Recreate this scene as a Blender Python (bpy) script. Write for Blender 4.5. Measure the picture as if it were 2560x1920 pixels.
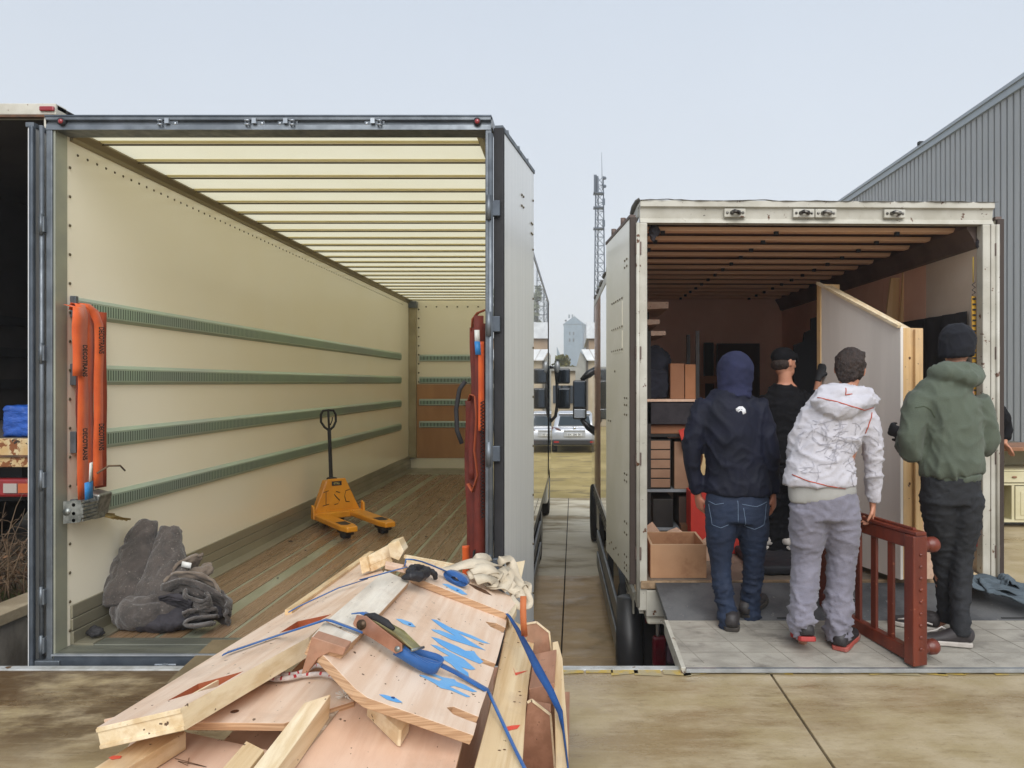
import bpy, bmesh, math, random
from mathutils import Vector, Matrix, noise, geometry
R = math.radians
random.seed(7)
for _o in list(bpy.data.objects): bpy.data.objects.remove(_o)
SC = bpy.context.scene
COL = SC.collection
EYE = 1.61                      # eye height above the loading dock (dock top is z = 0)
FD, VX, VY = 1597.0, 1240.0, 827.0
YARD = -1.10                    # sunken lorry lane below the dock

# ------------------------------------------------------------------ camera
cd = bpy.data.cameras.new('camera'); cam = bpy.data.objects.new('camera', cd); COL.objects.link(cam)
cam.location = (0, 0, EYE); cam.rotation_euler = (R(90), 0, 0)
cd.sensor_width = 36; cd.lens = 26.0; cd.shift_x = -0.0606; cd.shift_y = -0.0011
cd.clip_start = 0.05; cd.clip_end = 6000
SC.camera = cam
# ------------------------------------------------------------------ sky: high thin overcast
SUN_EL, SUN_AZ = 42, 170        # sun behind the photographer, above the cloud
W = bpy.data.worlds.new('World'); SC.world = W; W.use_nodes = True
nt = W.node_tree; nt.nodes.clear()
wo = nt.nodes.new('ShaderNodeOutputWorld'); bg = nt.nodes.new('ShaderNodeBackground')
sky = nt.nodes.new('ShaderNodeTexSky'); sky.sky_type = 'NISHITA'; sky.sun_disc = False
sky.sun_elevation = R(SUN_EL); sky.sun_rotation = R(SUN_AZ); sky.air_density = 1.2; sky.dust_density = 3.0; sky.ozone_density = 1.0
tc = nt.nodes.new('ShaderNodeTexCoord'); sep = nt.nodes.new('ShaderNodeSeparateXYZ')
rmp = nt.nodes.new('ShaderNodeValToRGB')
e = rmp.color_ramp.elements
e[0].position = 0.0; e[0].color = (6.9, 7.2, 7.6, 1)
e[1].position = 0.62; e[1].color = (4.7, 5.3, 6.2, 1)
m_ = e.new(0.22); m_.color = (6.0, 6.45, 7.05, 1)
nz = nt.nodes.new('ShaderNodeTexNoise'); nz.inputs['Scale'].default_value = 1.3; nz.inputs['Detail'].default_value = 4
mr = nt.nodes.new('ShaderNodeMapRange'); mr.inputs['To Min'].default_value = 0.90; mr.inputs['To Max'].default_value = 1.10
mul = nt.nodes.new('ShaderNodeMix'); mul.data_type = 'RGBA'; mul.blend_type = 'MULTIPLY'; mul.inputs['Factor'].default_value = 1.0
mixs = nt.nodes.new('ShaderNodeMix'); mixs.data_type = 'RGBA'; mixs.inputs['Factor'].default_value = 0.95
L = nt.links.new
L(tc.outputs['Generated'], sep.inputs[0]); L(sep.outputs['Z'], rmp.inputs[0]); L(tc.outputs['Generated'], nz.inputs['Vector'])
L(nz.outputs['Fac'], mr.inputs['Value']); L(rmp.outputs['Color'], mul.inputs['A']); L(mr.outputs['Result'], mul.inputs['B'])
L(sky.outputs['Color'], mixs.inputs['A']); L(mul.outputs['Result'], mixs.inputs['B'])
L(mixs.outputs['Result'], bg.inputs['Color']); bg.inputs['Strength'].default_value = 0.058
L(bg.outputs[0], wo.inputs['Surface'])
sd = bpy.data.lights.new('sun', 'SUN'); sun = bpy.data.objects.new('sun', sd); COL.objects.link(sun)
sd.energy = 1.5; sd.angle = R(50); sd.color = (1.0, 0.975, 0.94)
sun.rotation_euler = (R(90 - SUN_EL), 0, R(SUN_AZ + 180) * -1)
_sv = Vector((math.sin(R(SUN_AZ)) * math.cos(R(SUN_EL)), math.cos(R(SUN_AZ)) * math.cos(R(SUN_EL)), math.sin(R(SUN_EL))))
sun.rotation_euler = (-_sv).to_track_quat('-Z', 'Y').to_euler()
vs = SC.view_settings; vs.view_transform = 'Standard'; vs.look = 'None'; vs.gamma = 1; vs.exposure = 1.12; vs.use_curve_mapping = False
SC.cycles.use_denoising = True
try: SC.cycles.denoiser = 'OPENIMAGEDENOISE'
except Exception: pass
SC.cycles.max_bounces = 10; SC.cycles.diffuse_bounces = 8; SC.cycles.glossy_bounces = 3; SC.cycles.transmission_bounces = 4
SC.cycles.volume_bounces = 2; SC.cycles.caustics_reflective = False; SC.cycles.caustics_refractive = False
SC.cycles.sample_clamp_indirect = 6.0

# ------------------------------------------------------------------ materials
def lin(c):
    if isinstance(c, str):
        c = [int(c[i:i + 2], 16) / 255 for i in (0, 2, 4)]
        c = [x / 12.92 if x <= 0.04045 else ((x + 0.055) / 1.055) ** 2.4 for x in c]
    return (c[0], c[1], c[2], 1)
MATS = {}
def mat(name, col, col2=None, sc=4.0, st=(1, 1, 1), rough=0.6, metal=0.0, bump=0.0, bsc=60.0, bst=(1, 1, 1), spots=None, spot_sc=9.0,
        spot_t=0.66, spot_w=0.04, coat=0.0, coat_rough=0.03, detail=5, transl=0.0, mixp=(0.35, 0.65), rvar=0.0, spec=0.5, sheen=0.0, extra=None, emit=None, bdist=0.01):
    """Noise-driven principled material. col/col2 are mixed by a noise; spots = (colour, roughness) patches of rust, dirt, stain."""
    if name in MATS: return MATS[name]
    m = bpy.data.materials.new(name); m.use_nodes = True; MATS[name] = m
    t = m.node_tree; N = t.nodes; K = t.links.new
    N.clear()
    out = N.new('ShaderNodeOutputMaterial'); b = N.new('ShaderNodeBsdfPrincipled')
    K(b.outputs[0], out.inputs[0])
    co = N.new('ShaderNodeTexCoord')
    def vec(s):
        mp = N.new('ShaderNodeMapping'); mp.inputs['Scale'].default_value = s; K(co.outputs['Object'], mp.inputs['Vector']); return mp.outputs[0]
    def nse(scale, st_, det=detail, rgh=0.55):
        n = N.new('ShaderNodeTexNoise'); n.inputs['Scale'].default_value = scale; n.inputs['Detail'].default_value = det; n.inputs['Roughness'].default_value = rgh
        K(vec(st_), n.inputs['Vector']); return n.outputs['Fac']
    def mrange(sock, a, c, lo=0.0, hi=1.0):
        r = N.new('ShaderNodeMapRange'); r.inputs['From Min'].default_value = a; r.inputs['From Max'].default_value = c
        r.inputs['To Min'].default_value = lo; r.inputs['To Max'].default_value = hi; r.interpolation_type = 'SMOOTHSTEP'; K(sock, r.inputs['Value']); return r.outputs[0]
    def mixc(f, a, c):
        x = N.new('ShaderNodeMix'); x.data_type = 'RGBA'
        if isinstance(f, float): x.inputs['Factor'].default_value = f
        else: K(f, x.inputs['Factor'])
        for s, v in (('A', a), ('B', c)):
            if isinstance(v, tuple): x.inputs[s].default_value = v
            else: K(v, x.inputs[s])
        return x.outputs['Result']
    base = lin(col)
    if col2 is not None:
        base = mixc(mrange(nse(sc, st), *mixp), lin(col), lin(col2))
    rsock = rough
    if rvar:
        rsock = mrange(nse(sc * 2.3, st), 0.3, 0.7, max(0.02, rough - rvar), min(1, rough + rvar))
    if extra: base, rsock = extra(dict(N=N, K=K, nse=nse, vec=vec, mrange=mrange, mixc=mixc, co=co, b=b), base, rsock)
    for sp in (spots or []):
        scol, srough, ssc, stt = sp[:4]
        f = mrange(nse(ssc, sp[4] if len(sp) > 4 else (1, 1, 1), 6, 0.62), stt, stt + spot_w)
        base = mixc(f, base, lin(scol))
    if isinstance(base, tuple): b.inputs['Base Color'].default_value = base
    else: K(base, b.inputs['Base Color'])
    if isinstance(rsock, float): b.inputs['Roughness'].default_value = rsock
    else: K(rsock, b.inputs['Roughness'])
    b.inputs['Metallic'].default_value = metal
    b.inputs['Specular IOR Level'].default_value = spec
    b.inputs['Coat Weight'].default_value = coat; b.inputs['Coat Roughness'].default_value = coat_rough
    b.inputs['Sheen Weight'].default_value = sheen
    if emit:
        b.inputs['Emission Color'].default_value = lin(emit[0]); b.inputs['Emission Strength'].default_value = emit[1]
    if bump:
        bp = N.new('ShaderNodeBump'); bp.inputs['Strength'].default_value = bump; bp.inputs['Distance'].default_value = bdist
        K(nse(bsc, bst, 4, 0.6), bp.inputs['Height']); K(bp.outputs[0], b.inputs['Normal'])
    if transl:
        tr = N.new('ShaderNodeBsdfTranslucent'); ms = N.new('ShaderNodeMixShader'); ms.inputs[0].default_value = transl
        if isinstance(base, tuple): tr.inputs[0].default_value = base
        else: K(base, tr.inputs[0])
        K(b.outputs[0], ms.inputs[1]); K(tr.outputs[0], ms.inputs[2]); K(ms.outputs[0], out.inputs[0])
    return m

# ------------------------------------------------------------------ mesh helpers
def W2(px, py, Y):
    """World point seen at (px, py) of the 2212-wide study print, at depth Y metres."""
    return Vector(((px - VX) * Y / FD, Y, EYE - (py - VY) * Y / FD))
FS, VXS, VYS = FD * 2560 / 2212, VX * 2560 / 2212, VY * 2560 / 2212
def ray(sx, sy): return Vector(((sx - VXS) / FS, 1.0, -(sy - VYS) / FS))
def onz(sx, sy, z):
    d = ray(sx, sy); k = (z - EYE) / d.z; return Vector((d.x * k, k, z))
class Plane:
    def __init__(s, a, b, c):
        p = [onz(*q) if len(q) == 3 else Vector(q) for q in (a, b, c)]
        s.p = p[0]; n = (p[1] - p[0]).cross(p[2] - p[0]).normalized()
        s.n = n if n.z > 0 else -n
    def at(s, sx, sy, off=0.0):
        d = ray(sx, sy); o = Vector((0, 0, EYE)); p = s.p + s.n * off
        return o + d * ((p - o).dot(s.n) / d.dot(s.n))
ROOT = {}
def rootm(o):
    while o.parent: o = o.parent
    return ROOT.get(o.name, Matrix())
class MB:
    def __init__(s, M=None): s.v = []; s.f = []; s.m = []; s.M = M; s.mi = 0; s.sm = []; s.smooth = False
    def add(s, vs, fs):
        k = len(s.v)
        s.v += [(s.M @ Vector(v)) if s.M else Vector(v) for v in vs]
        for f in fs: s.f.append([i + k for i in f]); s.m.append(s.mi); s.sm.append(s.smooth)
        return s
    def box(s, x0, x1, y0, y1, z0, z1):
        return s.add([(x0, y0, z0), (x1, y0, z0), (x1, y1, z0), (x0, y1, z0), (x0, y0, z1), (x1, y0, z1), (x1, y1, z1), (x0, y1, z1)],
                     [(0, 3, 2, 1), (4, 5, 6, 7), (0, 1, 5, 4), (1, 2, 6, 5), (2, 3, 7, 6), (3, 0, 4, 7)])
    def obox(s, c, size, rot=(0, 0, 0)):
        from mathutils import Euler
        q = Euler([R(a) for a in rot]).to_matrix(); c = Vector(c); h = [x / 2 for x in size]
        vs = [c + q @ Vector((a * h[0], b * h[1], d * h[2])) for d in (-1, 1) for a, b in ((-1, -1), (1, -1), (1, 1), (-1, 1))]
        return s.add(vs, [(0, 3, 2, 1), (4, 5, 6, 7), (0, 1, 5, 4), (1, 2, 6, 5), (2, 3, 7, 6), (3, 0, 4, 7)])
    def prism(s, poly, vec):
        n = len(poly); vec = Vector(vec); p = [Vector(q) for q in poly]
        return s.add(p + [q + vec for q in p], [list(range(n))[::-1], list(range(n, 2 * n))] + [[i, (i + 1) % n, (i + 1) % n + n, i + n] for i in range(n)])
    def beam(s, a, b, w, h, up=(0, 0, 1)):
        a, b = Vector(a), Vector(b); d = (b - a).normalized(); u = Vector(up); sd_ = d.cross(u)
        if sd_.length < 1e-5: sd_ = d.cross(Vector((1, 0, 0)))
        sd_.normalize(); u = sd_.cross(d); q = [sd_ * i * w / 2 + u * j * h / 2 for i, j in ((-1, -1), (1, -1), (1, 1), (-1, 1))]
        return s.add([a + o for o in q] + [b + o for o in q], [(3, 2, 1, 0), (4, 5, 6, 7), (0, 1, 5, 4), (1, 2, 6, 5), (2, 3, 7, 6), (3, 0, 4, 7)])
    def loft(s, pts, rad, n=12, up=None, cap=True, closed=False):
        """Tube through pts; rad is one radius or (rx, ry) per point; rx runs along `up x direction`."""
        pts = [Vector(p) for p in pts]; m = len(pts)
        if not isinstance(rad, (list, tuple)): rad = [rad] * m
        ref = Vector(up) if up else None; vs = []; pu = None
        for i, p in enumerate(pts):
            d = (pts[min(i + 1, m - 1)] - pts[max(i - 1, 0)])
            d = d.normalized() if d.length > 1e-9 else Vector((0, 0, 1))
            if ref is not None: a = ref - d * ref.dot(d)
            elif pu is not None: a = pu - d * pu.dot(d)
            else:
                a = Vector((0, 0, 1)) - d * d.z
                if a.length < 0.1: a = Vector((0, 1, 0)) - d * d.y
            if a.length < 1e-6: a = Vector((1, 0, 0)) - d * d.x
            a.normalize(); pu = a; b = d.cross(a)
            r = rad[i]; rx, ry = (r, r) if not isinstance(r, (list, tuple)) else r
            vs += [p + b * math.cos(2 * math.pi * k / n) * rx + a * math.sin(2 * math.pi * k / n) * ry for k in range(n)]
        fs = [[i * n + k, i * n + (k + 1) % n, (i + 1) * n + (k + 1) % n, (i + 1) * n + k] for i in range(m - 1) for k in range(n)]
        if cap: fs += [list(range(n))[::-1], [(m - 1) * n + k for k in range(n)]]
        o = s.smooth; s.smooth = True; s.add(vs, fs); s.smooth = o
        return s
    def ell(s, c, r, n=16, m=10, rot=None):
        c = Vector(c); q = rot or Matrix.Identity(3); vs = []
        for i in range(m + 1):
            t = math.pi * i / m
            vs += [c + q @ Vector((r[0] * math.sin(t) * math.cos(2 * math.pi * k / n), r[1] * math.sin(t) * math.sin(2 * math.pi * k / n), r[2] * math.cos(t))) for k in range(n)]
        fs = [[i * n + k, (i + 1) * n + k, (i + 1) * n + (k + 1) % n, i * n + (k + 1) % n] for i in range(m) for k in range(n)]
        o = s.smooth; s.smooth = True; s.add(vs, fs); s.smooth = o
        return s
    def cyl(s, a, b, r, n=14): return s.loft([a, b], r, n)
    def ribbon(s, pts, w, side, th=0.003):
        """Flat strap through pts; side = width direction (one vector or one per point)."""
        pts = [Vector(p) for p in pts]; m = len(pts); vs = []
        for i, p in enumerate(pts):
            sv = Vector(side[i] if isinstance(side[0], (tuple, list, Vector)) else side).normalized()
            d = (pts[min(i + 1, m - 1)] - pts[max(i - 1, 0)]).normalized()
            n_ = d.cross(sv); n_ = n_.normalized() if n_.length > 1e-6 else Vector((0, 0, 1))
            ww = w[i] if isinstance(w, (list, tuple)) else w
            vs += [p - sv * ww / 2 - n_ * th / 2, p + sv * ww / 2 - n_ * th / 2, p + sv * ww / 2 + n_ * th / 2, p - sv * ww / 2 + n_ * th / 2]
        fs = [[i * 4 + k, i * 4 + (k + 1) % 4, i * 4 + 4 + (k + 1) % 4, i * 4 + 4 + k] for i in range(m - 1) for k in range(4)] + [[3, 2, 1, 0], [m * 4 - 4 + k for k in range(4)]]
        o = s.smooth; s.smooth = True; s.add(vs, fs); s.smooth = o
        return s
    def mesh(s, name, parent=None):
        me = bpy.data.meshes.new(name)
        inv = rootm(parent).inverted() if parent is not None else None
        me.from_pydata([inv @ v for v in s.v] if inv else s.v, [], s.f)
        me.polygons.foreach_set('material_index', s.m); me.polygons.foreach_set('use_smooth', s.sm)
        me.validate(); bm = bmesh.new(); bm.from_mesh(me)
        bmesh.ops.recalc_face_normals(bm, faces=bm.faces); bm.to_mesh(me); bm.free()
        return me
    def build(s, name, mats, parent=None, bevel=0.0, kind=None, label=None, cat=None, group=None):
        me = s.mesh(name, parent); o = bpy.data.objects.new(name, me); COL.objects.link(o)
        for m in (mats if isinstance(mats, (list, tuple)) else [mats]): me.materials.append(m)
        if parent is not None: o.parent = parent
        if bevel:
            b = o.modifiers.new('bevel', 'BEVEL'); b.width = bevel; b.segments = 2; b.limit_method = 'ANGLE'; b.angle_limit = R(40)
        if kind: o['kind'] = kind
        if label: o['label'] = label
        if cat: o['category'] = cat
        if group: o['group'] = group
        return o
def thing(name, loc, label, cat, group=None, rz=0.0):
    o = bpy.data.objects.new(name, None); COL.objects.link(o); o.empty_display_size = 0.1
    o.location = loc; o.rotation_euler = (0, 0, rz); o['label'] = label; o['category'] = cat
    if group: o['group'] = group
    ROOT[o.name] = Matrix.Translation(Vector(loc)) @ Matrix.Rotation(rz, 4, 'Z')
    return o
def copy_part(src, parent, loc, rot=None):
    o = src.copy(); COL.objects.link(o); o.parent = parent; o.location = loc
    if rot: o.rotation_euler = rot
    return o
def copy_tree(o, parent=None):
    c = o.copy(); COL.objects.link(c); c.parent = parent
    for ch in [x for x in o.children]: copy_tree(ch, c)
    return c
DEPS = lambda: bpy.context.evaluated_depsgraph_get()
def remeshed(mb, name, mats, parent, voxel=0.012, smooth=4, disp=None, kind=None, label=None, cat=None, matsel=None, subd=0):
    """Fuse overlapping lofts into one continuous skin, relax it, then push it along its normals (cloth folds)."""
    me = mb.mesh(name + '_raw'); o = bpy.data.objects.new(name, me); COL.objects.link(o)
    r = o.modifiers.new('r', 'REMESH'); r.mode = 'VOXEL'; r.voxel_size = voxel; r.use_smooth_shade = True
    if smooth:
        s_ = o.modifiers.new('s', 'SMOOTH'); s_.factor = 0.5; s_.iterations = smooth
    bpy.context.view_layer.update()
    me2 = bpy.data.meshes.new_from_object(o.evaluated_get(DEPS())); o.modifiers.clear(); o.data = me2; bpy.data.meshes.remove(me); me2.name = name
    if disp:
        n_ = [v.normal.copy() for v in me2.vertices]
        for v, nn in zip(me2.vertices, n_):
            d = disp(v.co, nn)
            v.co += d if isinstance(d, Vector) else nn * d
    if parent is not None:
        me2.transform(rootm(parent).inverted()); o.parent = parent
    me2.materials.clear()
    for m in (mats if isinstance(mats, (list, tuple)) else [mats]): me2.materials.append(m)
    if matsel:
        RM = rootm(parent) if parent is not None else Matrix()
        for p in me2.polygons: p.material_index = matsel(RM @ p.center)
    for p in me2.polygons: p.use_smooth = True
    if kind: o['kind'] = kind
    if label: o['label'] = label
    if cat: o['category'] = cat
    return o
def text_mesh(name, body, size, M, mat_, parent=None, extrude=0.0008, bold=0.0):
    c = bpy.data.curves.new(name, 'FONT'); c.body = body; c.size = size; c.extrude = extrude; c.offset = bold; c.align_x = 'CENTER'; c.align_y = 'CENTER'
    t = bpy.data.objects.new(name + '_t', c); COL.objects.link(t); bpy.context.view_layer.update()
    me = bpy.data.meshes.new_from_object(t.evaluated_get(DEPS())); bpy.data.objects.remove(t); me.transform(M)
    o = bpy.data.objects.new(name, me); COL.objects.link(o); me.name = name; me.materials.clear(); me.materials.append(mat_)
    if parent is not None: me.transform(rootm(parent).inverted()); o.parent = parent
    return o
def fr(v): return noise.noise(v)
def basis(x, y, o):
    """Matrix whose local x, y axes follow the given directions (text faces along z = x cross y)."""
    x = Vector(x).normalized(); y = Vector(y); y = (y - x * x.dot(y)).normalized(); z = x.cross(y)
    return Matrix(((x.x, y.x, z.x, o[0]), (x.y, y.y, z.y, o[1]), (x.z, y.z, z.z, o[2]), (0, 0, 0, 1)))
# ================================================================== materials of the place
def stain(col, lo, hi, scale, st=(1, 1, 1), det=7):
    def f(c, base, rs):
        k = c['mrange'](c['nse'](scale, st, det, 0.62), lo, hi)
        return c['mixc'](k, base, lin(col)), rs
    return f
def dock_x(c, base, rs):
    # damp brown film spreading across the slab in streaks, plus fine grit
    n1 = c['nse'](0.9, (1, 2.6, 1), 12, 0.72); k = c['mrange'](n1, 0.42, 0.60)
    base = c['mixc'](c['mrange'](n1, 0.42, 0.62, 0, .72), base, lin('86704f'))
    n2 = c['nse'](2.6, (1, 3.2, 1), 12, 0.75); base = c['mixc'](c['mrange'](n2, 0.54, 0.72, 0, 0.65), base, lin('67522f'))
    # wet brown patch where run-off collects by the left lorry
    sx = c['N'].new('ShaderNodeSeparateXYZ'); c['K'](c['co'].outputs['Object'], sx.inputs[0])
    mx_ = c['mrange'](sx.outputs['X'], -1.5, -.8, 1, 0); my_ = c['mrange'](sx.outputs['Y'], 2.9, 3.5)
    mm = c['N'].new('ShaderNodeMath'); mm.operation = 'MULTIPLY'; c['K'](mx_, mm.inputs[0]); c['K'](my_, mm.inputs[1])
    m2_ = c['N'].new('ShaderNodeMath'); m2_.operation = 'MULTIPLY'; c['K'](mm.outputs[0], m2_.inputs[0]); c['K'](c['mrange'](c['nse'](1.7, (1, 1.6, 1), 9, .7), .30, .55), m2_.inputs[1])
    base = c['mixc'](m2_.outputs[0], base, lin('57442c'))
    # sweep marks and hairline crazing
    n4 = c['nse'](5, (.5, 9, 1), 10, .72); base = c['mixc'](c['mrange'](n4, .52, .68, 0, .22), base, lin('c9bda2'))
    vo = c['N'].new('ShaderNodeTexVoronoi'); vo.feature = 'DISTANCE_TO_EDGE'; vo.inputs['Scale'].default_value = 1.3
    nd = c['N'].new('ShaderNodeTexNoise'); nd.inputs['Scale'].default_value = 4; nd.inputs['Detail'].default_value = 6
    c['K'](c['co'].outputs['Object'], nd.inputs['Vector']); vm = c['N'].new('ShaderNodeVectorMath'); vm.operation = 'MULTIPLY_ADD'
    c['K'](nd.outputs['Color'], vm.inputs[0]); vm.inputs[1].default_value = (.35, .35, 0); c['K'](c['co'].outputs['Object'], vm.inputs[2]); c['K'](vm.outputs[0], vo.inputs['Vector'])
    base = c['mixc'](c['mrange'](vo.outputs['Distance'], .0, .004, .10, 0), base, lin('4a3f30'))
    n3 = c['nse'](60, (1, 1, 1), 3, 0.6); base = c['mixc'](c['mrange'](n3, 0.60, 0.72, 0, 0.35), base, lin('5a4f41'))
    return base, c['mrange'](n1, 0.40, 0.62, 0.50, 0.24)
m_dock = mat('dock_concrete', 'b2a284', 'a1906c', sc=3, rough=0.6, bump=0.35, bsc=40, extra=dock_x, bdist=0.006)
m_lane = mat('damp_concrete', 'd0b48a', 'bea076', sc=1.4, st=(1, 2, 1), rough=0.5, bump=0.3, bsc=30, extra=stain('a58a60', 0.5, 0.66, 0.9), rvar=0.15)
m_lane2 = mat('dry_concrete', 'ddd4bf', 'd0c5aa', sc=1.1, st=(1, 2, 1), rough=0.7, bump=0.3, bsc=30, extra=stain('8d7a55', 0.50, 0.68, 0.5, (1, 2.5, 1)))
m_sand = mat('packed_sand', 'b09c66', '97854f', sc=0.6, rough=0.9, bump=0.6, bsc=6, extra=stain('7f7048', 0.52, 0.66, 1.1, (1, 2, 1)), bdist=0.04)
m_wallc = mat('cast_concrete', '8d877c', '77716a', sc=3, rough=0.85, bump=0.4, bsc=25, extra=stain('5d574e', 0.52, 0.7, 2.2, (1, 1, .4)))
m_coping = mat('coping_concrete', 'a3957c', '8a7c64', sc=5, rough=0.85, bump=0.4, bsc=40)
m_steelw = mat('worn_white_steel', 'c9cbca', 'a9a9a4', sc=8, rough=0.45, metal=0.3, spots=[('6d5338', .8, 14, .64)])
m_yel = mat('worn_yellow_paint', 'b59a4c', 'a39675', sc=9, rough=0.7, mixp=(.42, .56), bump=0.2, bsc=50)
m_joint = mat('joint_dirt', '3a3127', '2c251d', sc=20, rough=0.95)
m_soil = mat('bed_soil', '4a3f30', '5d5138', sc=6, rough=1.0, bump=0.7, bsc=18)

# ================================================================== setting
# ground sheet to the horizon, then the concrete lane laid over it as slabs with open joints
g = MB(); g.add([(-1500, 4.2, YARD - .02), (1500, 4.2, YARD - .02), (1500, 2500, YARD - .02), (-1500, 2500, YARD - .02)], [(0, 1, 2, 3)])
ground = g.build('ground', m_sand, kind='structure')
lane_root = MB().box(-3.6, 3.25, 4.21, 17.4, YARD - .018, YARD - .006).build('lane', m_joint, kind='structure')
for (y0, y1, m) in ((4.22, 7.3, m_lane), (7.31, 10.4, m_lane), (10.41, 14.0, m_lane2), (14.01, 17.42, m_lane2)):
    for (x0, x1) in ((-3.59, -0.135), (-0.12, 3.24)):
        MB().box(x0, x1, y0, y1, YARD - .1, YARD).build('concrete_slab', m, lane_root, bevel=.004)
# loading dock: slabs with an open joint at x = 1.09
dock = MB().box(-14, 16, -8, 4.17, -1.12, -.02).build('loading_dock', m_wallc, kind='structure')
for (x0, x1) in ((-14, -4.0), (-3.985, -1.45), (-1.435, 1.083), (1.095, 3.6), (3.61, 16)):
    for (y0, y1) in ((-8, 1.4), (1.41, 4.14)):
        MB().box(x0, x1, y0, y1, -.03, 0).build('concrete_slab', m_dock, dock, bevel=.004)
MB().box(-3.6, 3.25, 4.142, 4.20, -.14, .004).build('edge_angle', m_steelw, dock, bevel=.003)
yl = MB()
for k in range(26):
    x0 = -.35 + k * .14 + random.uniform(-.03, .03)
    if x0 < 3.4: yl.add([(x0, 4.10 - random.uniform(0, .05), .004), (x0 + .15, 4.10 - random.uniform(0, .05), .004), (x0 + .15, 4.139, .004), (x0, 4.139, .004)], [(0, 1, 2, 3)])
yl.build('edge_paint', m_yel, dock)
# higher ground on both sides of the sunken lane
rp = MB().box(3.25, 60, 4.21, 90, YARD, -.004).build('side_yard', m_lane2, kind='structure')
for (y0, y1) in ((4.22, 8.9), (8.92, 13.6), (13.62, 20)):
    for (x0, x1) in ((3.26, 6.2), (6.215, 9.4)):
        MB().box(x0, x1, y0, y1, -.03, .0).build('concrete_slab', m_lane2 if y0 > 8 else m_dock, rp, bevel=.004)
MB().box(-60, -3.74, 4.21, 90, YARD, .10).build('planting_bed', m_soil, kind='structure')
rw = thing('retaining_wall', (-3.67, 4.2, YARD), 'low concrete retaining wall with a coping beside the planted bed', 'wall')
MB().box(-3.74, -3.60, 4.21, 40, YARD, .09).build('wall_face', m_wallc, rw)
for k in range(9):
    MB().box(-3.78, -3.57, 4.205 + k * 1.2, 4.205 + k * 1.2 + 1.193, .092, .165).build('coping_stone', m_coping, rw, bevel=.006)

# ------------------------------------------------------------------ far things seen down the gap
HAZEC = None
m_silo = mat('ribbed_cladding', '6f8393', '647888', sc=.4, rough=.6)
m_silo_d = mat('dark_window', '333b44', rough=.3)
m_silo_r = mat('grey_roof', '76828c', rough=.6)
def clad_box(root, x0, x1, y0, y1, z0, z1, step, m, name='cladding_board'):
    """Horizontal cladding boards, each a course round the block."""
    n = max(1, int((z1 - z0) / step))
    for k in range(n):
        a = z0 + (z1 - z0) * k / n; b = z0 + (z1 - z0) * (k + 1) / n
        q = MB()
        q.add([(x0, y0, a), (x1, y0, a), (x1, y1, a), (x0, y1, a), (x0 + .1, y0 + .1, b), (x1 - .1, y0 + .1, b), (x1 - .1, y1 - .1, b), (x0 + .1, y1 - .1, b)],
              [(0, 3, 2, 1), (4, 5, 6, 7), (0, 1, 5, 4), (1, 2, 6, 5), (2, 3, 7, 6), (3, 0, 4, 7)])
        q.build(name, m, root)
DS = 300.0
def sp(px, py, Y=DS): return W2(px, py, Y)
silo = thing('grain_silo', sp(1242, 840), 'tall hazy blue-grey grain silo building with gabled top in the distance', 'silo')
xa, xb = sp(1217.5, 0).x, sp(1259, 0).x; zt = sp(0, 700).z; zm = sp(0, 789).z
clad_box(silo, xa, xb, DS, DS + 14, zm, zt, .72, m_silo)
# return side, splayed to the right
q = MB(); za = sp(0, 683.5).z; apx = sp(1236, 0).x
q.prism([(xa - .2, DS - .2, zt), (xb + .1, DS - .2, zt), (apx + .8, DS - .2, za)], (0, 14.4, 0)); q.build('gable', m_silo, silo)
q = MB(); zr = sp(0, 703).z; xr = sp(1271.5, 0).x
q.prism([(xb, DS + .1, zm - 2), (xr, DS + 9, zm - 2), (xr, DS + 9, zr), (xb, DS + .1, zt + .1)], (0, 5, 0)); q.build('side_wall', m_silo, silo)
q = MB(); q.prism([(xb - .1, DS, zt + .1), (xr + .2, DS + 9, zr), (apx + 2.5, DS + 12, za - .3), (apx + .8, DS, za + .1)], (0, 0, .25)); q.build('roof', m_silo_r, silo)
for (a, c) in ((1229.5, 681), (1236.5, 681)):
    p = sp(a, c); MB().box(p.x - .35, p.x + .35, DS + 1, DS + 2, p.z - 1, p.z + .4).build('roof_vent', m_silo_r, silo)
for (a, b, c, d) in ((1220, 1224, 690.5, 694.5), (1245.5, 1249.5, 690, 694.5), (1228, 1232.5, 694.5, 699), (1236, 1241, 694.5, 699),
                     (1229.5, 1232, 717, 723.5), (1237.5, 1240.5, 717, 723.5), (1229, 1232, 731, 738), (1237.5, 1240.5, 731, 738)):
    p0, p1 = sp(a, d), sp(b, c); w = MB().box(p0.x, p1.x, DS - .12, DS + .3, p0.z, p1.z).build('window', m_silo_d, silo)
# lower flared hall of the silo
zb = sp(0, 845).z
MB().prism([(sp(1203, 0).x, DS - 2, sp(0, 749).z), (xa, DS - 2, zm + .4), (xb + .4, DS - 2, zm + .4), (sp(1275, 0).x, DS - 2, sp(0, 756).z), (sp(1275, 0).x, DS - 2, zb), (sp(1203, 0).x, DS - 2, zb)], (0, 16, 0)).build('lower_hall', m_silo, silo)
for k in range(16):
    z0 = zb + (zm - zb) * k / 16
    MB().box(sp(1204, 0).x, sp(1274, 0).x, DS - 2.25, DS - 2.02, z0 + .35, z0 + (zm - zb) / 16 - .15).build('cladding_board', m_silo, silo)
MB().box(sp(1270, 0).x, sp(1277.5, 0).x, DS - 4, DS + 2, sp(0, 752).z, sp(0, 733).z).build('side_tower', m_silo_r, silo)

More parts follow.
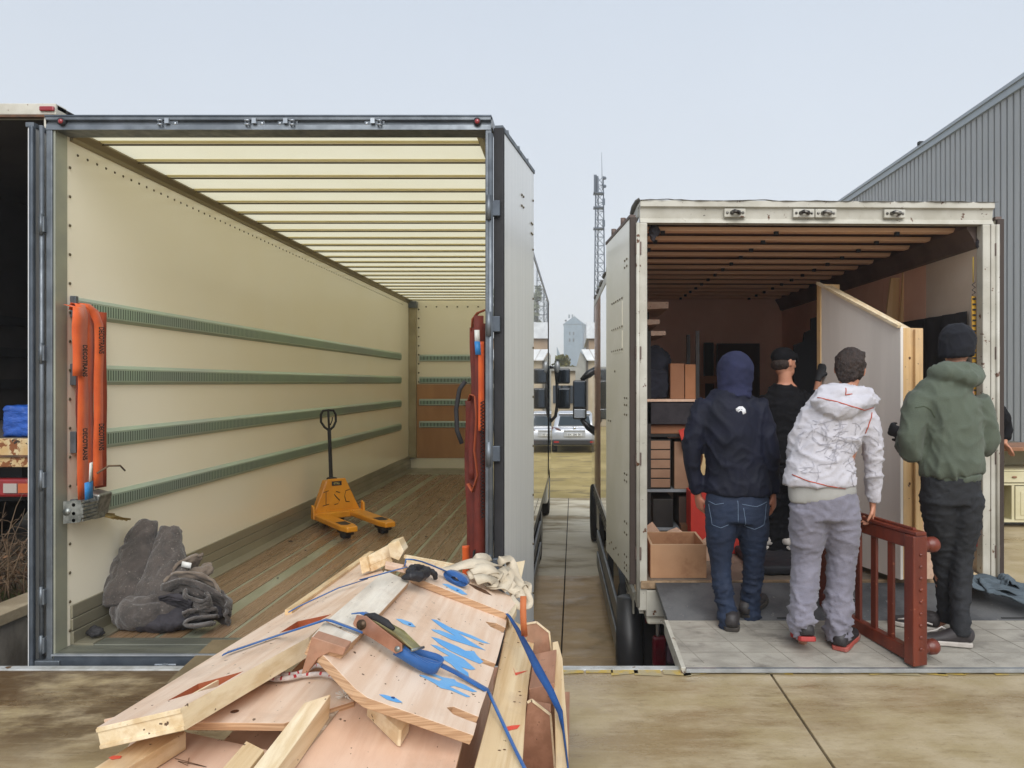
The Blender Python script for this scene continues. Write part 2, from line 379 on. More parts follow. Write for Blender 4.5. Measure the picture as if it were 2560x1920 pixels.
# lattice mast
m_mast = mat('galvanised_mast', '3f4954', rough=.6, metal=.3)
DM = 110.0
mast = thing('lattice_mast', (sp(1293, 0, DM).x, DM, YARD), 'slim lattice radio mast with panel antennas and small dishes', 'mast')
def mx(px): return sp(px, 0, DM).x
zl = [YARD] + [sp(0, y, DM).z for y in (745, 700, 655, 610, 560, 510, 470, 430, 382)]
zl = [YARD + (zl[-1] - YARD) * k / 26 for k in range(27)]
def mw(z): t = (z - YARD) / (zl[-1] - YARD); return .95 - .38 * t
cx0 = mx(1294)
def corner(i, z):
    a = R(100 + 120 * i); return Vector((cx0 + mw(z) * 1.15 * math.cos(a), DM + mw(z) * 1.15 * math.sin(a), z))
for i in range(3):
    MB().loft([corner(i, zl[0]), corner(i, zl[-1])], [.11, .085], 6).build('mast_leg', m_mast, mast)
br = MB()
for k in range(26):
    for i in range(3):
        a, b = corner(i, zl[k]), corner((i + 1) % 3, zl[k]); c = corner((i + 1) % 3, zl[k + 1])
        br.beam(a, b, .06, .06); br.beam(a, c, .06, .06)
br.build('bracing', m_mast, mast)
for (px, y0, y1, w) in ((1285.5, 381, 418, .22), (1289.5, 384, 420, .2), (1303.5, 432, 446, .2), (1303.5, 478, 492, .2)):
    p, r_ = sp(px, y1, DM), sp(px, y0, DM); MB().box(p.x - w, p.x + w, DM - .9, DM - .7, p.z, r_.z).build('panel_antenna', m_mast, mast)
for (px, py) in ((1306, 386.5), (1306, 404)):
    p = sp(px, py, DM); MB().ell((p.x, DM - .4, p.z), (.26, .2, .26), 10, 6).build('dish_antenna', m_mast, mast)
MB().loft([(mx(1301), DM, zl[-1] - 2), (mx(1299.5), DM, sp(0, 329, DM).z)], [.06, .02], 6).build('whip_aerial', m_mast, mast)
for z in (sp(0, 418, DM).z, sp(0, 449, DM).z, sp(0, 494, DM).z):
    MB().box(cx0 - .85, cx0 + .75, DM - .7, DM + .7, z - .12, z + .06).build('platform_ring', m_mast, mast)

# beige shed with white ribbed roof, low beige wall, both ~ 40 m off
m_beige = mat('beige_render', 'b3a793', 'a5987f', sc=1.5, rough=.9)
m_whiter = mat('white_roof_sheet', 'd9dde0', 'c5c9cc', sc=2, rough=.5)
m_grey = mat('grey_render', '9a9a94', '8c8c86', sc=2, rough=.9)
DH = 40.0
shed = thing('beige_shed', (W2(1262, 900, DH).x, DH, YARD), 'beige gabled shed with a white ribbed roof behind the silver car', 'shed')
x0, xm, x1 = W2(1243, 0, DH).x, W2(1256, 0, DH).x, W2(1268, 0, DH).x
za, ze = W2(0, 757, DH).z, W2(0, 779, DH).z
MB().prism([(x0, DH, YARD), (x1, DH, YARD), (x1, DH, ze), (xm - .05, DH, za - .05), (x0, DH, ze - .5)], (0, .3, 0)).build('gable_wall', m_grey, shed)
MB().box(x1, x1 + 7.0, DH + .06, DH + 9, YARD, ze).build('side_wall', m_beige, shed)
MB().box(x1 - .06, x1 + .06, DH - .08, DH + .05, YARD, ze).build('corner_pipe', mat('shed_trim', '4b463f', rough=.6), shed)
for k in range(16):
    xo = k * .45
    MB().prism([(xm + xo, DH - .1 + k * .02, za), (xm + xo + .40, DH - .1 + k * .02, za), (x1 + xo + .40, DH - .25, ze), (x1 + xo, DH - .25, ze)], (0, 0, .06)).build('roof_sheet', m_whiter, shed)
low = thing('low_beige_building', (W2(1222, 900, 46).x, 46, YARD), 'low flat-roofed beige building behind the silver car', 'building')
xl0, xl1 = W2(1130, 0, 46).x, W2(1250, 0, 46).x; zl_ = W2(0, 801, 46).z
MB().box(xl0, xl1, 46, 54, YARD, zl_).build('wall', m_beige, low)
MB().box(xl0 - .2, xl1 + .2, 45.7, 54.2, zl_, zl_ + .25).build('roof_edge', m_grey, low)
for a in (1205, 1222, 1236):
    p = W2(a, 850, 45.97); MB().box(p.x - .3, p.x + .3, 45.93, 46.1, p.z - .6, p.z + .5).build('window', m_silo_d, low)

# long tan building further right: it shows in the shiny side of the near lorry
tan = thing('tan_warehouse', (9, 60, YARD), 'long tan warehouse with a white roof band behind the lorries', 'warehouse')
MB().box(1.2, 40, 60, 75, YARD, 5.2).build('wall', mat('tan_render', 'a08a72', '94806a', sc=1, rough=.9), tan)
MB().box(1.0, 40.2, 59.7, 75, 5.2, 6.5).build('roof_band', m_whiter, tan)
for k in range(9): MB().box(3 + k * 3.4, 3.9 + k * 3.4, 59.95, 60.1, 1.2, 2.3).build('window', m_silo_d, tan)
# fence in front of it
m_fence = mat('grey_fence', '6f6a62', rough=.7, metal=.2)
fence = thing('yard_fence', (3, 33, YARD), 'thin grey post and rail fence across the yard', 'fence')
for k in range(9): MB().box(1.9 + k * 1.5, 1.96 + k * 1.5, 33, 33.06, YARD, YARD + 1.5).build('post', m_fence, fence)
for z in (.45, .8, 1.15, 1.45): MB().box(1.9, 14, 33.0, 33.04, YARD + z - .03, YARD + z + .03).build('rail', m_fence, fence)

# trees
def leafcloud(mb, c, r, n, s, rnd):
    for _ in range(n):
        while True:
            p = Vector((rnd.uniform(-1, 1), rnd.uniform(-1, 1), rnd.uniform(-1, 1)))
            if p.length < 1: break
        p = Vector((p.x * r[0], p.y * r[1], p.z * r[2]))
        a = Vector((rnd.uniform(-1, 1), rnd.uniform(-1, 1), rnd.uniform(-1, 1))).normalized(); b = a.orthogonal().normalized(); k = s * rnd.uniform(.6, 1.4)
        p += Vector(c); mb.add([p - a * k, p + b * k * .6, p + a * k, p - b * k * .6], [(0, 1, 2, 3)])
m_olive = mat('autumn_leaves', '7d7440', '5c5f33', sc=.5, rough=.8, transl=.25)
m_bark = mat('bark', '5b4d3e', '463a2e', sc=3, rough=.95)
def tree(loc, h, r, label, clumps=26, leaf=.22, per=46, m=None, tall=False, seed=1):
    rnd = random.Random(seed); t = thing('tree', loc, label, 'tree', 'trees beyond the lane'); x, y, z = loc
    mb = MB(); mb.loft([(x, y, z), (x + .1, y, z + h * .5), (x, y, z + h * .95)], [r * .09 + .05, r * .06 + .04, .02], 7)
    cl = MB()
    for _ in range(clumps):
        t_ = rnd.uniform(.22 if tall else .34, 1.0); a = rnd.uniform(0, 6.28)
        rr = r * (math.sin(min(1, (1.06 - t_) * 1.6) * 1.57)) * rnd.uniform(.2, 1)
        c = Vector((x + rr * math.cos(a), y + rr * math.sin(a), z + h * t_))
        mb.loft([(x, y, z + h * max(.2, t_ - .2)), c], [.04, .012], 5)
        leafcloud(cl, c, (r * .36, r * .36, r * (.55 if tall else .30)), per, leaf, rnd)
    mb.build('trunk', m_bark, t); cl.build('crown', m or m_olive, t); return t
p = W2(1215, 0, 62); tree((p.x, 62, YARD), 4.7, 1.5, 'olive-brown autumn tree in front of the grain silo', seed=3)
p = W2(1238, 0, 66); tree((p.x, 66, YARD), 3.9, 1.2, 'smaller olive bush-like tree right of the autumn tree', seed=5)
m_pop = mat('poplar_leaves', '6f7358', '585c46', sc=.5, rough=.9)
for k, (x, yy, h) in enumerate(((3.2, 84, 13.5), (5.6, 86, 15), (8.3, 88, 14), (11.5, 87, 15.5))):
    tree((x, yy, YARD), h, .9, ['slender poplar tree nearest the lane', 'second slender poplar tree from the lane', 'third slender poplar tree from the lane', 'farthest slender poplar tree of the row'][k], clumps=34, leaf=.3, per=24, m=m_pop, tall=True, seed=20 + k)

# ------------------------------------------------------------------ ribbed grey metal hall on the right
m_hall = mat('grey_metal_cladding', 'a3a5a6', '9b9ea0', sc=.8, st=(1, 1, .2), rough=.5, metal=.05, rvar=.08)
m_halld = mat('cladding_seam', '14171a', rough=.8)
m_hallt = mat('hall_trim', '9aa2a8', rough=.4, metal=.3)
HX = 9.5; hz = EYE + HX * .6645
hall = thing('metal_hall', (HX, 20, 0), 'large grey ribbed metal warehouse hall at the right', 'warehouse')
MB().box(HX + .06, HX + 20, 12.5, 52, 0, hz - .02).build('wall_backing', m_halld, hall)
pan = MB().prism([(HX + .05, 0, 0), (HX + .012, .004, 0), (HX, .014, 0), (HX, .170, 0), (HX + .012, .185, 0), (HX + .05, .190, 0)], (0, 0, hz - .06))
pano = None; k = 0; y = 12.6
while y < 51.5:
    if pano is None:
        pano = pan.build('cladding_panel', m_hall, hall); pano.location.y += y - 0.0; pano.location = Vector((0, y, 0)); BASEL = pano.location.copy()
    else:
        copy_part(pano, hall, (BASEL.x, y, BASEL.z))
    y += .245
MB().box(HX - .06, HX + .25, 12.4, 52, hz - .06, hz + .16).build('eaves_flashing', m_hallt, hall)
MB().box(HX - .10, HX + .02, 12.4, 52, hz + .10, hz + .18).build('gutter', m_hallt, hall)
MB().box(HX - .12, HX + .1, 20.1, 20.22, hz + .17, hz + .26).build('roof_bracket', m_halld, hall)
MB().box(HX - .02, HX + .05, 12.4, 52, 0, .35).build('plinth', m_wallc, hall)

# ------------------------------------------------------------------ silver car in the yard
def car():
    Y0 = 28.6; cx = W2(1241, 0, Y0).x; z0 = YARD
    m_sil = mat('silver_paint', 'b9bdc3', 'b2b6bc', sc=3, rough=.3, metal=.35, coat=.8)
    m_bl = mat('black_trim', '1b1c1e', rough=.55); m_gl = mat('car_glass', '1d2a30', rough=.06, spec=.8); m_red = mat('tail_red', '9c1f24', rough=.2, coat=.5)
    t = thing('silver_car', (cx, Y0, z0), 'silver hatchback car parked tail-on in the yard beyond the lorries', 'car')
    # body: rings from rear bumper to nose
    prof = [(0.00, .84, .34, .80), (.06, .88, .28, .96), (.25, .90, .26, 1.02), (1.0, .91, .25, 1.0), (2.4, .90, .25, .98), (3.3, .89, .26, .92), (3.9, .84, .28, .78), (4.2, .70, .34, .66)]
    def ring(y, w, a, b):
        return [(cx + sx * w * k, Y0 + y, z0 + z) for sx, k, z in ((-1, .90, a), (-1, 1, a + .12), (-1, 1.0, (a + b) / 2), (-1, .97, b - .06), (-1, .90, b), (1, .90, b), (1, .97, b - .06), (1, 1.0, (a + b) / 2), (1, 1, a + .12), (1, .90, a))]
    mb = MB(); mb.smooth = True; rs = [ring(*p) for p in prof]; n = 10
    mb.add([v for r in rs for v in r], [[i * n + k, i * n + (k + 1) % n, (i + 1) * n + (k + 1) % n, (i + 1) * n + k] for i in range(len(rs) - 1) for k in range(n)] + [list(range(n)), [(len(rs) - 1) * n + k for k in range(n)]])
    body = mb.build('body', m_sil, t)
    # cabin
    cab = [(.10, .80, .98, 1.00), (.42, .74, .98, 1.42), (.62, .70, .98, 1.55), (1.6, .70, .98, 1.58), (2.4, .68, .98, 1.50), (3.2, .78, .90, .96)]
    mb = MB(); mb.smooth = True; vs_ = []
    for y, w, a, b in cab: vs_ += [(cx - .84, Y0 + y, z0 + a), (cx - w, Y0 + y, z0 + b - .07), (cx - w * .88, Y0 + y, z0 + b), (cx + w * .88, Y0 + y, z0 + b), (cx + w, Y0 + y, z0 + b - .07), (cx + .84, Y0 + y, z0 + a)]
    mb.add(vs_, [[i * 6 + k, i * 6 + (k + 1) % 6, i * 6 + 6 + (k + 1) % 6, i * 6 + 6 + k] for i in range(len(cab) - 1) for k in range(6)] + [list(range(6))])
    mb.build('cabin', m_sil, t)
    MB().prism([(cx - .64, Y0 + .10, z0 + 1.03), (cx + .64, Y0 + .10, z0 + 1.03), (cx + .56, Y0 + .38, z0 + 1.40), (cx - .56, Y0 + .38, z0 + 1.40)], (0, -.03, .012)).build('rear_window', m_gl, t, bevel=.02)
    MB().box(cx - .62, cx + .62, Y0 + .36, Y0 + .56, z0 + 1.47, z0 + 1.52).build('roof_spoiler', m_sil, t, bevel=.015)
    MB().box(cx - .87, cx + .87, Y0 - .07, Y0 + .25, z0 + .30, z0 + .52).build('bumper', m_bl, t, bevel=.04)
    MB().box(cx - .42, cx + .42, Y0 - .035, Y0 + .1, z0 + .62, z0 + .90).build('tailgate_panel', m_sil, t, bevel=.02)
    MB().box(cx - .40, cx + .40, Y0 - .05, Y0 - .02, z0 + .845, z0 + .87).build('tailgate_trim', mat('chrome', 'c8ccd0', rough=.15, metal=1), t)
    MB().ell((cx, Y0 - .03, z0 + .965), (.055, .02, .055), 10, 6).build('badge', MATS['chrome'], t)
    for s in (-1, 1):
        MB().prism([(cx + s * .52, Y0 - .03, z0 + .88), (cx + s * .90, Y0 + .12, z0 + .86), (cx + s * .88, Y0 + .12, z0 + 1.0), (cx + s * .60, Y0 - .02, z0 + .95)], (0, .05, .0)).build('tail_light', mat('tail_lamp', '7c5a5c', '5d3b3e', sc=20, rough=.12, coat=.6), t)
        MB().box(cx + s * .70 - .10, cx + s * .70 + .10, Y0 - .09, Y0 - .05, z0 + .40, z0 + .46).build('reflector', m_red, t)
        for yy in (.62, 3.35):
            w = MB().cyl((cx + s * .68, Y0 + yy, z0 + .31), (cx + s * .89, Y0 + yy, z0 + .31), .31, 20).build('wheel', mat('tyre_rubber', '17171a', '222225', sc=10, rough=.85), t)
            MB().cyl((cx + s * .885, Y0 + yy, z0 + .31), (cx + s * .90, Y0 + yy, z0 + .31), .20, 14).build('rim', MATS['chrome'], w)
    pl = MB().box(cx - .27, cx + .27, Y0 - .075, Y0 - .035, z0 + .655, z0 + .765).build('number_plate', mat('plate_white', 'd5d7d6', rough=.4), t)
    text_mesh('plate_text', 'BX 286 SK', .115, basis((1, 0, 0), (0, 0, 1), (cx, Y0 - .077, z0 + .71)), m_bl, pl, bold=.002)
car()
# ================================================================== lorry materials
m_galv = mat('galvanised_steel', '747a80', '5f656b', sc=7, rough=.42, metal=.55, rvar=.1, bump=.08, bsc=90)
m_galvd = mat('dark_galvanised', '555d66', '474e57', sc=7, rough=.45, metal=.5, rvar=.1)
m_rubber = mat('black_rubber', '1c1c1f', '252528', sc=9, rough=.7)
m_cream = mat('cream_lining', 'f4eedc', 'f2ebd6', sc=.9, rough=.17, spec=.5)
m_frp = mat('translucent_roof_sheet', 'ece6ca', 'e8e1c2', sc=1.2, rough=.35, transl=.66)
m_bow = mat('roof_bow', 'f3eccc', 'efe7c2', sc=3, rough=.45, transl=.4); m_gask = mat('bow_gasket', '5b5238', rough=.8)
m_cove = mat('anodised_cove', '958a6d', '857a5e', sc=5, st=(1, .1, 1), rough=.4, metal=.4)
def slots(c, base, rs):
    # pressed lashing slots, 26 mm pitch along the rail, only on the middle band (uses object z through the wave's own vector)
    w = c['N'].new('ShaderNodeTexWave'); w.wave_type = 'BANDS'; w.bands_direction = 'Y'; w.inputs['Scale'].default_value = 12.0
    c['K'](c['co'].outputs['Object'], w.inputs['Vector'])
    return c['mixc'](c['mrange'](w.outputs['Fac'], .62, .80), base, lin('46564b')), rs
def slotsx(c, base, rs):
    w = c['N'].new('ShaderNodeTexWave'); w.wave_type = 'BANDS'; w.bands_direction = 'X'; w.inputs['Scale'].default_value = 5.0
    c['K'](c['co'].outputs['Object'], w.inputs['Vector'])
    return c['mixc'](c['mrange'](w.outputs['Fac'], .62, .80), base, lin('5b6a62')), rs
m_rail = mat('lashing_rail', 'b0c4b1', 'a8b5ad', sc=1.1, st=(.2, 1, .2), rough=.35, metal=.45)
m_railf = mat('lashing_rail_face', 'a2bba8', '99a9a3', sc=1.0, st=(.2, 1, .2), rough=.4, metal=.4, extra=slots)
m_railx = mat('lashing_rail_face_short', '7f9a88', '7d8f86', sc=1.1, rough=.4, metal=.4, extra=slotsx)
m_plyfloor = mat('phenolic_plank', '876f58', '786149', sc=3, st=(6, .4, 1), rough=.30, rvar=.1, bump=.08, bsc=60, bst=(6, .6, 1), extra=stain('7d6448', .50, .70, 1.6, (2, .5, 1)))
m_strip = mat('aluminium_strip', 'a9ab97', '989a83', sc=4, st=(1, .3, 1), rough=.36, metal=.45, rvar=.1)
m_kick = mat('kick_plate', 'a5a08c', '928d7a', sc=2, st=(1, .4, 1), rough=.36, metal=.45, rvar=.08)
m_plylow = mat('plywood_panel', 'b98a60', 'a97a52', sc=2, st=(1, 1, .3), rough=.5)
m_shell = mat('white_glossy_shell', 'e6e5dd', 'e0dfd6', sc=1.0, rough=.06, coat=1.0, coat_rough=.015, spec=.7)
m_door = mat('brushed_door_skin', 'e4e5e3', 'dadcda', sc=5, st=(1, 7, .10), rough=.30, metal=.12, coat=.4, coat_rough=.12)
m_red = mat('marker_red', '8a1a22', rough=.2, coat=.6)
m_sill = mat('scuffed_sill', '75776c', '65675e', sc=6, st=(.4, 2, 1), rough=.42, metal=.4, rvar=.12, bump=.15, bsc=50)
m_bright = mat('bright_edge', 'b6bcc2', 'a2a8ae', sc=10, rough=.3, metal=.7)
m_tyre = mat('lorry_tyre', '18181a', '232324', sc=10, rough=.85, bump=.2, bsc=30)
m_guard = mat('side_guard_alu', '8f9294', '7f8284', sc=4, rough=.4, metal=.5)
m_chassis = mat('chassis_black', '202022', '2b2b2c', sc=4, rough=.7)
def rivet_mesh(points, axis, r=.009, hgt=.004):
    mb = MB(); ax = Vector(axis)
    for p in points: mb.loft([Vector(p), Vector(p) + ax * hgt, Vector(p) + ax * hgt * 1.4], [r, r * .8, r * .2], 6)
    return mb
def latch(root, c, s=1.0, m=None, m2=None):
    """door-bar keeper: base plate with a U-loop, an upright lug and two bolts, facing the camera (-y)."""
    x, y, z = c; m = m or m_bright
    b = MB().box(x - .062 * s, x + .062 * s, y - .008, y, z - .022, z + .022).build('latch_plate', m, root, bevel=.004)
    l = MB(); l.box(x + .006 * s - .012, x + .006 * s + .012, y - .03, y - .008, z - .004, z + .026)
    l.loft([(x - .045 * s, y - .01, z + .012), (x - .045 * s, y - .034, z + .012), (x - .025 * s, y - .036, z + .012), (x - .025 * s, y - .01, z + .012)], .005, 6)
    l.loft([(x - .045 * s, y - .01, z - .012), (x - .045 * s, y - .034, z - .012), (x - .025 * s, y - .036, z - .012), (x - .025 * s, y - .01, z - .012)], .005, 6)
    l.ell((x + .047 * s, y - .01, z), (.01, .006, .01), 8, 5)
    l.build('latch_keeper', m2 or m, b)
def wheel(root, x0, x1, y, r=.48):
    w = MB(); w.loft([(x0, y, YARD + r), (x0 + .02, y, YARD + r), (x1 - .02, y, YARD + r), (x1, y, YARD + r)], [r * .94, r, r, r * .94], 28); o = w.build('wheel', m_tyre, root)
    MB().cyl((x1 - .06, y, YARD + r), (x1 + .004, y, YARD + r), r * .55, 18).build('rim', m_guard, o)

# ================================================================== big cream lorry in the middle of the picture (T1)
Y1 = 4.26; XO, XI, XRI, XRO = -3.045, -3.0, -.512, -.48; ZF, ZC, ZT = .05, 3.069, 3.149; YB = 13.5; YE = 14.1
t1 = thing('box_lorry', (-1.76, 9, YARD), 'large empty box lorry with cream walls and open rear doors', 'lorry', 'box lorries at the loading dock')
# floor
fl = MB().box(XI, XRI, 4.40, YB, -.06, .044).build('floor', m_strip, t1)
edges = [-2.86]
seq = [(.150, .012), (.118, .034), (.135, .115), (.145, .030), (.150, .012), (.150, .012), (.152, .030), (.150, .035), (.150, .010), (.152, .034), (.150, .012), (.150, .030), (.15, .012), (.10, .02)]
x = -2.86
for w, gp in seq:
    if x + w > XRI: break
    MB().box(x, x + w, 4.522, YB - .9, .03, ZF + random.uniform(0, .0015)).build('floor_plank', m_plyfloor, fl, bevel=.002); x += w + gp
MB().box(XI + .1, XRI, YB - .88, YB, .03, ZF + .004).build('front_tread_plate', m_kick, fl)
MB().box(XI + .14, XRI, YB - .9, YB - .87, .03, ZF + .012).build('front_strip', m_strip, fl)
# rear sill
MB().box(XI, XRI, Y1 + .004, 4.40, -.05, ZF).build('rear_sill', m_sill, t1, bevel=.004)
MB().box(XI, XRI, 4.402, 4.52, -.05, ZF + .004).build('sill_step', m_sill, t1, bevel=.004)
MB().box(XO + .06, XRO, Y1 - .02, Y1, -.115, ZF - .006).build('rear_crossmember', m_galvd, t1, bevel=.004)
MB().box(XO + .05, XRO, Y1 - .028, Y1 - .002, ZF - .006, ZF + .004).build('sill_edge', m_bright, t1, bevel=.002)
latch(t1, (-2.34, Y1 - .022, -.02)); latch(t1, (-1.2, Y1 - .022, -.02))
MB().box(XO - .05, XO + .10, Y1 - .03, Y1 + .1, -.2, .02).build('corner_casting', m_galv, t1, bevel=.006)
# walls
wl = MB().box(XO, XI, 4.37, YE, -.12, ZT - .02).build('side_wall_left', m_cream, t1)
MB().box(XRI, XRI + .012, 4.37, YB, ZF, ZC).build('lining_right', m_cream, t1)
MB().box(XRI + .013, XRO, 4.30, YE, -.12, ZT - .02).build('side_wall_right', m_shell, t1)
MB().box(XO, XRO, YB, YE, -.12, ZT).build('front_bulkhead', m_cream, t1)
MB().box(XI + .13, XRI, YB - .012, YB - .001, .24, 1.585).build('bulkhead_plywood', m_plylow, t1)
MB().box(XI, XI + .135, YB - .10, YB - .001, ZF + .2, ZC - .06).build('corner_post', m_cove, t1, bevel=.006).data.materials[0] = mat('corner_post_cream', 'a69c80', '988e72', sc=3, rough=.4, metal=.2)
MB().box(XI, XI + .15, YB - .13, YB, ZC - .10, ZC + .02).build('corner_bracket', m_galv, t1, bevel=.006)
for y0, m, z0, z1, d in ((0, m_kick, ZF, .13, .022), (1, m_kick, .134, .205, .018), (2, m_kick, .209, .285, .016)):
    MB().box(XI, XI + d, 4.40, YB, z0, z1).build('kick_plate', m, t1, bevel=.004)
    MB().box(XRI - d, XRI - .001, 4.40, YB, z0, z1).build('kick_plate', m, t1, bevel=.004)
MB().box(XI + .0225, XI + .14, 4.40, YB, .03, ZF + .012).build('floor_edge_strip', m_kick, fl)
# cove and roof
MB().prism([(XI, 4.40, ZC - .022), (XI + .016, 4.40, ZC - .018), (XI + .022, 4.40, ZC + .0), (XI + .055, 4.40, ZC + .030), (XI + .055, 4.40, ZC + .04), (XI, 4.40, ZC + .04)], (0, YB - 4.40, 0)).build('cove_left', m_cove, t1)
MB().prism([(XRI, 4.40, ZC - .045), (XRI - .022, 4.40, ZC - .04), (XRI - .03, 4.40, ZC - .01), (XRI - .075, 4.40, ZC + .025), (XRI - .075, 4.40, ZC + .04), (XRI, 4.40, ZC + .04)], (0, YB - 4.40, 0)).build('cove_right', m_cove, t1)
MB().add([(XI, 4.30, ZT - .03), (XRI, 4.30, ZT - .03), (XRI, YB, ZT - .03), (XI, YB, ZT - .03)], [(0, 1, 2, 3)]).build('roof_sheet', m_frp, t1)
MB().box(XRO - .08, XRO + .006, 4.30, YE, ZT - .06, ZT + .012).build('roof_rail', m_guard, t1, bevel=.008)
MB().box(XO - .006, XO + .06, 4.30, YE, ZT - .06, ZT + .012).build('roof_rail', m_guard, t1, bevel=.008)
bow = MB().prism([(XI + .04, 0, ZC + .037), (XI + .04, .020, ZC + .035), (XI + .04, .028, ZC + .046), (XI + .04, -.006, ZC + .046)], (XRI - XI - .08, 0, 0))
bow.mi = 1; bow.box(XI + .05, XRI - .05, .021, .029, ZC + .024, ZC + .034)
bo = None
for k in range(24):
    yy = 4.60 + k * .378
    if bo is None: bo = bow.build('roof_bow', [m_bow, m_gask], t1); b0 = Vector((0, 0, 0)); bo.location = (0, yy, 0)
    else: copy_part(bo, t1, (0, yy, 0))
# rear frame: header (C-section) and posts
hd = MB()
hd.prism([(XO, Y1, ZT - .006), (XO, Y1, ZT - .022), (XO, Y1 + .022, ZT - .03), (XO, Y1 + .022, ZC + .055), (XO, Y1 + .006, ZC + .03), (XO, Y1, ZC), (XO, 4.40, ZC), (XO, 4.40, ZT - .006)], (XRO - XO, 0, 0))
hd.build('rear_header', m_galv, t1)
MB().box(XO - .004, XRO + .004, Y1 - .004, 4.41, ZT - .005, ZT + .004).build('header_cap', m_galvd, t1)
MB().box(XO + .001, XI - .008, Y1 + .002, 4.372, -.10, ZC - .001).build('rear_post', m_galv, t1, bevel=.004)
MB().box(XI - .0075, XI + .004, Y1 + .012, 4.372, -.02, ZC - .001).build('post_inner_face', mat('post_face', 'a3a593', '93968a', sc=3, rough=.35, metal=.3), t1)
MB().box(XRI, XRO + .004, Y1 + .002, 4.31, -.10, ZC - .001).build('rear_post', m_galv, t1, bevel=.006)
for px in (133, 1031):
    p = W2(px, 263, Y1 - .004); lamp = MB().cyl((p.x, Y1 - .012, p.z), (p.x, Y1 + .02, p.z), .022, 18).build('marker_ring', m_rubber, t1)
    MB().ell((p.x, Y1 - .010, p.z), (.015, .010, .015), 14, 8).build('marker_lamp', m_red, lamp)
for px, s in ((360, 1), (548, 1), (620, -1), (808, -1)):
    p = W2(px, 266, Y1); latch(t1, (p.x, Y1 + .018, p.z), s * .95, m_galv, m_bright)
# lashing rails along the left wall and across the front
def lrail(z, x0, y0, y1, root):
    r = MB().prism([(x0, y0, z - .062), (x0 + .010, y0, z - .060), (x0 + .026, y0, z - .044), (x0 + .026, y0, z + .040), (x0 + .012, y0, z + .060), (x0, y0, z + .062)], (0, y1 - y0, 0)).build('lashing_rail', m_rail, root)
    MB().box(x0 + .0262, x0 + .028, y0 + .02, y1, z - .036, z + .030).build('slotted_face', m_railf, r)
    MB().box(x0, x0 + .034, y0 - .03, y0 - .002, z - .064, z + .064).build('end_cap', m_galv, r, bevel=.003)
for dz in (.454, .05, -.354, -.758):
    lrail(EYE + dz, XI, 4.43, 12.75, t1)
    r = MB().prism([(XI + .18, YB - .013, EYE + dz - .062), (XI + .18, YB - .035, EYE + dz - .05), (XI + .18, YB - .035, EYE + dz + .04), (XI + .18, YB - .013, EYE + dz + .062)], (2.2, 0, 0)).build('bulkhead_rail', m_rail, t1)
    MB().box(XI + .2, XRI - .1, YB - .0368, YB - .0352, EYE + dz - .036, EYE + dz + .03).build('slotted_face', m_railx, r)
m_riv = mat('rivet', '5f553f', rough=.5, metal=.4)
pts = [(XI, 4.47 + k * .09, ZC - .085) for k in range(95)]
rivet_mesh(pts, (1, 0, 0)).build('cove_rivets', m_riv, t1, kind='stuff')
rivet_mesh([(XI + .004, 4.395, ZC - .18 - k * .172) for k in range(17)], (1, 0, 0), .010).build('post_rivets', m_riv, t1, kind='stuff')
rivet_mesh([(XI + .165 + .0, YB - .004, ZC - .12 - k * .165) for k in range(17)] + [(XI + .3 + k * .19, YB - .004, ZC - .07) for k in range(12)], (0, -1, 0), .016).build('bulkhead_rivets', m_riv, t1, kind='stuff')
# rear doors folded back along the sides
def door(root, a, b, z0, z1, th, skin, name='rear_door', nh=(2.55, 1.62, .66)):
    a, b = Vector(a), Vector(b); d = (b - a).normalized(); n = Vector((d.y, -d.x, 0))
    o = MB().prism([a + Vector((0, 0, z0)), b + Vector((0, 0, z0)), b + n * th + Vector((0, 0, z0)), a + n * th + Vector((0, 0, z0))], (0, 0, z1 - z0)).build(name, skin, root, bevel=.004)
    MB().prism([a - d * .03 + n * -.012 + Vector((0, 0, z0 - .01)), a + d * .002 + n * -.012 + Vector((0, 0, z0 - .01)), a + d * .002 + n * (th + .012) + Vector((0, 0, z0 - .01)), a - d * .03 + n * (th + .012) + Vector((0, 0, z0 - .01))], (0, 0, z1 - z0 + .02)).build('door_seal', m_rubber, o, bevel=.006)
    for zz, yy in ((z1, .02), (z0, .02)):
        s = 1 if zz == z1 else -1
        MB().prism([a - d * .02 + n * -.006 + Vector((0, 0, zz)), b + d * .008 - n * .006 + Vector((0, 0, zz)), b + d * .008 + n * (th + .006) + Vector((0, 0, zz)), a - d * .02 + n * (th + .006) + Vector((0, 0, zz))], (0, 0, s * .025)).build('door_edge_trim', m_galv, o)
    rv = []
    for k in range(9): rv.append(b - d * .04 + n * (th + .001) + Vector((0, 0, z0 + .2 + k * (z1 - z0 - .4) / 8)))
    for zz in (z1 - .25, z1 - .32): rv += [b - d * (.35 + i * .05) + n * (th + .001) + Vector((0, 0, zz)) for i in range(2)] + [b - d * (.06 + i * .04) + n * (th + .001) + Vector((0, 0, zz - .12)) for i in range(2)]
    rivet_mesh(rv, n, .009, .006).build('door_rivets', m_riv, o, kind='stuff')
    return o, d, n
dr, dd, dn = door(t1, (-.452, 4.33, 0), (-.318, 5.22, 0), -.06, EYE + 1.475, .035, m_door)
for k, (a, b) in enumerate(((.15, .19), (.45, .49), (.72, .76))):
    c = Vector((-.452, 4.33, 0)) + dd * (a + .02)
    MB().box(c.x - .02, c.x + .03, c.y - .02, c.y + .02, EYE + 1.475, EYE + 1.53).build('door_stop', m_galv, dr)
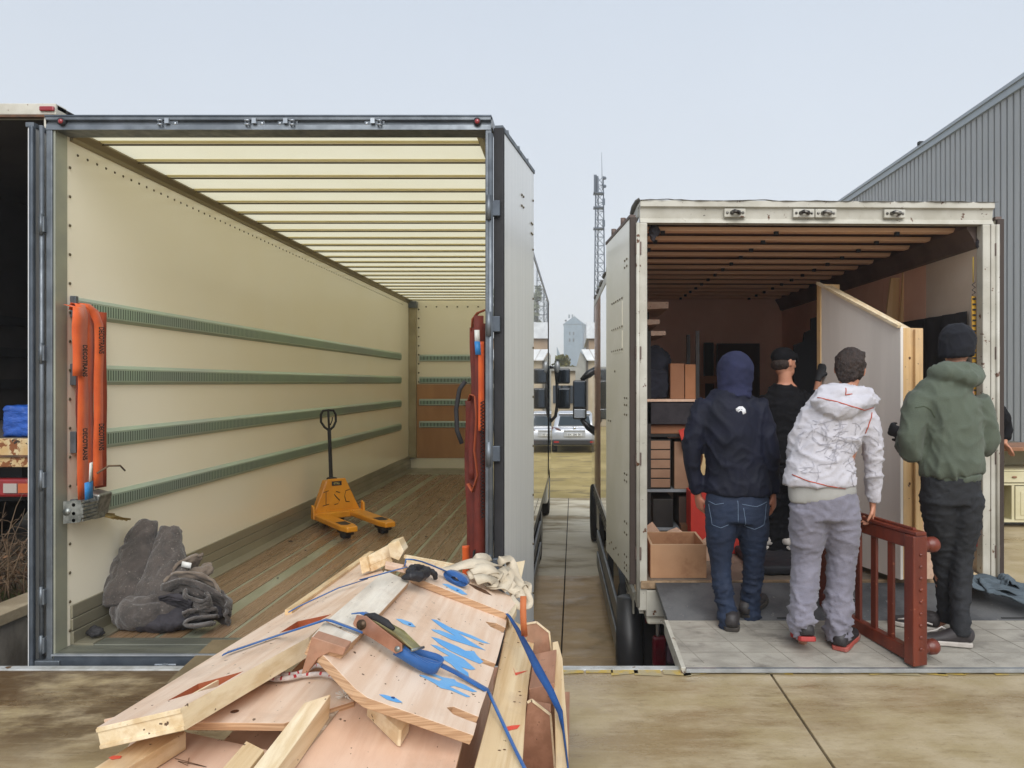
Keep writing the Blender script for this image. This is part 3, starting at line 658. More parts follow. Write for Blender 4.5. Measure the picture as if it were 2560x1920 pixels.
for z in (2.62, 1.95, 1.20, .55, .12):
    MB().box(XRO - .006, XRO + .052, Y1 + .01, Y1 + .045, z - .045, z + .045).build('hinge_strap', m_galvd, t1, bevel=.004)
    MB().cyl((XRO - .012, Y1 + .0, z - .07), (XRO - .012, Y1 + .0, z + .07), .016, 12).build('hinge_barrel', m_galv, t1)
MB().loft([(XRO - .005, Y1 + .015, ZC - .02), (XRO - .005, Y1 + .015, -.08)], .018, 10).build('hinge_tube', m_galv, t1)
dl, _, _ = door(t1, (-3.125, 5.40, 0), (-3.105, 4.25, 0), -.06, EYE + 1.47, .035, m_door)
MB().box(-3.112, -3.086, 4.215, 4.245, -.07, EYE + 1.47).build('door_edge_profile', m_galvd, dl, bevel=.008)
for z in (2.52, 1.78, 1.05, .38, .10):
    MB().box(-3.075, XO + .004, Y1 - .018, Y1 + .02, z - .045, z + .045).build('hinge_strap', m_galv, t1, bevel=.004)
    MB().cyl((-3.06, Y1 - .014, z - .06), (-3.06, Y1 - .014, z + .06), .010, 10).build('hinge_barrel', m_galv, t1)
MB().loft([(-3.063, Y1 - .004, ZC + .02), (-3.063, Y1 - .004, -.10)], .013, 10).build('hinge_tube', m_galv, t1)
# running gear and outer side
MB().box(XRI + .02, XRO - .005, 4.35, YE, -.25, -.122).build('lower_side_rail', m_guard, t1)
MB().box(XO + .3, XRO - .3, 4.6, 14.3, -.55, -.13).build('chassis_frame', m_chassis, t1)
for z in (-.36, -.65): MB().box(XRO + .0, XRO + .03, 6.3, 10.2, z - .07, z + .07).build('side_guard_rail', m_guard, t1, bevel=.01)
for y in (6.6, 8.4, 10.1): MB().box(XRO - .06, XRO - .004, y - .05, y + .05, -.8, -.24).build('guard_post', m_chassis, t1)
wheel(t1, -1.0, -.5, 11.3); wheel(t1, XO + .02, XO + .5, 11.3); wheel(t1, -1.0, -.5, 5.55); wheel(t1, XO + .02, XO + .5, 5.55)
MB().box(-1.02, XRO - .01, 10.45, 10.50, -.95, -.2).build('mud_flap', m_rubber, t1)
MB().box(-1.02, XRO - .01, 4.75, 4.80, -.95, -.2).build('mud_flap', m_rubber, t1)
def cab(root, x0, x1, y0, y1, z0, z1, skin):
    c = MB().prism([(x0, y0, z0), (x0, y1, z0), (x0, y1 + .1, z0 + .9), (x0, y1 - .25, z1 - .05), (x0, y0 + .05, z1)], (x1 - x0, 0, 0)).build('cab', skin, root, bevel=.05)
    MB().prism([(x1 + .002, y0 + .7, z0 + 1.1), (x1 + .002, y1 - .05, z0 + 1.05), (x1 + .002, y1 - .3, z1 - .35), (x1 + .002, y0 + .75, z1 - .35)], (.01, 0, 0)).build('side_window', MATS['car_glass'], c)
    MB().prism([(x0 - .002, y0 + .7, z0 + 1.1), (x0 - .002, y1 - .05, z0 + 1.05), (x0 - .002, y1 - .3, z1 - .35), (x0 - .002, y0 + .75, z1 - .35)], (-.01, 0, 0)).build('side_window', MATS['car_glass'], c)
cab(t1, XO + .05, XRO - .03, 14.4, 16.4, -.75, 2.3, m_shell)
wheel(t1, XO + .1, XO + .4, 15.3); wheel(t1, -.82, XRO - .03, 15.3)
m_mir = mat('mirror_housing', '17181a', '222326', sc=9, rough=.35); m_mirg = mat('mirror_glass', '3a4148', rough=.05, metal=.9)
def mirror(root, cx, cy, z0, z1, w):
    o = MB().box(cx - w / 2, cx + w / 2, cy, cy + .12, z0, z1).build('mirror', m_mir, root, bevel=.035)
    MB().box(cx - w / 2 + .025, cx + w / 2 - .025, cy - .006, cy + .01, z0 + .03, z1 - .03).build('mirror_glass', m_mirg, o, bevel=.004)
mirror(t1, -.235, 15.9, EYE - .02, EYE + .31, .30); mirror(t1, -.215, 15.9, EYE - .56, EYE - .11, .27)
MB().loft([(-.52, 16.0, EYE + .34), (-.40, 16.0, EYE + .32), (-.37, 15.98, EYE), (-.36, 15.98, EYE - .45), (-.40, 16, EYE - .72), (-.52, 16, EYE - .85)], .035, 8).build('mirror_arm', m_mir, t1)
MB().ell((-.36, 15.9, EYE + .34), (.06, .05, .13), 10, 8).build('wide_mirror', m_guard, t1)

# ================================================================== third lorry at the far left (T3)
m_agedw = mat('aged_white_paint', 'c4c0b4', 'b3aea0', sc=5, rough=.55, spots=[('6a4a33', .8, 16, .66), ('3e3029', .8, 33, .70)])
m_rust = mat('flaking_white_paint', 'c6b48e', 'b99a69', sc=7, rough=.75, bump=.5, bsc=30, spots=[('7c4a26', .9, 9, .56), ('2f2119', .9, 13, .60)], spot_w=.03)
m_dark3 = mat('dark_grey_lining', '45403d', '393533', sc=2, rough=.75)
X3a, X3b, Y3, Z3f, Z3t = -6.35, -3.855, 5.5, 1.20, 3.69
t3 = thing('dark_lorry', (-5.1, 9, .1), 'high dark lorry at the left edge holding a blue bundle', 'lorry', 'box lorries at the loading dock')
MB().box(X3a, X3a + .05, Y3 + .02, 13, Z3f - .2, Z3t - .02).build('side_wall', m_dark3, t3)
MB().box(X3b - .05, X3b, Y3 + .13, 13, Z3f - .2, Z3t - .02).build('side_wall', m_dark3, t3)
MB().box(X3a, X3b, 12.9, 13, Z3f, Z3t - .02).build('front_wall', m_dark3, t3)
MB().box(X3a, X3b, Y3 + .02, 13, Z3t - .04, Z3t - .01).build('roof', m_dark3, t3)
MB().box(X3a, X3b, Y3 + .05, 13, Z3f - .12, Z3f).build('floor', m_dark3, t3)
MB().box(X3a, X3b, Y3, Y3 + .12, Z3t - .085, Z3t).build('rear_header', m_agedw, t3, bevel=.006)
MB().box(X3a, X3b - .01, Y3 - .012, Y3 + .03, Z3t - .105, Z3t - .088).build('header_lip', mat('rusty_edge', '6b4a33', '4a382c', sc=12, rough=.8), t3)
MB().box(X3b - .09, X3b, Y3, Y3 + .12, Z3f - .2, Z3t - .087).build('rear_post', m_agedw, t3, bevel=.006)
p = W2(104, 236, Y3); lm = MB().box(p.x - .055, p.x + .055, Y3 - .02, Y3, p.z - .018, p.z + .018).build('marker_lamp', m_red, t3, bevel=.008)
for z in (2.3, 1.95, 1.6): MB().box(X3a + .051, X3a + .09, Y3 + .3, 12.8, z - .05, z + .05).build('wall_rail', m_chassis, t3)
MB().box(X3a, X3b, Y3 - .02, Y3 + .05, .985, Z3f - .004).build('rusty_sill', m_rust, t3, bevel=.006)
MB().box(X3a, X3b, Y3 - .035, Y3 - .021, 1.06, 1.075).build('sill_lip', MATS['rusty_edge'], t3)
bar = MB().box(X3a + .3, X3b - .1, Y3 + .02, Y3 + .10, .755, .895).build('lamp_bar', mat('red_lamp_bar', '8c2023', '7a1b1f', sc=6, rough=.3, coat=.3), t3, bevel=.02)
MB().box(-4.14, -4.04, Y3 + .005, Y3 + .022, .79, .86).build('indicator_lens', mat('amber_lens', 'b0552a', rough=.2, coat=.5), bar)
MB().box(-4.25, -4.15, Y3 + .005, Y3 + .022, .79, .86).build('reverse_lens', mat('clear_lens', 'a39a94', rough=.2, coat=.5), bar)
MB().box(X3a + .4, X3b - .4, Y3 + .2, 12.9, .7, 1.05).build('chassis_frame', m_chassis, t3)
for y in (7.5, 12):
    for xx in (X3a + .05, X3b - .55):
        w = MB(); w.loft([(xx, y, .1 + .48), (xx + .5, y, .1 + .48)], .48, 24); w.build('wheel', m_tyre, t3)
# blue tarpaulin bundle on its floor
def wr(s, a, st=(1, 1, 1), k=1.0):
    return lambda p, n: a * (fr(Vector((p.x * s * st[0], p.y * s * st[1], p.z * s * st[2]))) + .5 * fr(Vector((p.x * s * 2.3 * st[0] + 7, p.y * s * 2.3 * st[1], p.z * s * 2.3 * st[2]))))
m_tarp = mat('blue_tarpaulin', '1d4fa3', '173f88', sc=6, rough=.38, bump=.5, bsc=14, bst=(1, 1, 2.2), bdist=.03)
b = MB(); b.box(-4.31, -3.97, Y3 + .07, Y3 + .5, Z3f + .002, Z3f + .235); b.ell((-4.1, Y3 + .25, Z3f + .22), (.12, .15, .055))
remeshed(b, 'tarpaulin_bundle', m_tarp, None, .012, 5, wr(14, .012, (1, 1, 2.5)), label='blue tarpaulin bundle on the rusty sill of the dark lorry', cat='bundle')

# bramble thicket on the bed in front of it
m_twig = mat('bramble_stem', '7d6750', '574434', sc=4, rough=.9); m_gr = mat('bed_grass', '5d6134', '47502a', sc=4, rough=.9)
br = MB(); rnd = random.Random(4)
for k in range(190):
    x0 = rnd.uniform(-4.45, -3.80); y0 = rnd.uniform(4.55, 5.40); z = .1; p = Vector((x0, y0, z)); d = Vector((rnd.uniform(-.5, .5), rnd.uniform(-.5, .3), 1)).normalized(); path = [p]
    h = rnd.uniform(.25, .95); n = 7
    for i in range(n):
        d = (d + Vector((rnd.uniform(-.35, .35), rnd.uniform(-.35, .35), rnd.uniform(-.42, .12)))).normalized(); q = path[-1] + d * h / n
        if q.x > -3.84: q.x = -3.84
        if q.z < .1: q.z = .1
        path.append(q)
    br.loft(path, [.0055 - .0006 * i for i in range(len(path))], 4)
    for i in range(2, len(path) - 1):
        if rnd.random() < .75:
            a = path[i]; d2 = Vector((rnd.uniform(-1, 1), rnd.uniform(-1, 1), rnd.uniform(-.3, .8))).normalized() * rnd.uniform(.05, .14)
            br.loft([a, a + d2 * .5 + Vector((0, 0, .01)), a + d2], [.003, .002, .001], 3)
bush = thing('bramble_bush', (-4.1, 4.9, .1), 'tangle of bare brown brambles on the bed left of the lorry door', 'bush')
br.build('stems', m_twig, bush, kind='stuff')
lf = MB(); 
for k in range(420): leafcloud(lf, (rnd.uniform(-4.4, -3.84), rnd.uniform(4.6, 5.4), rnd.uniform(.14, .5)), (.05, .05, .05), 1, .02, rnd)
lf.build('dry_leaves', mat('dry_leaf', '6d4f36', '4b3a2a', sc=5, rough=.9), bush, kind='stuff')
gs = MB()
for k in range(2600):
    x0, y0 = rnd.uniform(-4.5, -3.79), rnd.uniform(4.25, 5.3); a = rnd.uniform(0, 6.28); h = rnd.uniform(.03, .09)
    gs.add([(x0, y0, .098), (x0 + .008 * math.cos(a), y0 + .008 * math.sin(a), .098), (x0 + rnd.uniform(-.03, .03), y0 + rnd.uniform(-.03, .03), .098 + h)], [(0, 1, 2)])
gs.build('grass', m_gr, kind='stuff')
o = MB(); o.loft([(-4.5 + k * .075, 4.70 + k * .02, .13) for k in range(10)], [(.03, .07)] * 10, 10)
remeshed(o, 'white_edging', mat('white_stone', 'c2beb8', 'a9a39b', sc=9, rough=.9, bump=.4, bsc=30, spots=[('3f372d', .9, 22, .55)]), None, .012, 1, wr(30, .02), label='flaking white edging stones under the brambles', cat='edging')
# ================================================================== older white lorry on the right (T2), turned a degree
T2 = Matrix.Translation((.463, 5.17, 0)) @ Matrix.Rotation(R(1.3), 4, 'Z')
def M2(): return MB(T2)
Z2f, Z2c, Z2t = .225, 2.73, 2.885; L2 = 6.35; YB2 = 4.75; W2w = 2.505
m_w2 = mat('old_white_paint', 'bcb9ae', 'a9a598', sc=4, rough=.42, spots=[('5b3b28', .8, 15, .64), ('2e2420', .8, 40, .68)], spot_w=.02)
m_w2d = mat('old_white_door', 'efeadb', 'e7e2d0', sc=2, rough=.2, spots=[('6b5037', .8, 22, .70)], spot_w=.02, coat=.3, coat_rough=.1)
m_w2s = mat('old_glossy_shell', 'e9e6d9', 'e3dfd0', sc=1.2, rough=.10, coat=.9, coat_rough=.03, spec=.7)
m_lin2 = mat('brown_lining', 'eec3aa', 'e3b49a', sc=1.6, rough=.6, bump=.05, bsc=10)
m_lin2_lit = mat('daylit_lining', 'd8c9b8', 'cdbba8', sc=1.6, rough=.55)
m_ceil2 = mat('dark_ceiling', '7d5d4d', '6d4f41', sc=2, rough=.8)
m_slat = mat('roof_slat', 'f3c8a6', 'e8ba96', sc=2, st=(.3, 2, 2), rough=.6)
m_cove2 = mat('dark_cove', '6e5d56', '5c4e48', sc=3, rough=.6, metal=.2)
m_wornfl = mat('worn_floor_board', '85786a', '6f6356', sc=5, rough=.7, bump=.2, bsc=30, spots=[('a08b6c', .8, 12, .62)])
t2 = thing('white_lorry', (.463, 5.17, 0), 'older white rust-flecked lorry being loaded by several people', 'lorry', 'box lorries at the loading dock', rz=R(1.3))
def b2(name, m, x0, x1, y0, y1, z0, z1, parent=t2, bevel=0.0): return M2().box(x0, x1, y0, y1, z0, z1).build(name, m, parent, bevel=bevel)
f2 = b2('floor', m_wornfl, .02, W2w - .02, .0, YB2, Z2f - .14, Z2f)
b2('floor_edge', mat('floor_edge_wood', 'a3896b', '7d674e', sc=14, rough=.8, bump=.4, bsc=40), .0, W2w, -.03, .001, Z2f - .05, Z2f + .004, bevel=.006)
b2('rear_crossmember', m_w2, .04, W2w - .04, -.02, .1, -.02, Z2f - .06, bevel=.006)
b2('side_wall_left', m_w2s, .0, .03, .06, L2, -.02, Z2t - .05)
b2('lining_left', m_lin2, .031, .055, .06, YB2, Z2f, Z2c)
b2('side_wall_right', m_w2s, W2w - .03, W2w, .06, L2, -.02, Z2t - .05)
for k in range(6):
    y0 = .07 + k * .79; b2('lining_panel', m_lin2_lit if k == 0 else m_lin2, W2w - .055, W2w - .032, y0, min(y0 + .782, YB2), Z2f, Z2c)  # rearmost panel whiter: daylight from the rear opening is put into its colour
b2('front_bulkhead', m_lin2, .0, W2w, YB2, L2, -.02, Z2t - .03)
b2('ceiling', m_ceil2, .03, W2w - .03, .08, YB2, Z2c + .045, Z2c + .06)
b2('roof', m_w2, -.004, W2w + .004, .0, L2, Z2t - .03, Z2t - .006)
b2('roof_rail', m_w2, -.008, .05, .1, L2, Z2t - .10, Z2t + .004, bevel=.012)
b2('roof_rail', m_w2, W2w - .05, W2w + .008, .1, L2, Z2t - .10, Z2t + .004, bevel=.012)
sl0 = None
for k in range(13):
    y0 = .26 + k * .352
    if sl0 is None: sl0 = MB().box(.06, W2w - .06, 0, .085, Z2c - .004, Z2c + .03).build('roof_slat', m_slat, t2, bevel=.006); sl0.data.transform(rootm(t2)); sl0.location = (0, y0, 0)
    else: copy_part(sl0, t2, (0, y0, random.uniform(-.004, .004)))
for k in range(13):
    for xx in (.18 - .008 * k, 1.02, 1.92):
        b2('slat_clip', m_chassis, xx, xx + .03, .25 + k * .352, .28 + k * .352, Z2c - .03, Z2c - .004)
M2().prism([(W2w - .056, .08, Z2c - .15), (W2w - .085, .08, Z2c - .14), (W2w - .10, .08, Z2c - .09), (W2w - .15, .08, Z2c - .01), (W2w - .13, .08, Z2c + .04), (W2w - .056, .08, Z2c + .04)], (0, YB2 - .09, 0)).build('cove_beam', m_cove2, t2)
# rear frame
hd2 = M2().prism([(.0, -.012, Z2t), (.0, -.012, Z2t - .042), (.0, .012, Z2t - .05), (.0, .02, Z2t - .12), (.0, -.004, Z2t - .155), (.0, .07, Z2t - .155), (.0, .07, Z2t)], (W2w, 0, 0)).build('rear_header', m_w2, t2)
for px in (1588, 1738, 1786, 1937):
    lx = (px - 1240) * 5.17 / FD - .463
    q = M2().box(lx - .075, lx + .075, -.012, .012, Z2t - .115, Z2t - .055).build('latch_plate', m_w2, t2, bevel=.004)
    l = M2(); l.loft([(lx - .025, -.01, Z2t - .085), (lx - .012, -.045, Z2t - .080), (lx + .02, -.045, Z2t - .088), (lx + .032, -.01, Z2t - .085)], .014, 8); l.ell((lx + .055, -.014, Z2t - .085), (.010, .006, .010), 8, 5); l.ell((lx - .055, -.014, Z2t - .085), (.010, .006, .010), 8, 5)
    l.build('latch_keeper', mat('worn_steel', '8a8782', '2c2826', sc=30, rough=.4, metal=.7), q)
b2('rear_post', m_w2, -.012, .048, -.01, .07, .02, Z2t - .157, bevel=.006)
b2('rear_post', m_w2, W2w - .085, W2w - .03, -.01, .07, -.02, Z2t - .157, bevel=.006)
b2('rear_post', m_w2, W2w - .028, W2w + .012, -.014, .05, -.02, Z2t - .157, bevel=.006)
for z in (2.55, 1.82, 1.08, .42):
    b2('hinge_strap', m_cove2, -.035, .006, -.022, .012, z - .045, z + .045, bevel=.004)
    b2('hinge_strap', m_cove2, W2w - .002, W2w + .034, -.022, .012, z - .045, z + .045, bevel=.004)
M2().loft([(-.018, -.014, Z2t - .16), (-.018, -.014, .05)], .014, 8).build('hinge_tube', m_w2, t2)
M2().loft([(W2w + .016, -.018, Z2t - .16), (W2w + .016, -.018, .05)], .013, 8).build('hinge_tube', m_w2, t2)
# folded doors
def door2(a, b, z0, z1, th, flip):
    a, b = Vector(a), Vector(b); d = (b - a).normalized(); n = Vector((-d.y, d.x, 0)) * flip; Z = lambda z: Vector((0, 0, z))
    o = M2().prism([a + Z(z0), b + Z(z0), b + n * th + Z(z0), a + n * th + Z(z0)], (0, 0, z1 - z0)).build('rear_door', m_w2d, t2, bevel=.004)
    M2().prism([a - d * .03 - n * .008 + Z(z0), a - n * .008 + Z(z0), a + n * (th + .008) + Z(z0), a - d * .03 + n * (th + .008) + Z(z0)], (0, 0, z1 - z0)).build('door_seal', mat('brown_seal', '3b302a', rough=.7), o, bevel=.004)
    M2().prism([a - n * .005 + Z(z1), b + d * .01 - n * .005 + Z(z1), b + d * .01 + n * (th + .005) + Z(z1), a + n * (th + .005) + Z(z1)], (0, 0, .022)).build('door_edge_trim', m_cove2, o)
    return o, d, n
A, B = (-.035, .03, 0), (-.138, 1.05, 0)
d2, dd2, n2 = door2(A, B, .20, EYE + 1.16, .032, 1)
S = lambda t, z, off=.034: Vector(A) + dd2 * t + n2 * off + Vector((0, 0, z))
plate = MB(T2)
for (t0, t1_, z0, z1) in ((.30, .72, 2.02, 2.22), (.30, .72, 1.84, 2.0)):
    plate.prism([S(t0, z0, .032), S(t1_, z0, .032), S(t1_, z1, .032), S(t0, z1, .032)], n2 * .003)
plate.build('repair_plate', m_w2d, d2)
rv = [S(.30 + .085 * i, z) for z in (2.24, 2.03, 1.86) for i in range(6)] + [S(t, z) for t in (.12, .2) for z in (2.5, 2.45, 1.5, 1.45, 1.38, .95, .9, .60, .52, .36, .30, .26)] + [S(.45 + .1 * i, .30 + .03 * (i % 2)) for i in range(5)] + [S(.9, 1.3), S(.8, 1.3), S(.6, 1.7)]
mbr = MB(T2)
for p_ in rv: mbr.loft([p_, p_ + n2 * .005], [.010, .006], 6)
mbr.build('door_rivets', m_riv, d2, kind='stuff')
for t in (.35, .75):
    M2().loft([S(t, EYE + 1.18, .016), S(t, EYE + 1.235, .016)], .02, 8).build('door_stop', m_cove2, d2)
door2((W2w + .035, .03, 0), (W2w + .075, 1.10, 0), .10, EYE + 1.16, .032, -1)
# torn roof tarpaulin along the top edge
tp = M2(); rnd = random.Random(9)
pr = []
for k in range(60):
    x_ = -.02 + k * (W2w + .04) / 59; pr.append((x_, .01 + rnd.uniform(-.006, .01), Z2t + .004 + max(0, .018 * fr(Vector((x_ * 3, 1, 0))) + .010 * fr(Vector((x_ * 11, 3, 0)))) ))
tp.ribbon(pr, .06, (0, 1, .2), .004); tp.build('roof_sheet_edge', mat('grey_sheet', '6c6a66', '55534f', sc=9, rough=.7), t2)
for k in range(9):
    y0 = .3 + k * .7; M2().ell((-.005, y0, Z2t + .01 + rnd.uniform(0, .02)), (.03, .28, .022 + rnd.uniform(0, .015)), 8, 6).build('roof_sheet_fold', MATS['grey_sheet'], t2)
# perforated lower rail, guards, wheel, lamps
b2('lower_side_rail', m_w2, -.012, .0, .4, L2, -.13, .03)
pr = M2()
for k in range(80):
    for zz in (-.10, -.05, 0.0): pr.loft([(-.0125, .75 + k * .07, zz), (-.016, .75 + k * .07, zz)], .012, 6)
pr.build('perforations', m_chassis, t2, kind='stuff')
for z in (-.42, -.70): b2('side_guard_rail', m_guard, -.06, -.03, 1.2, 4.6, z - .09, z + .09, bevel=.01)
for y in (1.3, 2.9, 4.5): b2('guard_post', m_chassis, -.03, .03, y - .05, y + .05, -.85, -.1)
b2('chassis_frame', m_chassis, .35, W2w - .35, .3, 7.5, -.6, -.1)
def wheel2(x0, x1, y, r=.48):
    w = M2(); w.loft([(x0, y, YARD + r), (x0 + .02, y, YARD + r), (x1 - .02, y, YARD + r), (x1, y, YARD + r)], [r * .94, r, r, r * .94], 28); o = w.build('wheel', m_tyre, t2)
    M2().cyl((x0 - .004, y, YARD + r), (x0 + .06, y, YARD + r), r * .55, 18).build('rim', m_chassis, o)
wheel2(-.02, .5, 1.35); wheel2(W2w - .5, W2w + .02, 1.35); wheel2(0, .3, 7.6); wheel2(W2w - .3, W2w, 7.6)
# curved mudguard behind the rear wheel
mg = M2()
for xx0, xx1 in ((-.06, .22),):
    ring = [(0, 1.35 - .62 * math.cos(R(a)), YARD + .50 + .66 * math.sin(R(a))) for a in range(-25, 100, 10)]
    for i in range(len(ring) - 1):
        a_, b_ = ring[i], ring[i + 1]
        mg.add([(xx0, a_[1], a_[2]), (xx1, a_[1], a_[2]), (xx1, b_[1], b_[2]), (xx0, b_[1], b_[2])], [(0, 1, 2, 3)])
mg.build('mudguard', mat('mudguard_plastic', '2b2b2d', '3a3a3c', sc=3, rough=.4), t2)
M2().loft([(-.02, .55, -.05), (-.02, .55, -.50), (-.01, .42, -1.0)], [.10, .11, .10], 12).build('mudguard_pipe', MATS['mudguard_plastic'], t2)
b2('mud_flap', m_rubber, -.05, .5, .62, .65, -1.0, -.15)
tl = b2('tail_light', mat('dark_red_lens', '5c1420', '471019', sc=8, rough=.25, coat=.4), .10, .20, .10, .16, -.42, -.20, bevel=.02)
b2('tail_light', MATS['dark_red_lens'], .06, .11, .2, .24, -.14, -.02, bevel=.01)
b2('lamp_cluster', mat('grey_purple_lens', '5a4a55', rough=.3, coat=.3), .2, .36, .10, .14, -.40, -.26, bevel=.02)
M2().loft([(.14, .12, -.02), (.14, .12, -.2)], .016, 8).build('lift_ram', m_bright, t2)
b2('lift_housing', m_w2d, .05, .34, .02, .2, -.09, .08, bevel=.02)
# cab and mirror
cb = M2().prism([(.05, L2 + .25, -.75), (.05, L2 + 2.0, -.75), (.05, L2 + 2.1, .2), (.05, L2 + 1.7, 1.75), (.05, L2 + .3, 1.85)], (W2w - .1, 0, 0)).build('cab', m_w2s, t2, bevel=.05)
q = W2(1252, 864, 12.6)
mi = MB().box(-.02, .215, 12.6, 12.72, .985, 1.655).build('mirror', m_mir, t2, bevel=.03)
MB().box(.0, .195, 12.594, 12.612, 1.20, 1.63).build('mirror_glass', m_mirg, mi, bevel=.004)
MB().box(.0, .195, 12.594, 12.612, 1.01, 1.16).build('mirror_glass', mat('mirror_glass_wide', '8b8f92', rough=.05, metal=.9), mi, bevel=.004)
MB().loft([(.40, 12.7, 1.86), (.25, 12.68, 1.76), (.12, 12.66, 1.66)], [.05, .07, .03], 8).build('mirror_arm', m_mir, t2)
MB().loft([(.40, 12.7, .75), (.25, 12.68, .85), (.12, 12.66, .99)], [.07, .06, .03], 8).build('mirror_arm', m_mir, t2)

# ------------------------------------------------------------------ tail-lift platform
m_tlA = mat('dark_platform_plate', '68696a', '57585a', sc=5, rough=.55, metal=.2, bump=.3, bsc=60, spots=[('807f7c', .6, 20, .64)], extra=stain('47484a', .5, .7, 2.5))
m_tlB = mat('worn_platform_plate', 'a6a196', '918c82', sc=5, st=(1, 2, 1), rough=.6, metal=.1, bump=.3, bsc=60, extra=stain('746f67', .52, .68, 2.4, (1.3, 2, 1)), spots=[('5b5650', .7, 26, .68)])
def tz(y): return .225 + (.094 - .225) * (5.14 - y) / (5.14 - 4.72) if y > 4.72 else .094 + (.030 - .094) * (4.72 - y) / (4.72 - 4.08)
tl_ = thing('tail_lift', (1.9, 4.6, 0), 'grey steel tail-lift ramp bridging the white lorry and the dock', 'tail lift')
MB().prism([(.565, 5.135, .222), (.60, 4.722, .094), (.60, 4.722, .055), (.565, 5.135, .18)], (2.75, 0, 0)).build('hinged_plate', m_tlA, tl_)
MB().prism([(.60, 4.718, .094), (.615, 4.12, .034), (.615, 4.08, .024), (.615, 4.08, .010), (.60, 4.718, .05)], (2.75, 0, 0)).build('platform', m_tlB, tl_)
MB().prism([(.575, 4.72, .098), (.600, 4.72, .098), (.618, 4.09, .036), (.593, 4.09, .036)], (0, 0, -.09)).build('edge_rail', m_w2, tl_, bevel=.003)
for k in range(9): # scored tread lines
    pass
ln = MB()
for yy in (4.58, 4.42, 4.28): ln.prism([(.62, yy, tz(yy) + .0008), (3.3, yy, tz(yy) + .0008), (3.3, yy + .0025, tz(yy + .0025) + .0008), (.62, yy + .0025, tz(yy + .0025) + .0008)], (0, 0, .0012))
for k in range(11):
    x0 = .55 + k * .27 + random.uniform(-.07, .07); ln.prism([(x0, 4.70, tz(4.70) + .0008), (x0 + .003, 4.70, tz(4.70) + .0008), (x0 + .183, 4.15, tz(4.15) + .0008), (x0 + .18, 4.15, tz(4.15) + .0008)], (0, 0, .0012))
ln.build('tread_lines', mat('tread_groove', '7d786f', '8f8a80', sc=8, rough=.8), tl_)
MB().box(.62, 3.36, 4.078, 4.098, .012, .034).build('lip_edge', m_bright, tl_)
for x_ in (2.74, 1.30): MB().box(x_, x_ + .18, 4.735, 4.745, tz(4.74) + .001, tz(4.74) + .006).build('hinge_slot', m_chassis, tl_)
# ================================================================== things inside and beside the cream lorry
m_orange = mat('orange_webbing', 'db6020', 'cd5218', sc=8, rough=.6, bump=.25, bsc=240, bst=(1, 1, .35), sheen=.2)
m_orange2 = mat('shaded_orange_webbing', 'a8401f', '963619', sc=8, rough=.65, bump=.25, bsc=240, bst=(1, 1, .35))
m_rdbr = mat('faded_red_webbing', '742c20', '5f241b', sc=7, rough=.7, bump=.25, bsc=200)
m_ink = mat('black_print', '1a1716', rough=.7)
m_ratch = mat('zinc_ratchet', '9a9d99', '6f726f', sc=25, rough=.35, metal=.75)
m_bluep = mat('blue_label', '2f7fc0', rough=.5); m_whitep = mat('white_label', 'd8d8d4', rough=.6)
m_blk = mat('black_webbing', '1b1a1c', '262528', sc=15, rough=.75, bump=.2, bsc=150)
def wob(pts, a, s, seed=0):
    return [Vector(p) + Vector((a * fr(Vector((p[2] * s, seed, 1))), a * fr(Vector((p[2] * s, seed, 5))), 0)) for p in pts]
def drop(x, y, z0, z1, n=14): return [(x, y, z0 + (z1 - z0) * k / (n - 1)) for k in range(n)]
# left bundle: two doubled straps folded over the top rail, hanging to zinc ratchets
zr = EYE + .46
SH1, SH2 = -.125, -.345
st = thing('ratchet_strap', (XI + .07, 4.475, .95), 'bright orange ratchet strap with black lettering, front of the left wall', 'strap', 'orange straps on lashing rails')
hoop = [(XI + .035, 4.375, zr - .03), (XI + .05, 4.375, zr + .01), (XI + .075, 4.375, zr + .005)]
MB().ribbon(wob(hoop + drop(XI + .095, 4.375, zr - .05, .92), .008, 3, 2), [.075, .085, .09] + [.088] * 6 + [.095] * 8, (0, 1, .0)).build('strap_front', m_orange, st)
MB().ribbon(wob(drop(XI + .055, 4.475, zr + .005, .90), .010, 3, 7), .10, (.15, 1, 0)).build('strap_back', m_orange, st)
MB().ribbon(wob([(XI + .04, 4.315, zr - .005), (XI + .09, 4.330, zr - .02)] + drop(XI + .105, 4.325, zr - .08, zr - .42, 8), .012, 5, 3), [.06, .07] + [.085] * 8, (.2, 1, 0)).build('strap_loop', m_orange, st)
for yy in (4.30, 4.43): MB().prism([(XI + .03, yy, .79), (XI + .13, yy, .80), (XI + .145, yy, .86), (XI + .13, yy, .93), (XI + .03, yy, .92)], (0, .004, 0)).build('ratchet_cheek', m_ratch, st)
for zz in (.81, .85, .90): MB().cyl((XI + .09, 4.30, zz), (XI + .09, 4.434, zz), .011, 8).build('ratchet_pin', m_ratch, st)
for k in range(5): MB().box(XI + .142, XI + .150, 4.295, 4.425, .805 + k * .022, .818 + k * .022).build('ratchet_bar', m_ratch, st)
MB().box(XI + .06, XI + .13, 4.440, 4.535, .79, .93).build('ratchet_handle', m_ratch, st, bevel=.008)
MB().cyl((XI + .05, 4.295, .86), (XI + .05, 4.555, .86), .022, 10).build('ratchet_spindle', m_ratch, st)
MB().ribbon([(XI + .155, 4.335, 1.03), (XI + .16, 4.330, .93)], .07, (0, 1, .05)).build('blue_tag', m_bluep, st)
MB().ribbon([(XI + .15, 4.365, 1.14), (XI + .158, 4.345, 1.03)], .026, (0, 1, .2)).build('white_tag', m_whitep, st)
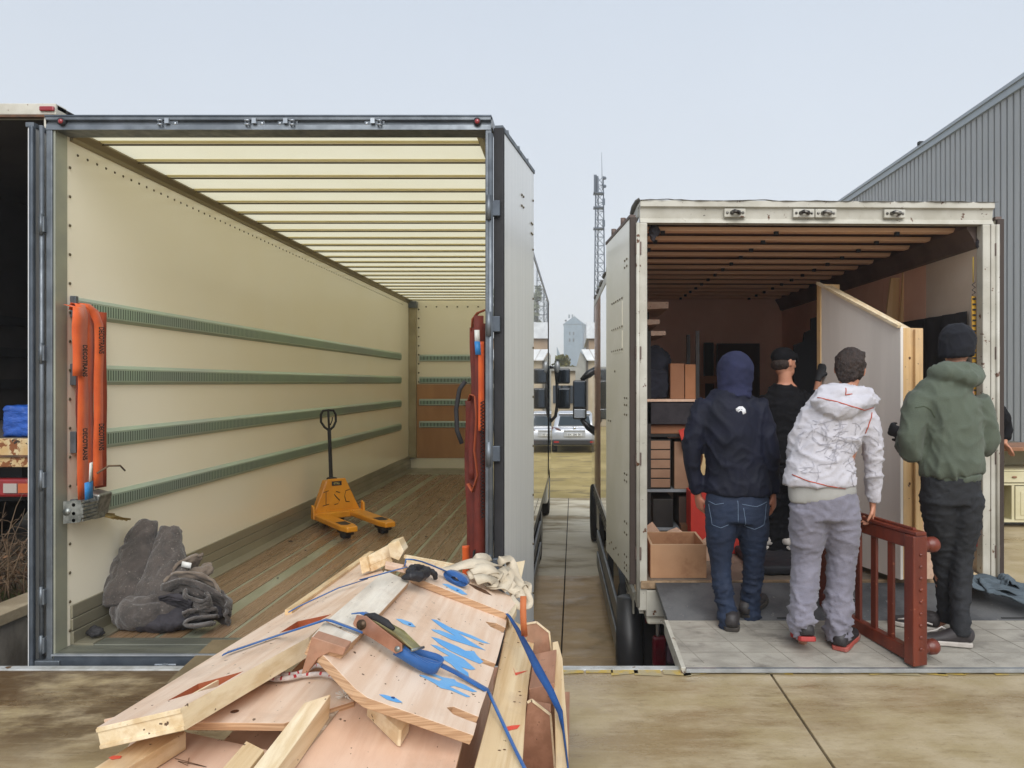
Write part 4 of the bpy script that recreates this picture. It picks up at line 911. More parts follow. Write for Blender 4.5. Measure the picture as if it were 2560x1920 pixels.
for zz in (1.74, 1.25):
    text_mesh('strap_lettering', 'DECOTRANS', .055, basis((0, 0, -1), (0, 1, 0), (XI + .128, 4.342, zz)) @ Matrix.Diagonal((.58, 1, 1, 1)), m_ink, st, bold=.0012)
st = thing('ratchet_strap', (XI + .07, 4.515, .95), 'darker orange ratchet strap with black lettering, behind the bright one', 'strap', 'orange straps on lashing rails')
MB().ribbon(wob([(XI + .04, 4.385, zr), (XI + .07, 4.425, zr + .015), (XI + .085, 4.485, zr - .02)] + drop(XI + .09, 4.525, zr - .10, .98), .008, 3, 12), [.07, .07, .065] + [.06] * 14, (.35, 1, .0)).build('strap_front', m_orange, st)
MB().ribbon(wob(drop(XI + .06, 4.595, zr - .02, .96), .006, 3, 14), .085, (.2, 1, 0)).build('strap_back', m_orange2, st)
MB().ribbon(wob(drop(XI + .05, 4.405, zr - .1, 1.0), .012, 3, 17), .03, (.2, 1, 0)).build('strap_tail', m_rdbr, st)
rt = MB(); rt.obox((XI + .09, 4.505, .88), (.10, .13, .14), (0, 12, 0)); rt.build('ratchet', m_ratch, st, bevel=.012)
g_ = MB()
for k in range(4): g_.beam((XI + .06, 4.565 + k * .045, .80 - k * .01), (XI + .15, 4.585 + k * .045, .77 - k * .012), .012, .012)
g_.beam((XI + .06, 4.545, .81), (XI + .06, 4.725, .77), .012, .012); g_.beam((XI + .15, 4.565, .78), (XI + .15, 4.745, .735), .012, .012)
g_.build('end_hook', mat('yellow_zinc', '8f7a4a', rough=.35, metal=.7), st)
MB().loft([(XI + .1, 4.495, 1.06), (XI + .14, 4.545, 1.10), (XI + .15, 4.645, 1.09), (XI + .13, 4.725, 1.05)], .006, 6).build('wire_tie', m_twig, st)
for zz, tx in ((1.87, 'DECOTRANS'), (1.28, 'DECOTRANS')):
    text_mesh('strap_lettering', tx, .048, basis((0, 0, -1), (.35, 1, 0), (XI + .112, 4.518, zz)) @ Matrix.Diagonal((.58, 1, 1, 1)), m_ink, st, bold=.001)
# right bundle: faded red straps crowding the right post
xr = XRI - .030
sr = thing('strap_bundle', (xr - .1, 4.75, .2), 'thick bundle of faded red straps hanging beside the right rear post', 'straps')
def dr(x0, y0, z0, z1, w, m, seed, name='hanging_strap', am=.02, side=(1, .35, 0)):
    MB().ribbon(wob(drop(x0, y0, z0, z1, 22), am, 2.2, seed), w, side).build(name, m, sr)
dr(xr - .075, 4.55, 1.95, 1.02, .05, m_rdbr, 1); dr(xr - .035, 4.50, 2.02, .35, .06, m_rdbr, 2, am=.015); dr(xr - .02, 4.60, 1.98, .12, .08, m_rdbr, 3)
dr(xr - .10, 4.62, 1.50, .45, .07, m_rdbr, 5); dr(xr - .06, 4.58, 1.2, .10, .10, m_rdbr, 6, am=.03); dr(xr - .13, 4.60, .60, .20, .045, m_orange, 8, 'orange_strap'); dr(xr - .02, 4.47, 1.86, 1.32, .035, m_orange, 9, 'orange_strap', .005)
MB().ribbon([(xr - .085, 4.55, 1.93), (xr - .08, 4.55, 2.0), (xr - .05, 4.55, 2.04), (xr, 4.55, 2.06)], .05, (.2, 1, 0)).build('strap_top_fold', mat('rust_webbing', '9c4a2a', rough=.7), sr)
MB().loft([(xr - .12, 4.50, 1.62), (xr - .155, 4.50, 1.57), (xr - .175, 4.50, 1.45), (xr - .170, 4.50, 1.32), (xr - .14, 4.50, 1.24)], .014, 8).build('black_loop', m_blk, sr)
MB().ribbon([(xr - .10, 4.52, 1.50), (xr - .085, 4.50, 1.54), (xr - .055, 4.49, 1.53), (xr - .045, 4.49, 1.40), (xr - .06, 4.5, 1.20), (xr - .04, 4.5, 1.05), (xr - .07, 4.48, .95), (xr - .10, 4.49, 1.0)], .05, (.3, 1, 0)).build('strap_knot', MATS['rust_webbing'], sr)
for k in range(34): pass
sp_ = MB()
for k in range(70):
    a = k * 1.1; sp_.v += []
sp_.loft([(xr - .012 + .010 * math.cos(k * 1.25), 4.46 + .010 * math.sin(k * 1.25), 1.50 - k * .0042) for k in range(170)], .003, 5); sp_.build('spring_cord', m_blk, sr)
MB().ribbon([(xr - .06, 4.47, .60), (xr - .075, 4.46, .40), (xr - .085, 4.46, .30), (xr - .055, 4.46, .25), (xr - .03, 4.46, .30), (xr - .02, 4.46, .5)], .045, (.2, 1, 0)).build('black_strap_loop', m_blk, sr)
MB().obox((xr - .02, 4.44, .44), (.045, .03, .075)).build('buckle', m_ratch, sr, bevel=.006)
MB().ribbon([(xr - .045, 4.47, 1.93), (xr - .042, 4.465, 1.86)], .03, (1, .2, 0)).build('white_tag', m_whitep, sr)
MB().ribbon([(xr - .042, 4.462, 1.86), (xr - .036, 4.46, 1.78)], .034, (1, .2, 0)).build('blue_tag', m_bluep, sr)
text_mesh('strap_lettering', 'DECO', .035, basis((0, 0, -1), (1, .2, 0), (xr - .125, 4.57, .36)), m_ink, sr, bold=.0006)

# felt blankets thrown against the wall
m_felt = mat('grey_felt', '504945', '413c39', sc=14, rough=.95, bump=.7, bsc=80, sheen=.3, spots=[('857d75', .9, 75, .62), ('2a2624', .9, 60, .64)], spot_w=.05, bdist=.01)
m_felt2 = mat('taupe_felt', '7a6d60', '675b50', sc=10, rough=.95, bump=.5, bsc=110, sheen=.3, bdist=.006)
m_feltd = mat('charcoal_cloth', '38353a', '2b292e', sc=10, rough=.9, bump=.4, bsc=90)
def cloth(s, a, st=(1, 1, 1)):
    def f(p, n):
        q = Vector((p.x * s * st[0], p.y * s * st[1], p.z * s * st[2])) * .8; w = Vector((fr(q * .7), fr(q * .7 + Vector((4, 1, 7))), fr(q * .7 + Vector((1, 9, 3)))))
        v1 = abs(fr(q + w)); v2 = abs(fr(q * 2.2 + w * 1.2 + Vector((3, 3, 3))))
        return a * (1.9 * min(v1, .4) + .9 * min(v2, .35) - .55)
    return f
bl = thing('felt_blankets', (-2.45, 4.85, ZF), 'heap of grey felt moving blankets rolled against the cream wall', 'blankets')
o = MB(); o.loft([W2(265, 1310, 4.75), W2(272, 1280, 4.78), W2(290, 1215, 4.85), W2(312, 1150, 4.92), W2(322, 1122, 4.95)], [(.13, .11), (.15, .12), (.13, .10), (.085, .08), (.06, .05)], 16)
remeshed(o, 'leaning_roll', m_felt, bl, .012, 4, cloth(6, .024, (1.5, 1.5, .6)))
o = MB(); o.loft([W2(330, 1325, 4.72), W2(345, 1270, 4.78), W2(358, 1205, 4.88), W2(365, 1160, 4.95), W2(368, 1138, 4.98)], [(.22, .10), (.19, .10), (.14, .08), (.09, .07), (.07, .05)], 16)
o.ell(W2(372, 1150, 4.97), (.07, .06, .045)); remeshed(o, 'folded_blanket', m_felt, bl, .012, 4, cloth(6, .024, (1.5, 1.5, .6)))
def sheet(path, w0, w1, side, name, m, amp=.015, th=.012, seed=0, nx=26):
    """a soft slab of cloth following a path with rippled cross-section"""
    mb = MB(); mb.smooth = True; P = [Vector(p) for p in path]; side = Vector(side).normalized(); vs_ = []; n = len(P)
    # densify
    Q = []
    for i in range(n - 1):
        for k in range(6): Q.append(P[i].lerp(P[i + 1], k / 6))
    Q.append(P[-1]); n = len(Q)
    for _ in range(3): Q = [Q[0]] + [(Q[i - 1] + Q[i] * 2 + Q[i + 1]) / 4 for i in range(1, n - 1)] + [Q[-1]]
    for i, p in enumerate(Q):
        d = (Q[min(i + 1, n - 1)] - Q[max(i - 1, 0)]).normalized(); nn = d.cross(side); t_ = i / (n - 1); w = w0 + (w1 - w0) * t_
        for k in range(nx):
            u = k / (nx - 1) - .5; q = p + side * w * u
            vs_.append(q + nn * amp * (fr(Vector((u * 5 + seed, t_ * 3, seed))) + .6 * fr(Vector((u * 11 + seed, t_ * 6, 3)))) + side * .02 * fr(Vector((t_ * 6, seed, 9))))
    mb.add(vs_, [[i * nx + k, i * nx + k + 1, (i + 1) * nx + k + 1, (i + 1) * nx + k] for i in range(n - 1) for k in range(nx - 1)])
    ob = mb.build(name, m, None); so = ob.modifiers.new('s', 'SOLIDIFY'); so.thickness = th; so.offset = 0
    return ob
def under(ob, root):
    ob.data.transform(rootm(root).inverted()); ob.parent = root; return ob
D = 4.66
under(sheet([W2(430, 1215, 4.95), W2(405, 1225, 4.9), W2(365, 1250, 4.8), W2(330, 1300, 4.72)], .16, .25, (.5, -.3, .8), 'blanket_fold', m_felt2, .02, .02, 1), bl)
o = MB(); o.loft([W2(262, 1335, 4.74), W2(300, 1315, 4.74), W2(345, 1312, 4.74), W2(392, 1325, 4.74)], [(.10, .09), (.17, .12), (.18, .12), (.10, .08)], 18); o.ell(W2(318, 1255, 4.86), (.17, .07, .20), 18, 12)
remeshed(o, 'slumped_middle', m_felt, bl, .011, 3, cloth(7, .026, (1.2, 1.2, .8)))
def fold(name, m, pts, w, seed, th=.016, amp=.02, side=(.25, -.5, .8), taper=1.0): under(sheet([W2(*q_) for q_ in pts], w, w * taper, side, name, m, amp, th, seed), bl)
o = MB(); o.loft([W2(458, 1226, 4.95), W2(425, 1242, 4.88), W2(385, 1266, 4.8), W2(352, 1292, 4.75)], [(.045, .04), (.06, .05), (.06, .05), (.04, .035)], 14); remeshed(o, 'taupe_roll', m_felt2, bl, .010, 3, cloth(7, .016, (2, 2, .7)))
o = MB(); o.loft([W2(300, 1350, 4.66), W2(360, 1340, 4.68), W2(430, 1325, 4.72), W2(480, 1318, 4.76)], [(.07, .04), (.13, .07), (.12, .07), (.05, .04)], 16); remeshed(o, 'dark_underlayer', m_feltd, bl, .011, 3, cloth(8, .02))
fold('draped_layer', m_felt2, [(372, 1262, 4.80), (402, 1256, 4.76), (440, 1262, 4.76), (468, 1278, 4.78), (472, 1302, 4.74)], .20, 3)
fold('draped_layer', m_felt, [(350, 1290, 4.72), (385, 1276, 4.70), (425, 1282, 4.70), (462, 1300, 4.72), (490, 1322, 4.74), (492, 1335, 4.70)], .24, 5, amp=.03)
fold('draped_layer', m_felt, [(400, 1290, 4.66), (410, 1305, 4.64), (440, 1318, 4.62), (455, 1312, 4.62), (448, 1296, 4.64)], .16, 8, amp=.03)
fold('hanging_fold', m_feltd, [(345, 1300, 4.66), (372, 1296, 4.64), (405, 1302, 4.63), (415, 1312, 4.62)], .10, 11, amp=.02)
fold('hanging_fold', m_felt, [(470, 1330, 4.66), (430, 1334, 4.62), (408, 1340, 4.60), (400, 1348, 4.60), (420, 1352, 4.59), (462, 1346, 4.60)], .12, 13, amp=.012, side=(.2, -.9, .3))
fold('hanging_fold', m_felt, [(470, 1318, 4.68), (425, 1322, 4.63), (398, 1330, 4.61)], .12, 15, amp=.02, side=(.2, -.8, .5))
fold('crumpled_edge', m_felt, [(445, 1290, 4.80), (472, 1288, 4.78), (492, 1302, 4.76), (496, 1322, 4.72)], .12, 17, amp=.025)
MB().ribbon([W2(393, 1218, 4.80), W2(413, 1222, 4.80)], .035, (.1, .2, 1), .006).build('care_label', m_whitep, bl)
# small black strap end on the sill, debris
o = MB(); o.loft([W2(190, 1368, 4.50), W2(203, 1360, 4.50), W2(218, 1364, 4.5), W2(224, 1371, 4.5)], [.02, .028, .025, .012], 10); o.ell(W2(205, 1369, 4.48), (.035, .03, .018))
remeshed(o, 'black_strap_wad', m_blk, None, .008, 2, cloth(30, .008), label='small black wad of strap on the floor corner by the left post', cat='strap')
dbs = MB()
for k, (px, py) in enumerate(((628, 1170), (660, 1190), (920, 1160), (1110 * .864, 1400 * .864), (600, 1250), (1000, 1130))):
    y_ = (EYE - ZF) * FD / (py - VY); p = W2(px, py, y_); dbs.obox((p.x, p.y, ZF + .006), (.04 if k == 0 else .015, .012, .006), (0, 0, 20 * k))
dbs.build('floor_debris', m_blk, kind='stuff')

# ------------------------------------------------------------------ yellow pallet jack
m_pj = mat('jack_yellow', 'd8921f', 'c98318', sc=5, rough=.4, spots=[('4b3418', .7, 26, .70)], spot_w=.02, coat=.2)
m_pjd = mat('jack_grime', '2b241c', rough=.8)
def jack():
    base = Vector((-2.60, 8.15, ZF)); ang = R(-52)      # forks run toward the viewer and to the right
    Mj = Matrix.Translation(base) @ Matrix.Rotation(ang, 4, 'Z')
    t = thing('pallet_jack', base, 'yellow hand pallet jack with black handle standing in the lorry', 'pallet jack')
    J = lambda: MB(Mj)
    # local: x = along forks, y = across, z = up
    for s in (-1, 1):
        y0 = s * .20
        f = J().prism([(-.02, y0 - .08, .085), (.80, y0 - .08, .085), (.93, y0 - .055, .085), (.93, y0 + .055, .085), (.80, y0 + .08, .085), (-.02, y0 + .08, .085)], (0, 0, .055)).build('fork', m_pj, t, bevel=.012)
        J().prism([(.60, y0 - .05, .1405), (.76, y0 - .05, .1405), (.80, y0, .1405), (.76, y0 + .05, .1405), (.60, y0 + .05, .1405)], (0, 0, .002)).build('fork_opening', m_pjd, f)
        for dy in (-.025, .025): J().cyl((.74 + dy, y0 - .035, .04), (.74 + dy, y0 + .035, .04), .04, 14).build('load_roller', m_rubber, t)
        J().box(.62, .86, y0 - .045, y0 + .045, .045, .08).build('roller_frame', m_pjd, t, bevel=.008)
        J().cyl((-.16, s * .05, .09), (-.16, s * .05 + s * .05, .09), .09, 18).build('steer_wheel', m_rubber, t)
        J().prism([(-.03, s * .265, .09), (.06, s * .265, .09), (.04, s * .265, .22), (-.02, s * .265, .24)], (0, s * .025, 0)).build('side_lug', m_pj, t, bevel=.006)
    y_ = J(); y_.prism([(-.02, -.28, .09), (-.02, .28, .09), (-.05, .10, .50), (-.05, -.10, .50)], (-.02, 0, .0)); y_.build('yoke_plate', m_pj, t, bevel=.006)
    J().prism([(-.07, -.25, .09), (-.07, .25, .09), (-.09, .11, .48), (-.09, -.11, .48)], (-.10, 0, 0)).build('frame_body', m_pj, t, bevel=.01)
    J().box(-.05, .04, -.27, .27, .075, .15).build('fork_bridge', m_pj, t, bevel=.015)
    J().cyl((-.17, 0, .06), (-.17, 0, .36), .045, 14).build('hydraulic_pump', m_pjd, t)
    hp = [(-.19, 0, .34), (-.22, 0, .50), (-.25, 0, .80), (-.28, 0, 1.05)]
    J().loft(hp, [.030, .022, .020, .020], 12).build('handle_tube', m_blk, t)
    J().obox((-.19, 0, .42), (.10, .10, .16)).build('handle_pivot', m_blk, t, bevel=.015)
    lp = [(-.28, 0, 1.02), (-.285, -.05, 1.06), (-.30, -.085, 1.12), (-.305, -.085, 1.20), (-.31, -.06, 1.245), (-.312, 0, 1.25), (-.31, .06, 1.245), (-.305, .085, 1.20), (-.30, .085, 1.12), (-.285, .05, 1.06), (-.28, 0, 1.02)]
    J().loft(lp, .013, 8).build('handle_loop', m_blk, t)
    J().loft([(-.28, 0, 1.04), (-.308, 0, 1.245)], .013, 8).build('handle_bar', m_blk, t)
    J().loft([(-.30, .02, 1.08), (-.31, .045, 1.13), (-.31, .05, 1.17)], .006, 6).build('release_lever', m_blk, t)
    # plate lies in the local plane leaning: text and label on its outward face (+x)
    up = Vector((-.03, 0, .41)).normalized()
    def TB(y, z, off): 
        x = -.02 + (z - .09) * (-.03 / .41) + off; return Mj @ basis((0, 1, 0), up, (x, y, z))
    lb = J().prism([(-.043 + .0015, -.055, .425), (-.043 + .0015, .055, .425), (-.0465 + .0015, .055, .472), (-.0465 + .0015, -.055, .472)], (.002, 0, 0)).build('maker_label', m_blk, t)
    text_mesh('label_print', 'STILL', .03, TB(0, .448, .0045), mat('label_yellow', 'b8a860', rough=.6), lb, bold=.0006)
    ck = J()
    # hand-scrawled ISC
    def P_(y, z): return (-.02 + (z - .09) * (-.03 / .41) + .003, y, z)
    def stroke(pts): ck.ribbon([P_(a, b) for a, b in pts], .010, (0, .6, .8), .002)
    for pts in ([(-.15, .36), (-.09, .375)], [(-.12, .37), (-.125, .22)], [(-.16, .215), (-.09, .23)], [(.035, .345), (-.01, .36), (-.03, .33), (.0, .29), (.03, .26), (.01, .225), (-.03, .22)], [(.15, .37), (.10, .36), (.085, .30), (.10, .24), (.14, .235)]): stroke(pts)
    ck.build('marker_scrawl', m_pjd, t)
jack()
# steel dock plate bridging to the sill
MB().prism([(-2.18, 3.96, .004), (-2.17, 4.0, .022), (-2.16, 4.42, .075), (-2.16, 4.42, .060), (-2.17, 4.10, .004)], (1.35, 0, 0)).build('dock_plate', mat('worn_brown_plate', '86775d', '74664f', sc=5, rough=.5, metal=.3, bump=.2, bsc=60), label='worn steel dock plate bridging the dock and the cream lorry sill', cat='dock plate')
# ================================================================== strapped pile of plywood units in the foreground
def woodx(dark, amt=.6, sc=3.0, st=(9, .5, 9)):
    def f(c, base, rs):
        n = c['nse'](sc, st, 6, .6); base = c['mixc'](c['mrange'](n, .38, .66, 0, amt), base, lin(dark))
        d = c['nse'](48, (1, 1, 1), 2, .5); base = c['mixc'](c['mrange'](d, .715, .735), base, lin('5d4836'))
        s = c['nse'](3.2, (1, 1, 1), 6, .65); base = c['mixc'](c['mrange'](s, .50, .72, 0, .45), base, lin('a98f78'))
        return base, rs
    return f
m_ply = mat('birch_plywood', 'e3cdb8', 'dac0a8', sc=2.2, rough=.55, bump=.05, bsc=60, extra=woodx('cda98a', .6))
m_plyp = mat('pinkish_plywood', 'dcbfa8', 'd2b198', sc=2.2, rough=.6, bump=.05, bsc=50, extra=woodx('c39b7f', .45))
m_plyd = mat('hardboard_brown', 'b0836a', 'a2755c', sc=2, rough=.6, extra=woodx('7a533b', .4))
m_pine = mat('pine_timber', 'e0caa4', 'd5ba90', sc=2.5, st=(6, .5, 6), rough=.55, bump=.05, bsc=60, bst=(8, 1, 8), extra=woodx('b48d57', .6, 2.0, (16, .6, 16)))
m_pinel = mat('light_pine_timber', 'e8d9bb', 'ddc9a4', sc=2.5, st=(6, .5, 6), rough=.55, extra=woodx('bf9f6d', .55, 2.0, (16, .6, 16)))
m_whitew = mat('whitewashed_board', 'e2dacb', 'd6cab8', sc=4, st=(3, 1, 3), rough=.6, extra=woodx('b5ab9c', .5, 4, (10, 1, 10)))
def plyedge(c, base, rs):
    w = c['N'].new('ShaderNodeTexWave'); w.wave_type = 'BANDS'; w.bands_direction = 'Z'; w.inputs['Scale'].default_value = 38; w.inputs['Distortion'].default_value = .6
    c['K'](c['co'].outputs['Object'], w.inputs['Vector']); return c['mixc'](c['mrange'](w.outputs['Fac'], .35, .65), base, lin('8b6242')), rs
m_edge = mat('plywood_edge', 'c7a27e', 'a98260', sc=9, st=(.6, .6, 22), rough=.7, mixp=(.4, .6))
m_redp = mat('red_spray', 'd9442f', 'cf5a45', sc=14, rough=.6); m_bluespray = mat('blue_stencil_paint', '5b9dd4', '74aad6', sc=10, rough=.6)
m_slot = mat('red_brown_slot', 'a9593a', '96502f', sc=6, rough=.6)
m_bstrap = mat('blue_webbing', '1f5c9e', '174c88', sc=9, rough=.6, bump=.25, bsc=200, sheen=.2)
m_knot = mat('wood_knot', '5b3d26', rough=.7)
R7 = lambda zx, zy: (200 + zx * .3497, 1340 + zy * .3496)
R8 = lambda zx, zy: (780 + zx * .3616, 1320 + zy * .3617)
pile = None
def slab(name, pix, pl, th, m, label=None, cat=None, group=None, off=0.0, parent=None, edge=True, bevel=.002, cuts=(), cutm=None, em=None):
    top = [pl.at(*q, off) for q in pix]; dn = -pl.n * th
    mb = MB(); n = len(top); mb.v = top + [p + dn for p in top]
    mb.f = [list(range(n)), [i + n for i in range(n)][::-1]] + [[i, (i + 1) % n, (i + 1) % n + n, i + n] for i in range(n)]; mb.m = [0, 0] + [1] * n; mb.sm = [False] * (n + 2)
    o = mb.build(name, [m, em or (m_edge if edge else m)], parent, label=label, cat=cat, group=group)
    for c in cuts:
        k = MB(); t_ = [pl.at(*q, off + .02) for q in c[0]]; k.prism(t_, -pl.n * (.02 + c[1])); co = k.build('cutter', cutm or m_edge)
        b = o.modifiers.new('b', 'BOOLEAN'); b.operation = 'DIFFERENCE'; b.solver = 'EXACT'; b.object = co; b.material_mode = 'TRANSFER'
        bpy.context.view_layer.update(); me = bpy.data.meshes.new_from_object(o.evaluated_get(DEPS())); o.modifiers.clear(); o.data = me; bpy.data.objects.remove(co)
    if bevel:
        bv = o.modifiers.new('bevel', 'BEVEL'); bv.width = bevel; bv.segments = 2; bv.limit_method = 'ANGLE'; bv.angle_limit = R(50)
    return o
def decal(name, pix, pl, m, parent, off=.0012, smooth=False):
    mb = MB(); mb.prism([pl.at(*q, off) for q in pix], pl.n * .0006); return mb.build(name, m, parent)
PM = Plane((1024, 1454, .86), (888.5, 1721.5, .86), (1268, 1541, .70))
PL_ = Plane((451.8, 1770, .84), (242, 1819, .78), (773.5, 1591.7, .84))
# cart and carcass underneath
cart = thing('wheeled_dolly', (-.55, 2.7, 0), 'low wheeled dolly under the strapped plywood pile', 'dolly')
MB().box(-1.0, -.08, 1.75, 3.75, .13, .17).build('deck', m_plyd, cart, bevel=.004)
for x_ in (-.9, -.18):
    for y_ in (1.9, 3.6):
        c = MB().cyl((x_ - .02, y_, .06), (x_ + .02, y_, .06), .06, 16).build('castor', m_rubber, cart); MB().box(x_ - .03, x_ + .03, y_ - .03, y_ + .03, .10, .13).build('castor_fork', m_ratch, c)
cc = thing('plywood_carcass', (-.55, 2.7, .17), 'deep plywood carcass at the bottom of the strapped pile', 'plywood unit')
MB().box(-.97, -.955, 1.72, 3.3, .172, .60).build('side_panel', m_plyp, cc); MB().box(-.375, -.36, 1.72, 3.3, .172, .60).build('side_panel', m_plyp, cc)
MB().box(-.954, -.376, 1.72, 1.735, .172, .60).build('end_panel', m_plyp, cc); MB().box(-.954, -.376, 3.285, 3.3, .172, .60).build('end_panel', m_plyp, cc); MB().box(-.97, -.36, 1.72, 3.3, .602, .62).build('top_panel', m_plyp, cc)
PB0 = Plane((300, 1800, .66), (700, 1800, .66), (700, 1700, .66)); PS = Plane((300, 1800, .745), (700, 1800, .745), (700, 1700, .745))
# lower-left flat under the beam, pinkish with pencil scribble
slab('plywood_sheet', [R7(-150, 2300), R7(380, 1440), R7(760, 1400), R7(1500, 1560), R7(1500, 2300)], PB0, .018, m_plyp, 'pinkish plywood sheet with pencil scribble at the very bottom of the picture', 'plywood sheet')
lb = slab('pine_rail', [R7(-60, 1760), R7(410, 1462), R7(745, 1390), R7(760, 1400), R7(170, 1760)], PB0, .045, m_pine, 'pine rail with a red dab beneath the long box beam', 'timber', off=.048, edge=False)
decal('red_dab', [R7(205, 1585), R7(240, 1570), R7(300, 1572), R7(290, 1588), R7(230, 1598)], PB0, m_redp, lb, off=.0495)
q = MB(); q.loft([PB0.at(*R7(*p), .002) for p in ((680, 1590), (760, 1610), (905, 1650), (700, 1608), (770, 1640), (780, 1585))], .0008, 4); q.build('pencil_scribble', m_knot, bpy.data.objects['plywood_sheet'])
# under-panel with laminated front edge
sp1 = slab('plywood_sheet', [R7(760, 1330), R7(1330, 1010), R7(1900, 1010), R7(1960, 1180), R7(1460, 1338)], PS, .020, m_ply, 'pale plywood panel with one drilled hole beside the red-white rope', 'plywood panel', bevel=.001)
MB().prism([PS.at(*R7(770, 1338), -.024), PS.at(*R7(1330, 1010), -.024), PS.at(*R7(1900, 1010), -.024), PS.at(*R7(1450, 1342), -.024)], (0, 0, -.018)).build('lower_ply', m_edge, sp1)
q = MB(); c_ = PS.at(*R7(1107, 1253), .0006); q.add([c_ + Vector((.011 * math.cos(a * .52), .011 * math.sin(a * .52), 0)) for a in range(12)], [list(range(12))]); q.build('drilled_hole', m_knot, sp1)
# big box beam on the left with red-lined slots
beam = slab('box_beam', [R7(120, 1370), R7(720, 1230), R7(1635, 722), R7(2170, 262), R7(2090, 120), R7(1500, 520)], PL_, .052, m_ply, 'long plywood box beam with red-lined slots on the left of the pile', 'box beam', em=m_pinel,
            cuts=(([R7(610, 1122), R7(832, 1003), R7(1160, 912), R7(965, 1022), R7(850, 1052)], .03), ([R7(1415, 650), R7(1545, 570), R7(1790, 517), R7(1655, 588)], .03)), cutm=m_slot, bevel=0)
for pts in ([(680, 1090), (700, 1062), (750, 1065), (770, 1080), (700, 1102)], [(1440, 640), (1470, 606), (1510, 608), (1500, 632)]): decal('red_dab', [R7(*p) for p in pts], PL_, m_redp, beam, off=-.028)
e_ = MB(); 
for (a, b) in (((125, 1388), (722, 1246)), ((140, 1500), (742, 1352))):
    pa, pb = PL_.at(*R7(120, 1370)), PL_.at(*R7(720, 1230)); off_ = -.006 if a[1] < 1400 else -.046
    e_.beam(pa + PL_.n * off_ - Vector((0, .002, 0)), pb + PL_.n * off_ - Vector((0, .002, 0)), .004, .008)
e_.build('end_ply_layer', m_pinel, beam)
pa, pb = PL_.at(*R7(190, 1355), -.026), PL_.at(*R7(640, 1250), -.026); MB().beam(pa - Vector((0, .0015, 0)), pb - Vector((0, .0015, 0)), .004, .034).build('end_block', m_plyp, beam)
for t_ in (.3, .62, .8): c_ = pa.lerp(pb, t_) - Vector((0, .005, 0)); MB().ell(c_, (.003, .003, .003), 8, 6).build('screw_hole', m_knot, beam)
sA, sB = PL_.at(*R7(722, 1232), -.026), PL_.at(*R7(1632, 726), -.026); MB().beam(sA + Vector((.004, 0, 0)), sB + Vector((.004, 0, 0)), .006, .046).build('side_board', m_pinel, beam)
MB().beam(PL_.at(*R7(1490, 545), .008), PL_.at(*R7(2085, 120), .008), .028, .020).build('outer_rail', m_pine, beam, bevel=.002)
kn = MB()
for zx, zy in ((400, 1235), (520, 1210), (640, 1180), (1130, 800), (1350, 690), (1700, 470), (1760, 440)): kn.ell(PL_.at(*R7(zx, zy), .0), (.004, .002, .0008), 6, 4)
kn.build('wood_knots', m_knot, beam, kind='stuff')
# main panel with blue stencil
cutN = [([R8(1215, 610), R8(1290, 622), R8(1380, 668), R8(1380, 705), R8(1310, 672), R8(1250, 645)], .05), ([R8(1140, 855), R8(1200, 862), R8(1310, 905), R8(1310, 935), R8(1230, 905), R8(1180, 885)], .05), ([R8(955, 1190), R8(1000, 1184), R8(1100, 1225), R8(1260, 1290), R8(1260, 1330), R8(1100, 1275), R8(1000, 1235)], .05)]
main = slab('stencilled_board', [R8(640, 335), R8(1350, 612), R8(1338, 692), R8(1285, 890), R8(1210, 1130), R8(1168, 1250), R8(1118, 1432), R8(385, 1172), R8(300, 1110), R8(60, 860), R8(235, 760)], PM, .026, m_ply, 'pale plywood panel stencilled with blue letters on top of the pile', 'plywood panel', cuts=cutN)
def bl_(pts): decal('blue_stencil', [R8(*p) for p in pts], PM, m_bluespray, main)
for pts in ([(580, 627), (620, 630), (690, 655), (715, 682), (690, 682), (630, 660)], [(465, 1150), (500, 1152), (580, 1175), (625, 1205), (590, 1205), (520, 1185)],
            [(825, 630), (860, 635), (960, 690), (1100, 740), (1230, 800), (1180, 792), (1010, 725), (1090, 780), (1200, 845), (1100, 815), (960, 770), (840, 712), (825, 700), (880, 705), (990, 745), (900, 690)],
            [(825, 752), (870, 762), (1010, 820), (1060, 848), (1120, 850), (1140, 880), (1185, 925), (1160, 938), (1080, 905), (960, 850), (880, 800)],
            [(820, 805), (860, 812), (950, 855), (1050, 905), (1130, 975), (1100, 980), (1030, 960), (1080, 1000), (1085, 1032), (1020, 1000), (960, 940), (880, 890), (950, 885), (880, 845)],
            [(740, 1015), (780, 1018), (880, 1058), (900, 1045), (770, 995), (790, 985), (900, 1030), (985, 1045), (1000, 1062), (1060, 1085), (1140, 1130), (1110, 1132), (985, 1090), (950, 1095), (1095, 1165), (1070, 1168), (960, 1120), (890, 1105), (850, 1075)]): bl_(pts)
for zx, zy in ((670, 665), (553, 1172)): MB().ell(PM.at(*R8(zx, zy), .001), (.008, .006, .002), 8, 5).build('blue_hole', mat('dark_blue_hole', '1d3f74', rough=.7), main)
kn = MB(); rnd = random.Random(3)
for _ in range(34):
    zx = rnd.uniform(420, 1180); zy = 430 + (zx - 640) * .38 + rnd.uniform(0, 640); kn.ell(PM.at(*R8(zx, zy), .0), (.0035 * rnd.uniform(.4, 1), .002, .0007), 6, 4)
kn.build('wood_flecks', m_knot, main, kind='stuff')
